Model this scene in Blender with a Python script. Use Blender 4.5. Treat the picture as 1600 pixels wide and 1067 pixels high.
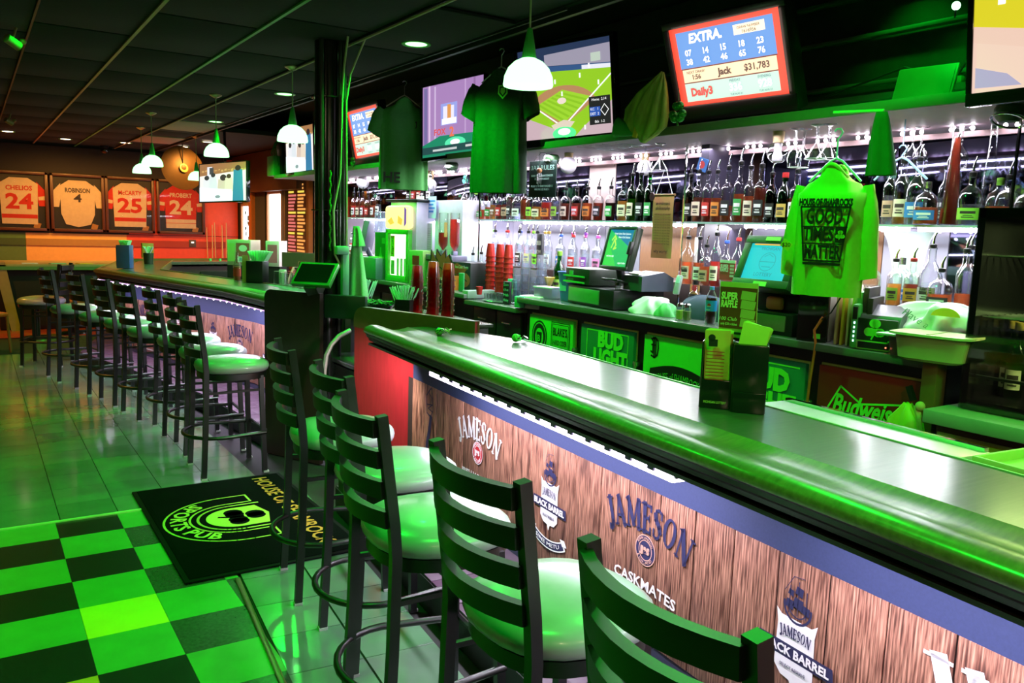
import bpy, bmesh, math, random
from mathutils import Matrix, Vector, Euler
import numpy as np
R = random.Random(7)
C = bpy.context.scene.collection
PI = math.pi
for o in list(bpy.data.objects): bpy.data.objects.remove(o)

# ---------------------------------------------------------------- camera
F_PX, PITCH, YAW, ROLL, CAM_H = 1287.98, .13402295, .58172307, .03280122, 1.65723
cy_, sy_ = math.cos(YAW), math.sin(YAW)
c_f = Vector((sy_*math.cos(PITCH), cy_*math.cos(PITCH), -math.sin(PITCH)))
r0 = Vector((cy_, -sy_, 0)); u0 = Vector((sy_*math.sin(PITCH), cy_*math.sin(PITCH), math.cos(PITCH)))
c_r = r0*math.cos(ROLL)+u0*math.sin(ROLL); c_u = u0*math.cos(ROLL)-r0*math.sin(ROLL)
cam = bpy.data.cameras.new('camera'); camo = bpy.data.objects.new('camera', cam); C.objects.link(camo)
m3 = Matrix((c_r, c_u, -c_f)).transposed()
camo.matrix_world = Matrix.Translation((0, 0, CAM_H)) @ m3.to_4x4()
cam.sensor_width = 36; cam.lens = 36*F_PX/1600; cam.clip_start = .02; cam.clip_end = 200
S = bpy.context.scene
S.camera = camo
S.view_settings.view_transform = 'Standard'; S.view_settings.look = 'None'
S.view_settings.exposure = 0.0; S.view_settings.gamma = 1; S.view_settings.use_curve_mapping = False
S.cycles.max_bounces = 10; S.cycles.transparent_max_bounces = 24; S.cycles.diffuse_bounces = 3
S.cycles.glossy_bounces = 3; S.cycles.sample_clamp_indirect = 4; S.cycles.caustics_reflective = False
S.cycles.caustics_refractive = False

# world: a closed room, only a trace of grey light
W = bpy.data.worlds.new('world'); S.world = W; W.use_nodes = True
W.node_tree.nodes['Background'].inputs[0].default_value = (.5, .55, .5, 1)
W.node_tree.nodes['Background'].inputs[1].default_value = .0015

def light(name, kind, loc, power, col, size=.1, size_y=None, rot=(0, 0, 0), spot=None, blend=.5):
    l = bpy.data.lights.new(name, kind); l.energy = power; l.color = col
    if kind == 'AREA':
        l.size = size
        if size_y: l.shape = 'RECTANGLE'; l.size_y = size_y
        if spot: l.spread = spot
    else: l.shadow_soft_size = size
    if kind == 'SPOT': l.spot_size = spot; l.spot_blend = blend
    o = bpy.data.objects.new(name, l); C.objects.link(o); o.location = loc; o.rotation_euler = rot
    return o
GREEN = (.0, 1, .03); WARM = (1, .42, .08); LEDW = (.93, .88, 1.0); LEDP = (.90, .80, 1.0)
CEIL = 2.9
DOWN = [(2.62, 5.3), (2.63, 8.17), (2.67, 11.07), (2.62, 2.42), (2.6, -.45)]
for x, y in DOWN: light('downlight_lamp', 'SPOT', (x, y, CEIL-.03), 90 if y == 2.42 else 210, GREEN, .05, spot=2.5, blend=.6)
light('bay_lamp', 'SPOT', (3.45, 2.1, 3.2), 45, GREEN, .05, rot=(0, -.55, 0), spot=1.3, blend=.8)
PEND = [(2.30, 3.43, 2.35), (2.226, 6.72, 2.31), (2.115, 8.74, 2.295), (1.864, 10.79, 2.275), (2.045, 12.63, 2.275), (2.906, 13.24, 2.25), (1.95, .6, 2.35)]
for x, y, z in PEND: light('pendant_lamp', 'SPOT', (x, y, z+.02), 26, (.2, 1, .25), .06, spot=2.6, blend=.6)
# green floor spots over the customer side, behind and above the frame
for x, y, p in [(.95, 3.6, 110), (.0, 2.6, 45), (-1.2, 3.6, 40), (1.0, 1.7, 130), (1.05, 5.6, 60), (1.1, 7.8, 40), (.35, 6.6, 14), (-.9, 5.5, 20)]:
    light('aisle_lamp', 'SPOT', (x, y, CEIL-.03), p, GREEN, .07, spot=2.1, blend=.7)
for x, y, p in [(.2, -.9, 45), (1.5, -1.2, 30), (-.9, 2.6, 26)]: light('aisle_warm_lamp', 'SPOT', (x, y, CEIL-.03), p, (1, .74, .42), .12, rot=(.55, 0, -.5), spot=2.6, blend=.8)
# warm recessed lamps by the far wall
WARMS = [(.55, 15.0), (1.38, 15.6), (2.25, 15.4), (3.15, 15.3), (3.25, 14.0), (-.6, 12.2), (-.5, 9.3)]
for x, y in WARMS[:5]: light('warm_lamp', 'SPOT', (x, y, CEIL-.03), 110, WARM, .05, rot=(.35, 0, 0), spot=2.5, blend=.7)
for x, y in WARMS[5:]: light('warm_lamp', 'SPOT', (x, y, CEIL-.03), 120, (1, .5, .05), .05, spot=2.3, blend=.7)
light('warm_lamp', 'SPOT', (4.1, 12.0, CEIL-.03), 60, WARM, .05, spot=2.0, blend=.7)
# led strips of the back bar (their lit tubes are modelled further down)
light('soffit_strip_lamp', 'AREA', (4.12, 6.9, 2.235), 70, LEDW, .06, 9.6)
light('soffit_front_lamp', 'AREA', (3.74, 6.9, 2.24), 75, LEDP, .03, 9.6)
light('shelf_strip_lamp', 'AREA', (4.36, 6.6, 1.725), 110, (.95, .93, 1), .05, 9.2, rot=(0, .35, 0))
light('counter_strip_lamp', 'AREA', (4.02, 6.6, 1.725), 45, (.95, .93, 1), .04, 9.2)

# ---------------------------------------------------------------- materials
MATS = {}
def rgb(c): return (c[0], c[1], c[2], 1)
def M(name, col=(.5, .5, .5), rough=.5, metal=0, emit=None, es=1, coat=0, crough=.08, noise=.12, scale=18, stretch=(1, 1, 1), bump=0, spec=.5, alpha=None, glow=0):
    if name in MATS: return MATS[name]
    m = bpy.data.materials.new(name); m.use_nodes = True; nt = m.node_tree; b = nt.nodes['Principled BSDF']
    b.inputs['Roughness'].default_value = rough; b.inputs['Metallic'].default_value = metal
    b.inputs['Coat Weight'].default_value = coat; b.inputs['Coat Roughness'].default_value = crough
    b.inputs['Specular IOR Level'].default_value = spec
    if emit:
        b.inputs['Base Color'].default_value = rgb([min(.8, c*.3) for c in emit])
        b.inputs['Emission Color'].default_value = rgb(emit); b.inputs['Emission Strength'].default_value = es
    else:
        tc = nt.nodes.new('ShaderNodeTexCoord'); mp = nt.nodes.new('ShaderNodeMapping'); mp.inputs['Scale'].default_value = stretch
        n = nt.nodes.new('ShaderNodeTexNoise'); n.inputs['Scale'].default_value = scale; n.inputs['Detail'].default_value = 5
        mx = nt.nodes.new('ShaderNodeMix'); mx.data_type = 'RGBA'
        mx.inputs[6].default_value = rgb([c*(1-noise) for c in col]); mx.inputs[7].default_value = rgb([min(1, c*(1+noise)) for c in col])
        nt.links.new(tc.outputs['Object'], mp.inputs[0]); nt.links.new(mp.outputs[0], n.inputs['Vector'])
        nt.links.new(n.outputs[0], mx.inputs[0]); nt.links.new(mx.outputs[2], b.inputs['Base Color'])
        if bump:
            bp = nt.nodes.new('ShaderNodeBump'); bp.inputs['Strength'].default_value = bump; bp.inputs['Distance'].default_value = .004
            nt.links.new(n.outputs[0], bp.inputs['Height']); nt.links.new(bp.outputs[0], b.inputs['Normal'])
    MATS[name] = m
    return m
def glass(name, tint=(1, 1, 1), refl=.5, rough=.02, milk=0):
    """clear ware: tinted see-through body with bright rims and gloss"""
    if name in MATS: return MATS[name]
    m = bpy.data.materials.new(name); m.use_nodes = True; nt = m.node_tree; nt.nodes.clear()
    out = nt.nodes.new('ShaderNodeOutputMaterial'); tr = nt.nodes.new('ShaderNodeBsdfTransparent'); tr.inputs[0].default_value = rgb(tint)
    gl = nt.nodes.new('ShaderNodeBsdfGlossy'); gl.inputs['Roughness'].default_value = rough; gl.inputs[0].default_value = (1, 1, 1, 1)
    lw = nt.nodes.new('ShaderNodeLayerWeight'); lw.inputs[0].default_value = refl*.6
    mx = nt.nodes.new('ShaderNodeMixShader'); src = tr.outputs[0]
    if milk:
        df = nt.nodes.new('ShaderNodeBsdfTranslucent'); df.inputs[0].default_value = rgb([min(1, .25+.75*t) for t in tint])
        m2 = nt.nodes.new('ShaderNodeMixShader'); m2.inputs[0].default_value = milk
        nt.links.new(tr.outputs[0], m2.inputs[1]); nt.links.new(df.outputs[0], m2.inputs[2]); src = m2.outputs[0]
    nt.links.new(lw.outputs['Facing'], mx.inputs[0]); nt.links.new(src, mx.inputs[1]); nt.links.new(gl.outputs[0], mx.inputs[2])
    nt.links.new(mx.outputs[0], out.inputs[0]); MATS[name] = m
    return m
def plank_mat(name, dark, lite, period=None):
    if name in MATS: return MATS[name]
    m = bpy.data.materials.new(name); m.use_nodes = True; nt = m.node_tree; b = nt.nodes['Principled BSDF']; b.inputs['Roughness'].default_value = .5
    tc = nt.nodes.new('ShaderNodeTexCoord'); oi = nt.nodes.new('ShaderNodeObjectInfo')
    ad = nt.nodes.new('ShaderNodeVectorMath'); ad.operation = 'MULTIPLY_ADD'; ad.inputs[1].default_value = (1, 1, 1)
    cmb = nt.nodes.new('ShaderNodeCombineXYZ'); mu = nt.nodes.new('ShaderNodeMath'); mu.operation = 'MULTIPLY'; mu.inputs[1].default_value = 31
    nt.links.new(oi.outputs['Random'], mu.inputs[0]); nt.links.new(mu.outputs[0], cmb.inputs[0]); nt.links.new(mu.outputs[0], cmb.inputs[2])
    nt.links.new(tc.outputs['Object'], ad.inputs[0]); nt.links.new(cmb.outputs[0], ad.inputs[2])
    def nz(st, sc, det):
        mp = nt.nodes.new('ShaderNodeMapping'); mp.inputs['Scale'].default_value = st; n = nt.nodes.new('ShaderNodeTexNoise')
        n.inputs['Scale'].default_value = sc; n.inputs['Detail'].default_value = det
        nt.links.new(ad.outputs[0], mp.inputs[0]); nt.links.new(mp.outputs[0], n.inputs['Vector']); return n
    n1 = nz((34, 3, 1.6), 6, 6); n2 = nz((7, 3, 1.3), 3, 3)
    r = nt.nodes.new('ShaderNodeValToRGB'); r.color_ramp.elements[0].position = .38; r.color_ramp.elements[1].position = .62
    r.color_ramp.elements[0].color = rgb(dark); r.color_ramp.elements[1].color = rgb(lite); nt.links.new(n1.outputs[0], r.inputs[0])
    k = nt.nodes.new('ShaderNodeValToRGB'); k.color_ramp.elements[0].position = .30; k.color_ramp.elements[1].position = .45
    k.color_ramp.elements[0].color = (.12, .06, .07, 1); k.color_ramp.elements[1].color = (1, 1, 1, 1); nt.links.new(n2.outputs[0], k.inputs[0])
    mm = nt.nodes.new('ShaderNodeMix'); mm.data_type = 'RGBA'; mm.blend_type = 'MULTIPLY'; mm.inputs[0].default_value = 1
    nt.links.new(r.outputs[0], mm.inputs[6]); nt.links.new(k.outputs[0], mm.inputs[7])
    tn = nt.nodes.new('ShaderNodeMapRange'); tn.inputs[3].default_value = .72; tn.inputs[4].default_value = 1.12; nt.links.new(oi.outputs['Random'], tn.inputs[0])
    wv = nt.nodes.new('ShaderNodeTexWave'); wv.inputs['Scale'].default_value = 28; wv.inputs['Distortion'].default_value = 1.2; wv.inputs['Detail'].default_value = 1
    mpw = nt.nodes.new('ShaderNodeMapping'); mpw.inputs['Scale'].default_value = (1, 1, .05); nt.links.new(ad.outputs[0], mpw.inputs[0]); nt.links.new(mpw.outputs[0], wv.inputs['Vector'])
    wr_ = nt.nodes.new('ShaderNodeMapRange'); wr_.inputs[3].default_value = .62; wr_.inputs[4].default_value = 1.1; nt.links.new(wv.outputs['Fac'], wr_.inputs[0])
    ms = nt.nodes.new('ShaderNodeVectorMath'); ms.operation = 'SCALE'; nt.links.new(mm.outputs[2], ms.inputs[0]); nt.links.new(wr_.outputs[0], ms.inputs['Scale'])
    m3_ = nt.nodes.new('ShaderNodeVectorMath'); m3_.operation = 'SCALE'; nt.links.new(ms.outputs[0], m3_.inputs[0]); nt.links.new(tn.outputs[0], m3_.inputs['Scale'])
    nt.links.new(m3_.outputs[0], b.inputs['Base Color']); MATS[name] = m
    return m

# ---------------------------------------------------------------- mesh kit
class MB:
    def __init__(s): s.b = bmesh.new(); s.mi = 0
    def _t(s, vs, rot, c):
        mt = Matrix.Translation(c) @ (rot.to_matrix().to_4x4() if isinstance(rot, Euler) else rot)
        for v in vs: v.co = mt @ v.co
    def box(s, cx, cy, cz, sx, sy, sz, rot=None, bev=0):
        r = bmesh.ops.create_cube(s.b, size=1); vs = r['verts']
        for v in vs: v.co = Vector((v.co.x*sx, v.co.y*sy, v.co.z*sz))
        fs = list({f for v in vs for f in v.link_faces})
        if bev:
            es = list({e for v in vs for e in v.link_edges})
            q = bmesh.ops.bevel(s.b, geom=es, offset=min(bev, .45*min(sx, sy, sz)), segments=2, affect='EDGES', profile=.5)
            fs = [f for f in s.b.faces if f.is_valid and f in set(q['faces'])] + [f for f in fs if f.is_valid]
            vs = list({v for f in fs for v in f.verts})
        s._t(vs, rot if rot is not None else Matrix(), Vector((cx, cy, cz)))
        for f in fs: f.material_index = s.mi
        return s
    def ring(s, pts): return [s.b.verts.new(p) for p in pts]
    def skin(s, rings, closed=True, caps=(True, True)):
        for a, b in zip(rings, rings[1:]):
            n = len(a)
            for i in range(n if closed else n-1):
                j = (i+1) % n
                f = s.b.faces.new((a[i], a[j], b[j], b[i])); f.material_index = s.mi
        if closed and caps[0] and len(rings[0]) > 2: s.b.faces.new(list(reversed(rings[0]))).material_index = s.mi
        if closed and caps[1] and len(rings[-1]) > 2: s.b.faces.new(rings[-1]).material_index = s.mi
        return s
    def lathe(s, prof, o=(0, 0, 0), seg=14, sq=0, sy=1, caps=(True, True)):
        rings = []
        for r, z in prof:
            p = []
            for i in range(seg):
                a = 2*PI*(i+.5)/seg; ca, sa = math.cos(a), math.sin(a)
                if sq:
                    k = (abs(ca)**sq+abs(sa)**sq)**(-1/sq); ca *= k; sa *= k
                p.append((o[0]+r*ca, o[1]+r*sa*sy, o[2]+z))
            rings.append(s.ring(p))
        return s.skin(rings, caps=caps)
    def tube(s, pts, r, seg=8, closed=False, flat=None):
        pts = [Vector(p) for p in pts]; n = len(pts); rings = []
        up = Vector((0, 0, 1)); prev = None
        for i, p in enumerate(pts):
            a = pts[(i-1) % n] if (closed or i) else p; b = pts[(i+1) % n] if (closed or i < n-1) else p
            d = (b-a).normalized()
            if prev is None: x = d.cross(up) if abs(d.z) < .95 else d.cross(Vector((0, 1, 0)))
            else: x = prev - d*prev.dot(d)
            x.normalize(); prev = x; y = d.cross(x)
            rr = r[i] if isinstance(r, (list, tuple)) else r
            fx, fy = flat if flat else (1, 1)
            rings.append(s.ring([p+x*(rr*fx*math.cos(2*PI*k/seg+PI/seg))+y*(rr*fy*math.sin(2*PI*k/seg+PI/seg)) for k in range(seg)]))
        if closed: s.skin(rings+[rings[0]], caps=(False, False))
        else: s.skin(rings)
        return s
    def cyl(s, a, b, r, r2=None, seg=12): return s.tube([a, b], [r, r if r2 is None else r2], seg)
    def ball(s, c, r, seg=12, n=8, sz=1):
        return s.lathe([(max(1e-4, r*math.sin(PI*i/n)), -r*sz*math.cos(PI*i/n)) for i in range(n+1)], c, seg)
    def prism(s, poly, y0, y1, plane='xz'):
        """flat outline (x,z) with front at y0 (towards the viewer, smaller y) and back at y1; plane xy: thickness along z"""
        f = (lambda u, v, t: (u, t, v)) if plane == 'xz' else ((lambda u, v, t: (u, v, t)) if plane == 'xy' else (lambda u, v, t: (t, u, v)))
        a = s.ring([f(u, v, y0) for u, v in poly]); b = s.ring([f(u, v, y1) for u, v in poly])
        return s.skin([a, b])
    def face(s, pts):
        f = s.b.faces.new(s.ring(pts)); f.material_index = s.mi; return s
    def grid(s, fn, nu, nv, closed_u=False):
        rings = [s.ring([fn(i/(nu if closed_u else nu-1), j/(nv-1)) for i in range(nu)]) for j in range(nv)]
        return s.skin(rings, closed=closed_u, caps=(False, False))
    def mesh(s, name, ang=.6):
        bmesh.ops.recalc_face_normals(s.b, faces=s.b.faces[:])
        me = bpy.data.meshes.new(name); s.b.to_mesh(me); s.b.free()
        me.shade_smooth(); me.set_sharp_from_angle(angle=ang)
        return me
    def obj(s, name, mat, parent=None, loc=(0, 0, 0), rot=(0, 0, 0), ang=.6):
        me = s.mesh(name, ang)
        for m in (mat if isinstance(mat, (list, tuple)) else [mat]): me.materials.append(m)
        return link(name, me, parent, loc, rot)
def link(name, me, parent=None, loc=(0, 0, 0), rot=(0, 0, 0), mats=None):
    o = bpy.data.objects.new(name, me); C.objects.link(o)
    if parent: o.parent = parent
    o.location = loc; o.rotation_euler = rot
    if mats:
        for i, m in enumerate(mats): o.material_slots[i].link = 'OBJECT'; o.material_slots[i].material = m
    return o
def tag(o, label, cat, group=None, kind=None):
    o['label'] = label; o['category'] = cat
    if group: o['group'] = group
    if kind: o['kind'] = kind
    return o
def thing(name, label, cat, loc=(0, 0, 0), rz=0, group=None, tilt=0, roll=0):
    o = bpy.data.objects.new(name, None); C.objects.link(o); o.empty_display_size = .05
    o.location = loc; o.rotation_euler = (tilt, -roll, rz)
    return tag(o, label, cat, group)
def struct(o): o['kind'] = 'structure'; return o
def stuff(o): o['kind'] = 'stuff'; return o
def copy_tree(o, parent=None, kids=None):
    c = o.copy(); C.objects.link(c); c.parent = parent
    for ch in o.children: copy_tree(ch, c)
    return c
FLAT = Euler((PI/2, 0, 0))
def txt(s, size, mat, parent, loc, name='lettering', rot=(PI/2, 0, 0), bold=0, shear=0, arch=0, w=None, align='CENTER', space=1, depth=.0006, sub=0):
    """printed or painted words, x along the reading direction; arch >0 bends the line upward in the middle"""
    cu = bpy.data.curves.new('lettering', 'FONT'); cu.body = s; cu.size = size; cu.align_x = align; cu.align_y = 'CENTER'
    cu.offset = bold; cu.shear = shear; cu.extrude = depth/2; cu.space_character = space; cu.resolution_u = 2
    t = bpy.data.objects.new('lettering', cu); me = bpy.data.meshes.new_from_object(t); bpy.data.objects.remove(t)
    co = np.empty(len(me.vertices)*3); me.vertices.foreach_get('co', co); co = co.reshape(-1, 3)
    if w and len(co):
        k = w/max(1e-6, np.ptp(co[:, 0])); co[:, 0] *= k
    if arch:
        a = co[:, 0]/arch; rr = arch+co[:, 1]
        co[:, 0] = rr*np.sin(a); co[:, 1] = rr*np.cos(a)-arch
    me.vertices.foreach_set('co', co.ravel()); me.materials.clear(); me.materials.append(mat)
    return link(name, me, parent, loc, rot)
def pic(parent, name, items, loc=(0, 0, 0), step=.0003):
    """flat print or screen image: coloured outlines (x,z) laid one above the other, facing -y"""
    m = MB(); mats = []
    lay = 0; last = None
    for poly, mat in items:
        if mat not in mats: mats.append(mat)
        m.mi = mats.index(mat); lay += mat is not last; last = mat
        if len(poly) == 4 and not isinstance(poly[0], (tuple, list)):
            x, z, w, h = poly; poly = [(x, z), (x+w, z), (x+w, z+h), (x, z+h)]
        m.face([(u, -step*lay, v) for u, v in poly])
    return m.obj(name, mats, parent, loc)
def disc(cx, cz, rx, rz=None, n=20, a0=0, a1=2*PI):
    rz = rz or rx
    return [(cx+rx*math.cos(a0+(a1-a0)*i/n), cz+rz*math.sin(a0+(a1-a0)*i/n)) for i in range(n if abs(a1-a0) > 6.2 else n+1)]
def band(cx, cz, r1, r2, a0=0, a1=2*PI, n=28, sz=1):
    """ring sector as quads"""
    q = []
    for i in range(n):
        b0 = a0+(a1-a0)*i/n; b1 = a0+(a1-a0)*(i+1)/n
        q.append([(cx+r1*math.cos(b0), cz+sz*r1*math.sin(b0)), (cx+r2*math.cos(b0), cz+sz*r2*math.sin(b0)), (cx+r2*math.cos(b1), cz+sz*r2*math.sin(b1)), (cx+r1*math.cos(b1), cz+sz*r1*math.sin(b1))])
    return q
def stroke(pts, w):
    """a drawn line of width w as quads"""
    q = []
    for (x0, z0), (x1, z1) in zip(pts, pts[1:]):
        d = math.hypot(x1-x0, z1-z0) or 1e-6; nx, nz = -(z1-z0)/d*w/2, (x1-x0)/d*w/2; ex, ez = (x1-x0)/d*w*.3, (z1-z0)/d*w*.3
        q.append([(x0-ex+nx, z0-ez+nz), (x0-ex-nx, z0-ez-nz), (x1+ex-nx, z1+ez-nz), (x1+ex+nx, z1+ez+nz)])
    return q
def shamrock(cx, cz, r):
    q = [disc(cx+r*.55*math.cos(a)+dx, cz+r*.55*math.sin(a), r*.42, n=16) for a in (PI/2, PI/2+2.15, PI/2-2.15) for dx in (-r*.13, r*.13)]
    q += stroke([(cx, cz), (cx-r*.05, cz-r*.55), (cx-r*.25, cz-r)], r*.16)
    return q
# sight lines of the survey: pixel of the photograph -> point on a measured plane
def ray(px, py): return c_f + c_r*((px-800)/F_PX) - c_u*((py-533.5)/F_PX)
CP = Vector((0, 0, CAM_H))
def atz(px, py, z): d = ray(px, py); return CP + d*((z-CAM_H)/d.z)
def atx(px, py, x): d = ray(px, py); return CP + d*(x/d.x)
def aty(px, py, y): d = ray(px, py); return CP + d*(y/d.y)

# common finishes
black = M('black_powder_coat', (.0022, .0022, .0026), .4, spec=.85)
blackplastic = M('black_plastic', (.014, .014, .016), .3)
blackgloss = M('black_gloss', (.01, .01, .011), .08, coat=.5)
darkwood = M('dark_stained_wood', (.045, .018, .012), .32, noise=.5, scale=8, stretch=(1, 12, 12), coat=.3)
barwood = M('bar_rail_wood', (.18, .13, .05), .34, noise=.65, scale=5, stretch=(1.2, 14, 14), coat=.6, crough=.2)
bartop = M('bar_top_wood', (.12, .09, .085), .35, noise=.4, scale=4, stretch=(1.2, 22, 22), coat=1.0, crough=.2)
redwood = M('mahogany_board', (.40, .022, .03), .38, noise=.3, scale=5, stretch=(12, 12, 1.3))
steel = M('stainless_steel', (.62, .63, .64), .25, 1, noise=.06)
chrome = M('chrome', (.85, .85, .86), .07, 1, noise=.02)
white = M('white_print', (.9, .9, .9), .5, noise=.03)
whiteplastic = M('white_plastic', (.82, .82, .84), .35, noise=.03)
blackprint = M('black_print', (.012, .012, .014), .5, noise=.05)
navyprint = M('navy_print', (.03, .03, .09), .5, noise=.05)
redprint = M('red_print', (.62, .03, .04), .5, noise=.05)
paper = M('paper', (.85, .84, .80), .7, noise=.04)
greenpaper = M('green_print', (.10, .55, .10), .5, noise=.06)
yellow = M('yellow_print', (.85, .65, .05), .5, noise=.06)
goldtrim = M('gold_trim', (.75, .55, .2), .35, .3)
cable = M('black_rubber', (.02, .02, .02), .5)
def E(name, col=(1, 1, 1), s=1): return M(name, emit=col, es=s)
ledw = E('led_white', (.95, .9, 1), 9); ledstrip = E('led_tube', (.92, .82, 1), 5)

# ---------------------------------------------------------------- serif capitals for the whiskey banner
def serif(word, h, cx, cz, arch=0, width=None):
    T, N = .235, .105
    def ss(x, z, w=.3): return [[(x-w/2, z-.03), (x+w/2, z-.03), (x+w/2, z+.035), (x-w/2, z+.035)]]
    G = {
     'J': (.55, stroke([(.36, 1), (.36, .12), (.3, .0), (.18, -.08), (.06, -.04)], T)+ss(.36, .97, .42)),
     'A': (.92, stroke([(.14, 0), (.44, 1)], N)+stroke([(.44, 1), (.76, 0)], T)+stroke([(.26, .34), (.62, .34)], N)+ss(.13, .03)+ss(.77, .03, .36)),
     'M': (1.12, stroke([(.16, 0), (.2, 1)], N)+stroke([(.22, 1), (.55, .1)], T)+stroke([(.55, .1), (.86, 1)], N)+stroke([(.9, 1), (.94, 0)], T)+ss(.15, .03)+ss(.94, .03, .38)+ss(.17, .97, .26)+ss(.93, .97, .3)),
     'E': (.76, stroke([(.22, 0), (.22, 1)], T)+stroke([(.2, .96), (.64, .96)], N)+stroke([(.2, .52), (.54, .52)], N)+stroke([(.2, .04), (.66, .04)], N)+ss(.16, .97)+ss(.16, .03)+stroke([(.63, .99), (.63, .8)], N)+stroke([(.65, .01), (.65, .22)], N)+stroke([(.53, .62), (.53, .42)], N*.8)),
     'S': (.68, stroke([(.56, .74), (.55, .93), (.36, 1.0), (.19, .93), (.15, .76)], .11)+stroke([(.17, .8), (.22, .64), (.48, .42), (.56, .26)], T)+stroke([(.56, .26), (.5, .06), (.33, -.01), (.14, .06), (.12, .27)], .11)),
     'O': (.96, band(.47, .5, .34, .34, 0, 6.29, 1)[:0]+[[(.47+a*math.cos(t0), .5+b*math.sin(t0)) for a, b, t0 in ((.2, .44, t), (.4, .53, t), (.4, .53, u), (.2, .44, u))] for t, u in ((2*PI*i/22, 2*PI*(i+1)/22) for i in range(22))]),
     'N': (.96, stroke([(.17, 0), (.17, 1)], N)+stroke([(.18, 1), (.78, .02)], T)+stroke([(.79, 0), (.79, 1)], N)+ss(.17, .03)+ss(.12, .97, .24)+ss(.79, .97)),
     'W': (1.25, stroke([(.14, 1), (.4, 0)], T)+stroke([(.4, 0), (.62, .9)], N)+stroke([(.6, 1), (.86, 0)], T)+stroke([(.86, 0), (1.1, 1)], N)+ss(.13, .97, .4)+ss(.6, .97, .34)+ss(1.1, .97)),
     'H': (.98, stroke([(.2, 0), (.2, 1)], T)+stroke([(.78, 0), (.78, 1)], T)+stroke([(.2, .5), (.78, .5)], N)+ss(.2, .03, .38)+ss(.2, .97, .38)+ss(.78, .03, .38)+ss(.78, .97, .38)),
    }
    tot = sum(G[c][0] for c in word); kx = (width/(tot*h)) if width else 1
    out = []; x = -tot/2
    for c in word:
        for q in G[c][1]:
            p = []
            for u, v in q:
                X, Z = (x+u)*h*kx, (v-.5)*h
                if arch: a = X/arch; X, Z = (arch+Z)*math.sin(a), (arch+Z)*math.cos(a)-arch
                p.append((cx+X, cz+Z))
            out.append(p)
        x += G[c][0]
    return out

# ---------------------------------------------------------------- floor
fl = struct(MB().box(1.5, 7, -.06, 9, 24, .1).obj('floor', M('grout', (.02, .022, .02), .8)))
tile_g = M('vinyl_tile_green', (.09, .40, .07), .3, noise=.22, scale=9)
tile_k = M('vinyl_tile_black', (.018, .02, .018), .25, noise=.9, scale=60)
tile_k_lit = M('vinyl_tile_black_lit', (.05, .07, .05), .25, noise=.7, scale=60)  # paler copy of the black tile, the light on it put into its colour
tile_y = M('vinyl_tile_yellow', (.95, .78, .03), .3, noise=.12, scale=9)
tile_o = M('vinyl_tile_orange', (.85, .42, .03), .3, noise=.12, scale=9)
tile_c = [M('ceramic_tile_%d' % i, c, .16, noise=.25, scale=5, coat=.2) for i, c in enumerate([(.13, .25, .15), (.11, .22, .135), (.15, .27, .165)])]
carpet = M('red_vinyl_floor', (.62, .10, .045), .4, noise=.2)
def slab_me(w, d): return MB().box(0, 0, -.005, w, d, .012, bev=.0004).mesh('tile')
vt = slab_me(.3036, .3036); ct = slab_me(.286, .301); vt.shade_flat(); ct.shade_flat(); vt.materials.append(tile_g); ct.materials.append(tile_c[0])
for i in range(-3, 3):
    for k in range(-1, 16):
        x0 = .316+.3048*(i-1); y1 = 4.68-.3048*k
        if i == 2: continue
        par = (i+k) % 2; mat_ = tile_g if par == 1 else (tile_k_lit if i == 2 or (i == 1 and 0) else tile_k)
        j = i  # i=0 column left of the first joint, 1 the next
        if (i, k) == (1, 3): mat_ = tile_y
        if (i, k) == (0, 5): mat_ = tile_o
        o = link('tile', vt, fl, (x0+.1524, y1-.1524, 0), mats=[mat_])
        if k == -1: o.scale.y = .83; o.location.y = 4.808
for k in range(0, 16):   # third column, cut along the angled trim strip
    y1 = 4.68-.3048*k
    par = (2+k) % 2; o = link('tile', vt, fl, (.621+.1524, y1-.1524, 0), mats=[tile_g if par == 1 else tile_k_lit])
    e = .973+.1*(y1-.15-3.76); 
    if e-.926 > .02:
        o = link('tile', vt, fl, (.926+(e-.926)/2-.004, y1-.1524, 0), mats=[tile_k_lit if par == 1 else tile_g]); o.scale.x = (e-.93)/.3048
link('tile', vt, fl, (.773, 4.808, 0), mats=[tile_g]).scale.y = .83
for i in range(-5, 5):
    for k in range(0, 27):
        x = .342+.29*i-.145; y = 4.95+.305*k+.15
        if k > 20 and i < 2 and i > -5: continue
        if x < 2.2: link('tile', ct, fl, (x, y, 0), mats=[tile_c[(i*7+k*3+i*k) % 3]])
th = -.0887
for i in range(2):      # tiles beside the near bar, laid square with it
    for k in range(17):
        s = -.2+.305*k; y = -.70-.295*i
        x = 2.204-.0886*s+.996*y; Y = 4.49-.996*s-.0886*y
        e = .973+.1*(Y-3.76)
        if Y > 4.8: continue
        link('tile', ct, fl, (x, Y, .0005), (0, 0, PI/2-.0887-PI/2), mats=[tile_c[(i+2*k) % 3]])
MB().box(-1, 15.2, 0, 10, 4.6, .008).obj('carpet_area', carpet, fl)
trimm = M('brass_trim', (.75, .62, .35), .3, 1)
struct(MB().box(-.85, 4.942, .004, 3.3, .022, .012, bev=.003).obj('trim_1', M('lime_threshold', (.45, .75, .25), .35)))
struct(MB().box(0, 0, .004, .024, 5.4, .012, bev=.003).obj('trim_2', trimm, None, (.973-.27, 1.06, 0), (0, 0, -.0997)))

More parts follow.
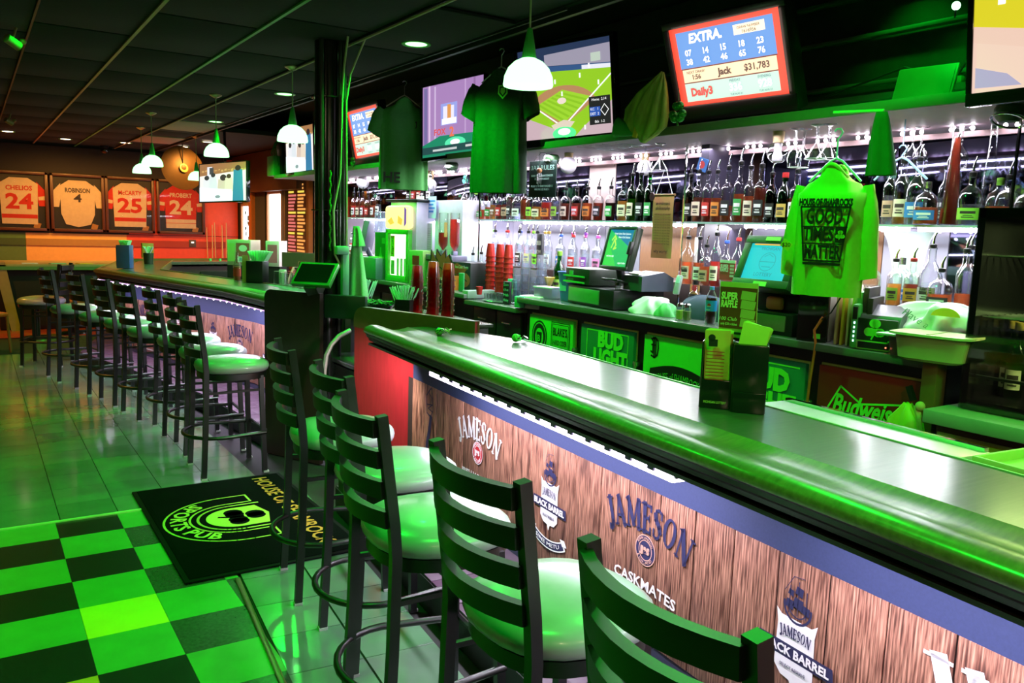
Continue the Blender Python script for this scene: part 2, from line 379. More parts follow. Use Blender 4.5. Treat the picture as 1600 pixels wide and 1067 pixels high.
# ---------------------------------------------------------------- ceiling, grid and walls
ce = struct(MB().box(-.05, 7.5, CEIL+.06, 5.9, 21, .06).obj('ceiling', M('ceiling_black', (.02, .022, .02), .9)))
ctile = [M('ceiling_panel_%d' % i, c, .95, noise=.35, scale=40, bump=.3) for i, c in enumerate([(.007, .010, .007), (.005, .008, .005)])]
cm = MB().box(0, 0, .012, .585, 1.19, .02, bev=.004).mesh('ceiling_panel'); cm.materials.append(ctile[0])
GX = [-.8, -.2, .40, 1.0, 1.64, 2.25, 2.86]
for i in range(len(GX)-1):
    for k in range(10):
        o = link('ceiling_panel', cm, ce, ((GX[i]+GX[i+1])/2, 4.6+1.22*k+(.4 if i % 2 else 0), CEIL), mats=[ctile[(i+k) % 2]]); o.scale.x = (GX[i+1]-GX[i]-.02)/.585
for i, x in enumerate(GX):
    MB().box(0, 0, -.004, .022 if i in (3, 4) else .014, 13.4, .012).obj('grid_bar', (M('grid_bar_warm_lit', (.42, .30, .14), .5) if i == 3 else M('grid_bar_green_lit', (.10, .42, .08), .5)) if i in (3, 4) else M('grid_bar_black', (.015, .018, .015), .5), ce, (x, 10.6, CEIL))  # tan and green bars carry warm and green light in their colour
MB().box(0, 0, 0, .03, 16, .05).obj('grid_bar', M('grid_bar_black'), ce, (2.92, 9, CEIL+.0))
pale = M('water_stained_panel', (.42, .33, .24), .9)
for x, y in ((2.56, 11.9), (2.56, 14.3)): link('ceiling_panel', cm, ce, (x, y, CEIL-.014), mats=[pale])
conduit = MB().tube([(0, -9, 0), (0, 6, 0)], .008).obj('conduit', M('tan_conduit', (.5, .4, .22), .5), None, (2.245, 10.6, CEIL-.02)); tag(conduit, 'thin tan conduit running along the ceiling beside the black column', 'conduit')
up = struct(MB().box(3.9, 6.5, 3.32, 2.2, 20, .06).obj('ceiling_bay', M('ceiling_black')))
struct(MB().box(2.9, 7, 3.12, .05, 19, .40).obj('ceiling_bay_edge', M('ceiling_black')))
struct(MB().box(3.75, 14.9, CEIL+.05, 1.68, 5, .06).obj('ceiling', M('ceiling_black')))
darkwall = M('black_wall', (.02, .023, .02), .7)
greenwall = M('dark_green_board', (.035, .05, .035), .6, noise=.3)
wr = struct(MB().box(4.70, 8, 1.6, .2, 20, 3.4).obj('wall_right', darkwall))
struct(MB().box(4.42, 6.6, 2.78, .36, 10.6, .98).obj('wall_right_upper', greenwall))
for z, x in ((2.52, 4.20), (2.78, 4.20), (3.0, 4.20)): struct(MB().box(x, 6.6, z, .05, 10.5, .022, bev=.004).obj('trim_3', M('green_ledge', (.10, .14, .10), .5)))
# far wall, painted in colour blocks
wf = struct(MB().box(1.5, 17.1, 1.6, 9, .2, 3.4).obj('wall_far', M('wall_black_paint', (.02, .017, .015), .7)))
pg = M('paint_green', (.10, .22, .05), .6); pt = M('paint_tan', (.85, .50, .13), .6); pr_ = M('paint_red', (.78, .09, .04), .55)
for x0, x1, m_ in ((-2.6, .82, pg), (.82, 2.45, pt), (2.45, 4.5, pr_)):
    MB().box((x0+x1)/2, 16.985, 1.03, x1-x0, .03, .62 if m_ is not pr_ else .62).obj('painted_panel', m_, wf)
    if m_ is not pr_: MB().box((x0+x1)/2, 16.985, .35, x1-x0, .03, .7).obj('painted_panel', m_, wf)
    else: MB().box((x0+x1)/2, 16.985, .35, x1-x0, .03, .7).obj('painted_panel', M('paint_dark_red', (.36, .035, .02), .55), wf)
    MB().box((x0+x1)/2, 16.96, 1.18, x1-x0-.01, .03, .12).obj('wainscot_rail', M(m_.name+'_shade', tuple(c*.55 for c in m_.node_tree.nodes['Mix'].inputs[6].default_value[:3]), .6), wf)
MB().box(3.5, 16.985, 2.1, 2.0, .03, 1.5).obj('painted_panel', pr_, wf)
MB().box(1.45, 16.965, 2.62, 5.6, .03, .5).obj('painted_panel', M('wall_black_paint'), wf)
struct(MB().box(-3.0, 8, 1.6, .2, 20, 3.4).obj('wall_left', darkwall)); struct(MB().box(1, -2.2, 1.6, 9, .2, 3.4).obj('wall_back', darkwall))
# window and door on the right wall past the back bar
wframe = M('light_wood_frame', (.55, .38, .24), .5, stretch=(10, 10, 1)); day = E('daylight_pane', (.95, .97, 1), 3.2)
darkpanel = M('slate_curtain', (.05, .065, .07), .8)
def lit_opening(name, y, w, z0, z1, snow=True):
    d = struct(MB().box(0, 0, 0, .06, w+.16, z1-z0+.16).obj(name, wframe, None, (4.58, y, (z0+z1)/2)))
    MB().box(-.035, 0, 0, .012, w, z1-z0).obj('pane', day, d)
    MB().box(-.045, 0, -(z1-z0)*.28, .008, w, (z1-z0)*.18).obj('street_view', E('street_grey', (.42, .47, .52), 1.4), d)
    for s in (-1, 1): MB().box(-.05, s*(w/2+.03), 0, .06, .05, z1-z0+.1, bev=.006).obj('jamb', wframe, d)
    MB().box(-.05, 0, (z1-z0)/2+.03, .06, w+.1, .05, bev=.006).obj('head', wframe, d)
    return d
win = lit_opening('window_1', 17-.25-.0, .5, .9, 1.95); win.location.y = 16.45
for k in range(9): # plant silhouettes etched on the window
    MB().box(0, 0, 0, .004, .06, .09, rot=Euler((k*.9, 0, 0))).obj('leaf_decal', M('decal_green', (.05, .2, .12), .6), win, (-.043, .12*math.sin(k*1.7), -.4+.1*k))
dr = lit_opening('door_1', 14.62, .75, .25, 2.15); dr.location.y = 14.62
MB().box(-.09, .33, -.15, .03, .03, .3).obj('door_handle', chrome, dr)
for i, (y, w) in enumerate(((15.65, .75), (17.2, .7))): struct(MB().box(4.56, y, 1.45, .04, w, 1.9).obj('trim_%d' % (4+i), darkpanel))
struct(MB().box(4.5, 15.1, 2.55, .2, 4, .7).obj('trim_6', M('header_brown', (.10, .045, .02), .5)))
struct(MB().box(4.53, 16.0, 1.3, .12, .2, 2.6).obj('trim_7', M('orange_post', (.45, .17, .03), .5)))

# ---------------------------------------------------------------- the bars
def sweep(path, prof, y_is='off'):
    """closed profile (offset inwards, z) carried along an xy path with mitred corners"""
    rings = []; n = len(path)
    for i, p in enumerate(path):
        p = Vector(p); a = (p-Vector(path[i-1])).normalized() if i else None; b = (Vector(path[i+1])-p).normalized() if i < n-1 else None
        a = a or b; b = b or a; na = Vector((-a.y, a.x)); nb = Vector((-b.y, b.x)); m = (na+nb).normalized(); m /= max(.3, m.dot(na))
        rings.append([(p.x+m.x*o, p.y+m.y*o, z) for o, z in prof])
    return rings
def swept(path, prof):
    m = MB(); m.skin([m.ring(r) for r in sweep(path, prof)]); return m
RAIL = [(.275, 1.07), (.255, 1.064), (.22, 1.056), (.18, 1.055), (.145, 1.063), (.11, 1.078), (.075, 1.088), (.04, 1.087), (.014, 1.077), (.0, 1.06), (.004, 1.045), (.275, 1.045)]
LIP = [(.006, 1.045), (.016, 1.036), (.018, 1.022), (.03, 1.012), (.034, .998), (.06, .985), (.275, .985), (.275, 1.045)]
TOP = [(.275, 1.07), (.275, 1.03), (.675, 1.03), (.675, 1.064), (.669, 1.07)]
def rect(o0, o1, z0, z1): return [(o0, z0), (o1, z0), (o1, z1), (o0, z1)]
navy = M('navy_banner', (.036, .050, .13), .6, noise=.2, scale=120)
skirt = M('navy_skirt', (.03, .03, .07), .6)
underrail = M('under_rail_black', (.02, .012, .01), .35)
plankm = plank_mat('banner_plank', (.15, .055, .035), (.62, .31, .20))
stepm = M('step_brick', (.10, .055, .095), .5, noise=.3, scale=8); riser = M('step_riser', (.012, .012, .012), .5)

def dress(bar, path, s0, nosteps=False):
    swept(path, RAIL).obj('bar_rail', barwood, bar, ang=1.0)
    swept(path, LIP).obj('rail_lip', M('rail_lip_dark', (.022, .010, .008), .35), bar, ang=.4)
    swept(path, rect(.03, .28, .972, .984)).obj('rail_underside', underrail, bar)
    swept(path, rect(.32, .62, .15, 1.0)).obj('carcass', M('carcass_brown', (.05, .025, .02), .5), bar)
    swept(path, rect(.312, .319, .76, 1.0)).obj('banner_band', navy, bar)
    swept(path, rect(.3145, .319, .15, .2)).obj('banner_skirt', skirt, bar)
    swept(path, rect(-.16, .318, .0, .14)).obj('step', riser, bar)
    pl = sweep(path, rect(.312, .32, .2, .76))
    for a, b in zip(path, path[1:]): pass
    for i in range(len(path)-1):
        p0 = Vector(pl[i][0]).xy; p1 = Vector(pl[i+1][0]).xy; L = (p1-p0).length; n = max(1, round(L/.18)); ang = math.atan2((p1-p0).y, (p1-p0).x)
        me = MB().box(L/n/2, 0, .28, L/n-.006, .006, .56, bev=.0015).mesh('plank'); me.materials.append(plankm)
        for k in range(n):
            q = p0+(p1-p0)*(k/n); o = link('plank', me, bar, (q.x-bar.location.x, q.y-bar.location.y, .2), (0, 0, ang))
            o.location.x += -.0011*(k % 3)*math.sin(ang)*-1*-1
    # paving on the step: bricks
    st = sweep(path, [(-.15, .14), (.31, .14)])
    for i in range(len(path)-1):
        a0, b0 = [Vector(v).xy for v in st[i]]; a1, b1 = [Vector(v).xy for v in st[i+1]]; L = ((a0+b0)/2-(a1+b1)/2).length; n = int(L/.24)
        ang = math.atan2((a1-a0).y, (a1-a0).x); me = MB().box(0, 0, 0, L/n-.006, .126, .02, bev=.003).mesh('brick'); me.materials.append(stepm)
        for k in range(n):
            for j in range(4):
                u = (k+.5)/n; v = (j+.5)/4; q = (a0+(a1-a0)*u)*(1-v)+(b0+(b1-b0)*u)*v
                link('brick', me, bar, (q.x, q.y, .141), (0, 0, ang))
O2 = Vector((2.204, 4.49)); t2 = Vector((-.0886, -.9961)); n2 = Vector((.9961, -.0886))
ba = math.atan2(t2.y, t2.x)
def nb(s, y): p = O2+t2*s+n2*y; return (p.x, p.y)
near = thing('bar_counter', 'near run of the wooden bar with plank banner front and green lit rail', 'bar counter')
npath = [nb(.1, -.32), nb(5.4, -.32)]
dress(near, npath, .1)
TOPP = [(.12, -.045), (5.4, -.045), (5.4, .353), (.80, .353), (.47, .25), (.12, .1)]
m = MB(); m.prism([nb(*p) for p in TOPP], 1.03, 1.07, 'xy'); m.obj('bar_top', bartop, near)
m = MB(); m.prism([nb(*p) for p in [(.8, .353), (5.4, .353), (5.4, .361), (.8, .361)]], 1.02, 1.074, 'xy'); m.obj('edge_strip', M('pale_edge', (.45, .55, .4), .3), near)
# oblique end board with a rounded upper outer corner
def board(name, p0, p1, z0, z1, th, mats, parent, r=.09):
    """upright board from p0 (outer end) to p1; upper outer corner rounded"""
    p0 = Vector(p0); p1 = Vector(p1); L = (p1-p0).length; ang = math.atan2((p1-p0).y, (p1-p0).x)
    poly = [(0, z0), (L, z0), (L, z1)]+[(r-r*math.sin(a), z1-r+r*math.cos(a)) for a in [i*PI/16 for i in range(9)]]
    mm = MB(); mm.prism(poly, -th/2, th/2); return mm.obj(name, mats, parent, (p0.x, p0.y, 0), (0, 0, ang))
eb = board('end_board', nb(-.52, -.165), nb(.46, .235), 0, 1.135, .035, [redwood], near)
board('board_cap', nb(-.525, -.167), nb(.46, .235), 1.0, 1.138, .042, [M('cap_brown', (.16, .075, .03), .3, noise=.3)], near)  # same board above the LED-lit red part, its unlit tone painted as brown
hk = MB(); hk.tube([(0, 0, 0), (0, -.03, -.005), (0, -.035, -.05), (0, -.02, -.06)], .006); hk.ball((0, 0, .0), .016); hk.obj('coat_hook', chrome, near, (*nb(.02, -.02), .93), (0, 0, -1.5))
pk = MB().lathe([(.001, -.012), (.022, -.010), (.024, 0), (.001, 0)], seg=14).obj('added_puck', E('bar_led', (.93, .84, 1), 7), near, (*nb(.16, -.20), .982))  # added glowing puck, a made-up source for the light on the end board
light('added_puck_lamp', 'SPOT', (*nb(.14, -.26), .965), 34, (1, .88, .9), .02, rot=(0, .5, ba), spot=2.6, blend=.8)  # added lamp that brightens the red end board
# led bar under the rail
lb = MB().box(.94, 0, .004, 1.88, .06, .03, bev=.003).obj('light_bar', M('lamp_housing', (.5, .5, .55), .4), near, (*nb(.97, -.235), .965), (0, 0, ba))
MB().box(.94, -.006, -.008, 1.86, .055, .032).obj('light_tube', E('bar_led', (.93, .84, 1), 7), lb)
cl = MB().box(0, -.034, .0, .032, .012, .022, bev=.002).mesh('clip'); cl.materials.append(M('clip_violet', (.05, .03, .10), .4))
for k in range(15): link('clip', cl, lb, (.16+.115*k, 0, 0))
light('bar_led_lamp', 'AREA', (*nb(1.91, -.24), .94), 26, LEDP, .05, 1.86, rot=(0, .0, ba+PI/2))
light('bar_led_lamp', 'AREA', (*nb(4.1, -.24), .96), 24, LEDP, .05, 1.9, rot=(0, 0, ba+PI/2))
# rivet dimples of the band
for s, z in ((3.44, .90), (3.62, .885)): MB().ball((0, 0, 0), .018, 10, 6).obj('rivet', navy, near, (*nb(s, -.004), z))
# printing on the banner: local frame along the panel
ban = MB().box(2.7, .004, .48, 5.38, .001, .55).obj('banner_backing', M('joint_dark', (.03, .014, .01), .8), near, (*nb(0, -.006), 0), (0, 0, ba))
def bpic(items, dy=-.0085): return pic(ban, 'printing', items, (0, dy, 0))
def crest(cx, cz, r, fill, ink):
    it = [(disc(cx, cz, r), fill)] + [(q, ink) for q in band(cx, cz, r*.93, r)] + [(q, ink) for q in band(cx, cz, r*.60, r*.66)]
    bpic(it); txt('JJ&S', r*.55, ink, ban, (cx, -.011, cz), 'printing', bold=.002)
    txt('JOHN JAMESON', r*.24, ink, ban, (cx, -.011, cz+r*.79), 'printing', arch=r*.79)
    t = txt('& SON LIMITED', r*.24, ink, ban, (cx, -.011, cz-r*.79), 'printing', arch=-r*.79)
def caskpanel(cx, ink, fill, second, w=.5):
    bpic([(q, ink) for q in serif('JAMESON', .105, cx, .655, .62, w)])
    crest(cx, .535, .058, fill, white if ink is white else M('crest_tan', (.62, .36, .28), .5))
    txt(second, .055, white, ban, (cx, -.0095, .405), 'printing', bold=.001, arch=2.0, w=.36)
    txt('IRISH WHISKEY', .036, white, ban, (cx, -.0095, .345), 'printing', w=.30)
    txt('PLEASE ENJOY JAMESON RESPONSIBLY', .02, white, ban, (cx, -.0095, .232), 'printing', w=.46)
def barrelpanel(cx):
    w = .075; sh = [(cx-w, .60), (cx-w+.02, .585), (cx+w-.02, .585), (cx+w, .60), (cx+w-.008, .56), (cx+w-.004, .43), (cx+w-.03, .405), (cx+.012, .40), (cx, .375), (cx-.012, .40), (cx-w+.03, .405), (cx-w+.004, .43), (cx-w+.008, .56)]
    it = [(sh, white)]
    it += [(q, navyprint) for q in band(cx, .625, .045, .052, PI*.95, PI*2.05, 14)]+[(q, navyprint) for q in band(cx, .625, .03, .034, PI, PI*2, 12)]
    for dx in (-.03, .0, .03): it += [(q, navyprint) for q in stroke([(cx+dx, .60), (cx+dx, .70-.02*abs(dx/.03))], .003)]
    for dx, z, s in ((-.028, .625, .03), (.002, .635, .036), (.03, .625, .028), (.004, .672, .028), (-.026, .66, .02)): it.append(([(cx+dx-s*.6, z-s*.3), (cx+dx+s*.4, z-s*.5), (cx+dx+s*.5, z+s*.4), (cx+dx-s*.4, z+s*.5)], navyprint))
    it += [(q, navyprint) for q in stroke([(cx-.05, .66), (cx-.02, .71), (cx+.02, .715)], .002)]
    it += [([(cx-.135, .505), (cx+.135, .505), (cx+.14, .462), (cx-.14, .462)], navyprint)]
    it += [(q, white) for q in band(cx, .60, .262, .305, PI*1.5-.5, PI*1.5+.5, 14)]+[(q, navyprint) for q in band(cx, .60, .268, .299, PI*1.5-.46, PI*1.5+.46, 14)]
    it += [([(cx+s*.135, .375), (cx+s*.10, .372), (cx+s*.12, .345), (cx+s*.155, .35)], white) for s in (-1, 1)]
    bpic(it); bpic([(q, navyprint) for q in serif('JAMESON', .03, cx, .545, .3, .115)], -.0115)
    txt('BLACK BARREL', .036, white, ban, (cx, -.0115, .483), 'printing', bold=.0012, w=.25)
    txt('SELECT RESERVE', .014, navyprint, ban, (cx, -.0115, .438), 'printing', w=.095)
    txt('SINE METU', .024, white, ban, (cx, -.0115, .317), 'printing', arch=-.284, w=.2)
caskpanel(1.02, white, redprint, 'IRISH WHISKEY'); barrelpanel(1.735); caskpanel(2.41, navyprint, navyprint, 'CASKMATES', .5); barrelpanel(3.11)
bpic([(q, white) for q in serif('WHO', .15, 3.82, .615, 0, .62)])
hand = [(.33, .70), (.40, .755), (.425, .70), (.43, .63), (.40, .585), (.34, .60), (.33, .70)]
bpic([(q, navyprint) for q in stroke(hand, .008)+stroke([(.34, .65), (.42, .66), (.36, .63), (.42, .62)], .006)+stroke([(.37, .72), (.41, .70), (.40, .67)], .006)+stroke([(.40, .585), (.38, .50), (.35, .42), (.345, .36)], .035)])

# far bar: bent front, end run and closing run
far = thing('bar_counter', 'far bent run of the wooden bar with rope light under its rail', 'bar counter')
fpath = [(4.0, 13.35), (1.75, 12.75), (1.13, 10.25), (1.80, 7.4), (1.92, 5.95)]
dress(far, fpath, 0)
swept(fpath, TOP).obj('bar_top', bartop, far)
swept(fpath[1:], rect(.675, .69, .99, 1.078)).obj('edge_strip', M('inner_edge_brown', (.3, .16, .07), .3), far)
rl = sweep(fpath, [(.05, .962)]); dots = MB(); rope = MB()
P = [Vector(r[0]) for r in rl]
rope.tube(P[1:], .006, 6); rope.obj('rope_light', E('rope_glow', (.75, .45, .85), 1.1), far)
for a, b in zip(P[1:], P[2:]):
    n = int((b-a).length/.125)
    for k in range(n): q = a+(b-a)*((k+.5)/n); dots.ball((q.x-.012, q.y, q.z-.004), .0065, 6, 4)
stuff(dots.obj('rope_light_bulbs', E('rope_bulb', (1, .9, 1), 7), far))
for a, b in zip(P[2:], P[3:]):
    mid = (a+b)/2; d = b-a; light('rope_lamp', 'AREA', (mid.x-.03, mid.y, .955), 24, (.85, .70, 1), .04, d.length, rot=(0, 0, math.atan2(d.y, d.x)+PI/2))
MB().ball((0, 0, 0), .028, 10, 8).obj('bright_bulb', E('bright_bulb', (1, .95, 1), 25), far, (1.99, 7.33, .955))
# printing on the far banner, one panel per stretch
def far_frame(i, off=.316):
    q = sweep(fpath, [(off, 0)]); a = Vector(q[i][0]); b = Vector(q[i+1][0]); d = b-a
    e = MB().box(d.length/2, .003, .48, d.length-.02, .001, .54).obj('banner_backing', M('joint_dark'), far, (a.x, a.y, 0), (0, 0, math.atan2(d.y, d.x))); return e, d.length
for i, xs in ((2, ((.5, 'b'), (1.35, 'w'), (2.1, 's'), (2.62, 'b'))), (3, ((.35, 's'), (.85, 'w'), (1.3, 's')))):
    ban, L = far_frame(i)
    for cx, kind in xs:
        if kind == 's': barrelpanel(cx)
        else: caskpanel(cx, white if kind == 'w' else navyprint, redprint if kind == 'w' else navyprint, 'CASKMATES', .46)
# end board of the far bar and the service station in the gap
board('end_board', (1.74, 5.84), (1.975, 5.37), 0, 1.19, .035, [M('dark_end_board', (.03, .014, .012), .35, noise=.4)], far, .06)
ss = thing('service_station', 'dark waiter station in the gap between the two bar runs', 'counter', (2.55, 5.29, 0))
MB().box(.1, 0, .5, .55, 1.10, 1.0, bev=.006).obj('cabinet', M('station_black', (.02, .018, .018), .4), ss)
MB().box(.1, 0, 1.01, .6, 1.14, .025, bev=.006).obj('station_top', M('station_top', (.05, .05, .045), .25), ss)
MB().box(-.30, .12, .70, .24, .70, .03, bev=.004).obj('drip_shelf', steel, ss)
MB().box(-.30, .12, .34, .22, .68, .66).obj('shelf_base', M('station_black'), ss)
MB().box(-.42, .03, 1.10, .05, .30, .16, bev=.008, rot=Euler((0, 0, .8))).obj('ledger_box', M('dark_green_box', (.012, .04, .028), .4), ss)
hose = MB().tube([aty(505, 600, 5.1), aty(507, 578, 5.1), aty(510, 555, 5.1), aty(518, 538, 5.1), aty(530, 525, 5.1), aty(547, 516, 5.12)], .016, 8); tag(hose.obj('braided_hose', M('braided_hose', (.45, .42, .42), .4, .6, noise=.5, scale=200)), 'braided steel drain hose curling up in the service gap', 'hose')

# ---------------------------------------------------------------- bar stools
vinyl = M('grey_vinyl', (.34, .34, .36), .3, noise=.08, scale=30, coat=.15)
rearpath = lambda s: [(-.205, s*.20, 0), (-.185, s*.195, .40), (-.178, s*.193, .70), (-.185, s*.192, .80), (-.228, s*.195, 1.128)]
def stool():
    t = thing('bar_stool', '-', 'bar stool')
    m = MB()
    prof = [(.001, .712), (.21, .712), (.226, .722), (.233, .742), (.228, .764), (.203, .782), (.14, .794), (.06, .799), (.001, .80)]
    m.lathe([(r_, z_-.035) for r_, z_ in prof], seg=28, sq=2.5); m.obj('seat', vinyl, t, (.03, 0, 0), ang=1.2)
    MB().lathe([(.21, .637), (.216, .637), (.216, .677), (.21, .677)], seg=28, sq=2.5).obj('seat_ring', black, t, (.03, 0, 0))
    for s in (-1, 1):
        l = MB().tube(rearpath(s), [.022]*5, 4, flat=(1, .95)).obj('rear_leg', black, t, ang=.4)
        MB().box(-.205, s*.20, .006, .036, .036, .012).obj('glide', M('pale_glide', (.5, .5, .5), .4), l)
        l = MB().tube([(.19, s*.19, 0), (.175, s*.165, .655)], .021, 4).obj('front_leg', black, t, ang=.4)
        MB().box(.195, s*.195, .006, .034, .034, .012).obj('glide', M('pale_glide'), l)
        MB().tube([(-.172, s*.197, .56), (.176, s*.170, .56)], .011, 4).obj('side_stretcher', black, t, ang=.4)
    for k in range(4):
        z0 = 1.062-.091*k; m = MB(); n = 9; A = []; B = []
        xb = -.172-.058*(z0-.72)/.40
        rows = [m.ring([]) for _ in range(0)]
        rings = []
        for i in range(n):
            u = -1+2*i/(n-1); x = xb-.050*(1-u*u); y = .188*u; h = .052; th_ = .019
            rings.append(m.ring([(x-th_-.008, y, z0), (x, y, z0), (x-.004, y, z0+h), (x-th_-.012, y, z0+h)]))
        m.skin(rings); m.obj('back_slat', black, t, ang=.5)
    pts = [(.198, -.19, .27)]+[(-.07-.215*math.sin(a), -.232*math.cos(a), .27) for a in [i*PI/14 for i in range(15)]]+[(.198, .19, .27)]
    MB().tube(pts, .0125, 8).obj('foot_ring', black, t, ang=1)
    MB().tube([(.198, -.186, .285), (.198, .186, .285)], .011, 6).obj('foot_bar', black, t)
    return t
proto = stool()
STOOLS = [
 (1.1, 0.87, -3, 'nearest bar stool, only its slatted back and seat edge show, before the planks'),
 (1.19, 1.6, 0, 'bar stool before the second black barrel shield, second nearest the viewer'),
 (1.19, 2.27, -5, 'bar stool whose seat hides the words under the red round crest'),
 (1.335, 2.88, -4, 'bar stool standing just before the red end board of the near bar'),
 (1.365, 3.525, -9, 'bar stool beside the dark end board and the service gap'),
 (1.393, 5.56, 0, 'stool closest to the floor mat, nearest of the row at the far bar'),
 (1.413, 6.157, -2, 'second stool of the far bar row counted from the floor mat'),
 (1.38, 6.79, 0, 'third stool of the far bar row counted from the floor mat'),
 (1.265, 7.44, 9, 'fourth stool of the far bar row counted from the floor mat'),
 (1.17, 8.09, 9, 'fifth stool of the far bar row counted from the floor mat'),
 (1.03, 8.7, 10, 'sixth stool of the far bar row'),
 (0.846, 9.48, 9.7, 'seventh stool of the far bar row, before the bar corner'),
 (0.66, 10.5, 158, 'stool turned its seat away past the far bar corner, by the dark table'),
]
for i, (x, y, a, lab) in enumerate(STOOLS):
    o = proto if i == 0 else copy_tree(proto)
    o.location = (x, y, 0); o.rotation_euler.z = math.radians(a); o['label'] = lab; o['group'] = 'black ladder-back bar stools'

# ---------------------------------------------------------------- floor mat
mat = thing('floor_mat', 'black rubber-edged mat with pub shield and shamrock by the stools', 'floor mat', (.748, 3.79, .008), math.radians(0))
mw, ml = .90, 1.485
MB().box(mw/2, ml/2, 0, mw, ml, .010, bev=.004).obj('mat_border', M('mat_rubber', (.006, .006, .007), .7, spec=.1), mat)
MB().box(mw/2, ml/2, .004, mw-.05, ml-.05, .010, bev=.003).obj('mat_pile', M('mat_pile', (.004, .005, .005), .95, spec=.03, noise=.5, scale=300, bump=.5), mat)
mlime = M('mat_lime', (.55, .62, .08), .9, noise=.2, scale=200); mor = M('mat_orange', (.75, .28, .05), .9)
# design drawn with its top towards the bar: local u = along the mat (towards the viewer), v = towards the bar
e = MB().box(0, 0, -.0005, .8, .7, .001).obj('mat_design', M('mat_pile'), mat, (.40, .745, .0095), (-PI/2, 0, -PI/2))
for ch in (): pass
e.rotation_euler = (0, 0, -PI/2)
def mpic(items, z=.001):
    m = MB(); mats = []; lay = 0; last = None
    for i, (poly, mt) in enumerate(items):
        if mt not in mats: mats.append(mt)
        m.mi = mats.index(mt); lay += mt is not last; last = mt; m.face([(u, v, z+.0003*lay) for u, v in poly])
    return m.obj('mat_print', mats, e)
U = lambda r, n=26: [(r*1.0*math.cos(a), .03+r*1.05*math.sin(a)) for a in [PI+PI*i/n for i in range(n+1)]]
it = []
for r, w_ in ((.36, .012), (.235, .012)):
    pts = [(-r, .17)]+U(r)+[(r, .17)]; it += [(q, mlime) for q in stroke(pts, w_)]
it += [(q, mlime) for q in stroke([(-.36, .17), (-.235, .17)], .012)+stroke([(.36, .17), (.235, .17)], .012)]
it += [(q, mlime) for q in stroke([(-.195, .20)]+[(x, y) for x, y in U(.195)]+[(.195, .20)], .014)]
it += [([(-.155, .17)]+U(.155)+[(.155, .17), (0, .21)], mlime)]
it += [(q, M('mat_pile')) for q in shamrock(0, .065, .125)]
mpic(it)
txt('SPORTS PUB', .115, mlime, e, (0, -.06, .004), 'mat_print', (0, 0, 0), arch=-.30, bold=.003, space=1.05).location = (0, .03-.31, .004)
txt('HOUSE OF SHAMROCKS', .13, mor, e, (0, .335, .004), 'mat_print', (0, 0, 0), bold=.002, w=1.30)

# ---------------------------------------------------------------- lamps
shade_m = E('pendant_glow', (.36, 1, .42), 2.7); pgreen = M('green_enamel', (.06, .5, .08), .3, noise=.05); cordm = M('pendant_cord', (.35, .5, .2), .5)
def pendant():
    t = thing('pendant_lamp', '-', 'pendant lamp')
    MB().lathe([(.055, 0), (.12, 0), (.122, .01), (.118, .045), (.10, .085), (.07, .115), (.035, .132), (.02, .135)], seg=24, caps=(True, True)).obj('glass_shade', shade_m, t, ang=1)
    MB().lathe([(.036, .132), (.034, .15), (.022, .22), (.012, .27), (.005, .275)], seg=14).obj('cone_neck', pgreen, t)
    MB().cyl((0, 0, .27), (0, 0, 1), .005, seg=6).obj('cord', cordm, t)
    MB().lathe([(.008, -.035), (.03, -.025), (.06, -.008), (.062, 0)], seg=16).obj('canopy', M('brass_canopy', (.45, .38, .2), .3, .8), t)
    return t
pp = pendant()
PL = ['white glowing dome pendant nearest the viewer, hanging beside the dark green shirt', 'glowing dome pendant hanging just left of the black column', 'glowing dome pendant second left of the black column', 'higher glowing dome of the close pair over the far bar corner', 'lower glowing dome of the close pair over the far bar corner', 'small glowing dome hanging before the gold cymbal']
for i, (x, y, z) in enumerate(PEND[:6]):
    o = pp if i == 0 else copy_tree(pp)
    o.location = (x, y, z); o['label'] = PL[i]; o['group'] = 'green dome pendants over the bar'
    H = CEIL-z
    for ch in o.children:
        if ch.name.startswith('cord'): ch.scale.z = (H-.27)/.73; ch.location.z = .27-.27*ch.scale.z
        if ch.name.startswith('canopy'): ch.location.z = H
DL = E('downlight_glow', (.28, 1, .28), 4); DW = E('warm_glow', (1, .75, .5), 8)
def recess(i, x, y, glow, lab, grp):
    t = thing('downlight', lab, 'ceiling light', (x, y, CEIL), 0, grp)
    MB().lathe([(.075, -.003), (.10, -.006), (.102, 0), (.075, 0), (.075, -.003)], seg=22, caps=(False, False)).obj('ring', M('ring_green' if glow is DL else 'ring_white', (.15, .6, .1), .4), t)
    MB().lathe([(.001, -.006), (.05, -.006), (.0745, -.002), (.0745, 0), (.001, 0)], seg=22).obj('lens', glow, t)
for i, lab in enumerate(['green recessed downlight nearest, right of the black column', 'green recessed downlight left of the black column', 'green recessed downlight farthest along the bar']):
    recess(i, *DOWN[i], DL, lab, 'green downlights over the bar')
for i, lab in enumerate(['orange recessed light at the ceiling above the first jersey', 'orange recessed light at the ceiling above the tan jersey', 'orange recessed light above the third jersey frame', 'orange recessed light beside the gold cymbal', 'small orange recessed light above the wall television']):
    recess(i, *WARMS[i], DW, lab, 'warm lights by the far wall')
for i, (px, py) in enumerate(((20, 66), (14, 190))):
    p = atz(px, py, CEIL-.10)
    t = thing('spotlight', ['tan ceiling spotlight can at the upper left', 'small tan ceiling spotlight nearer the jersey wall'][i], 'spotlight', p, .6)
    MB().cyl((-.045, 0, .02), (.045, 0, -.02), .032).obj('can', M('spot_tan', (.38, .28, .10), .5), t); MB().cyl((0, 0, .02), (.03, 0, .10), .008).obj('stem', M('spot_tan'), t)
    MB().ball((.075, 0, .02), .022).obj('lamp_head', M('spot_tan'), t)
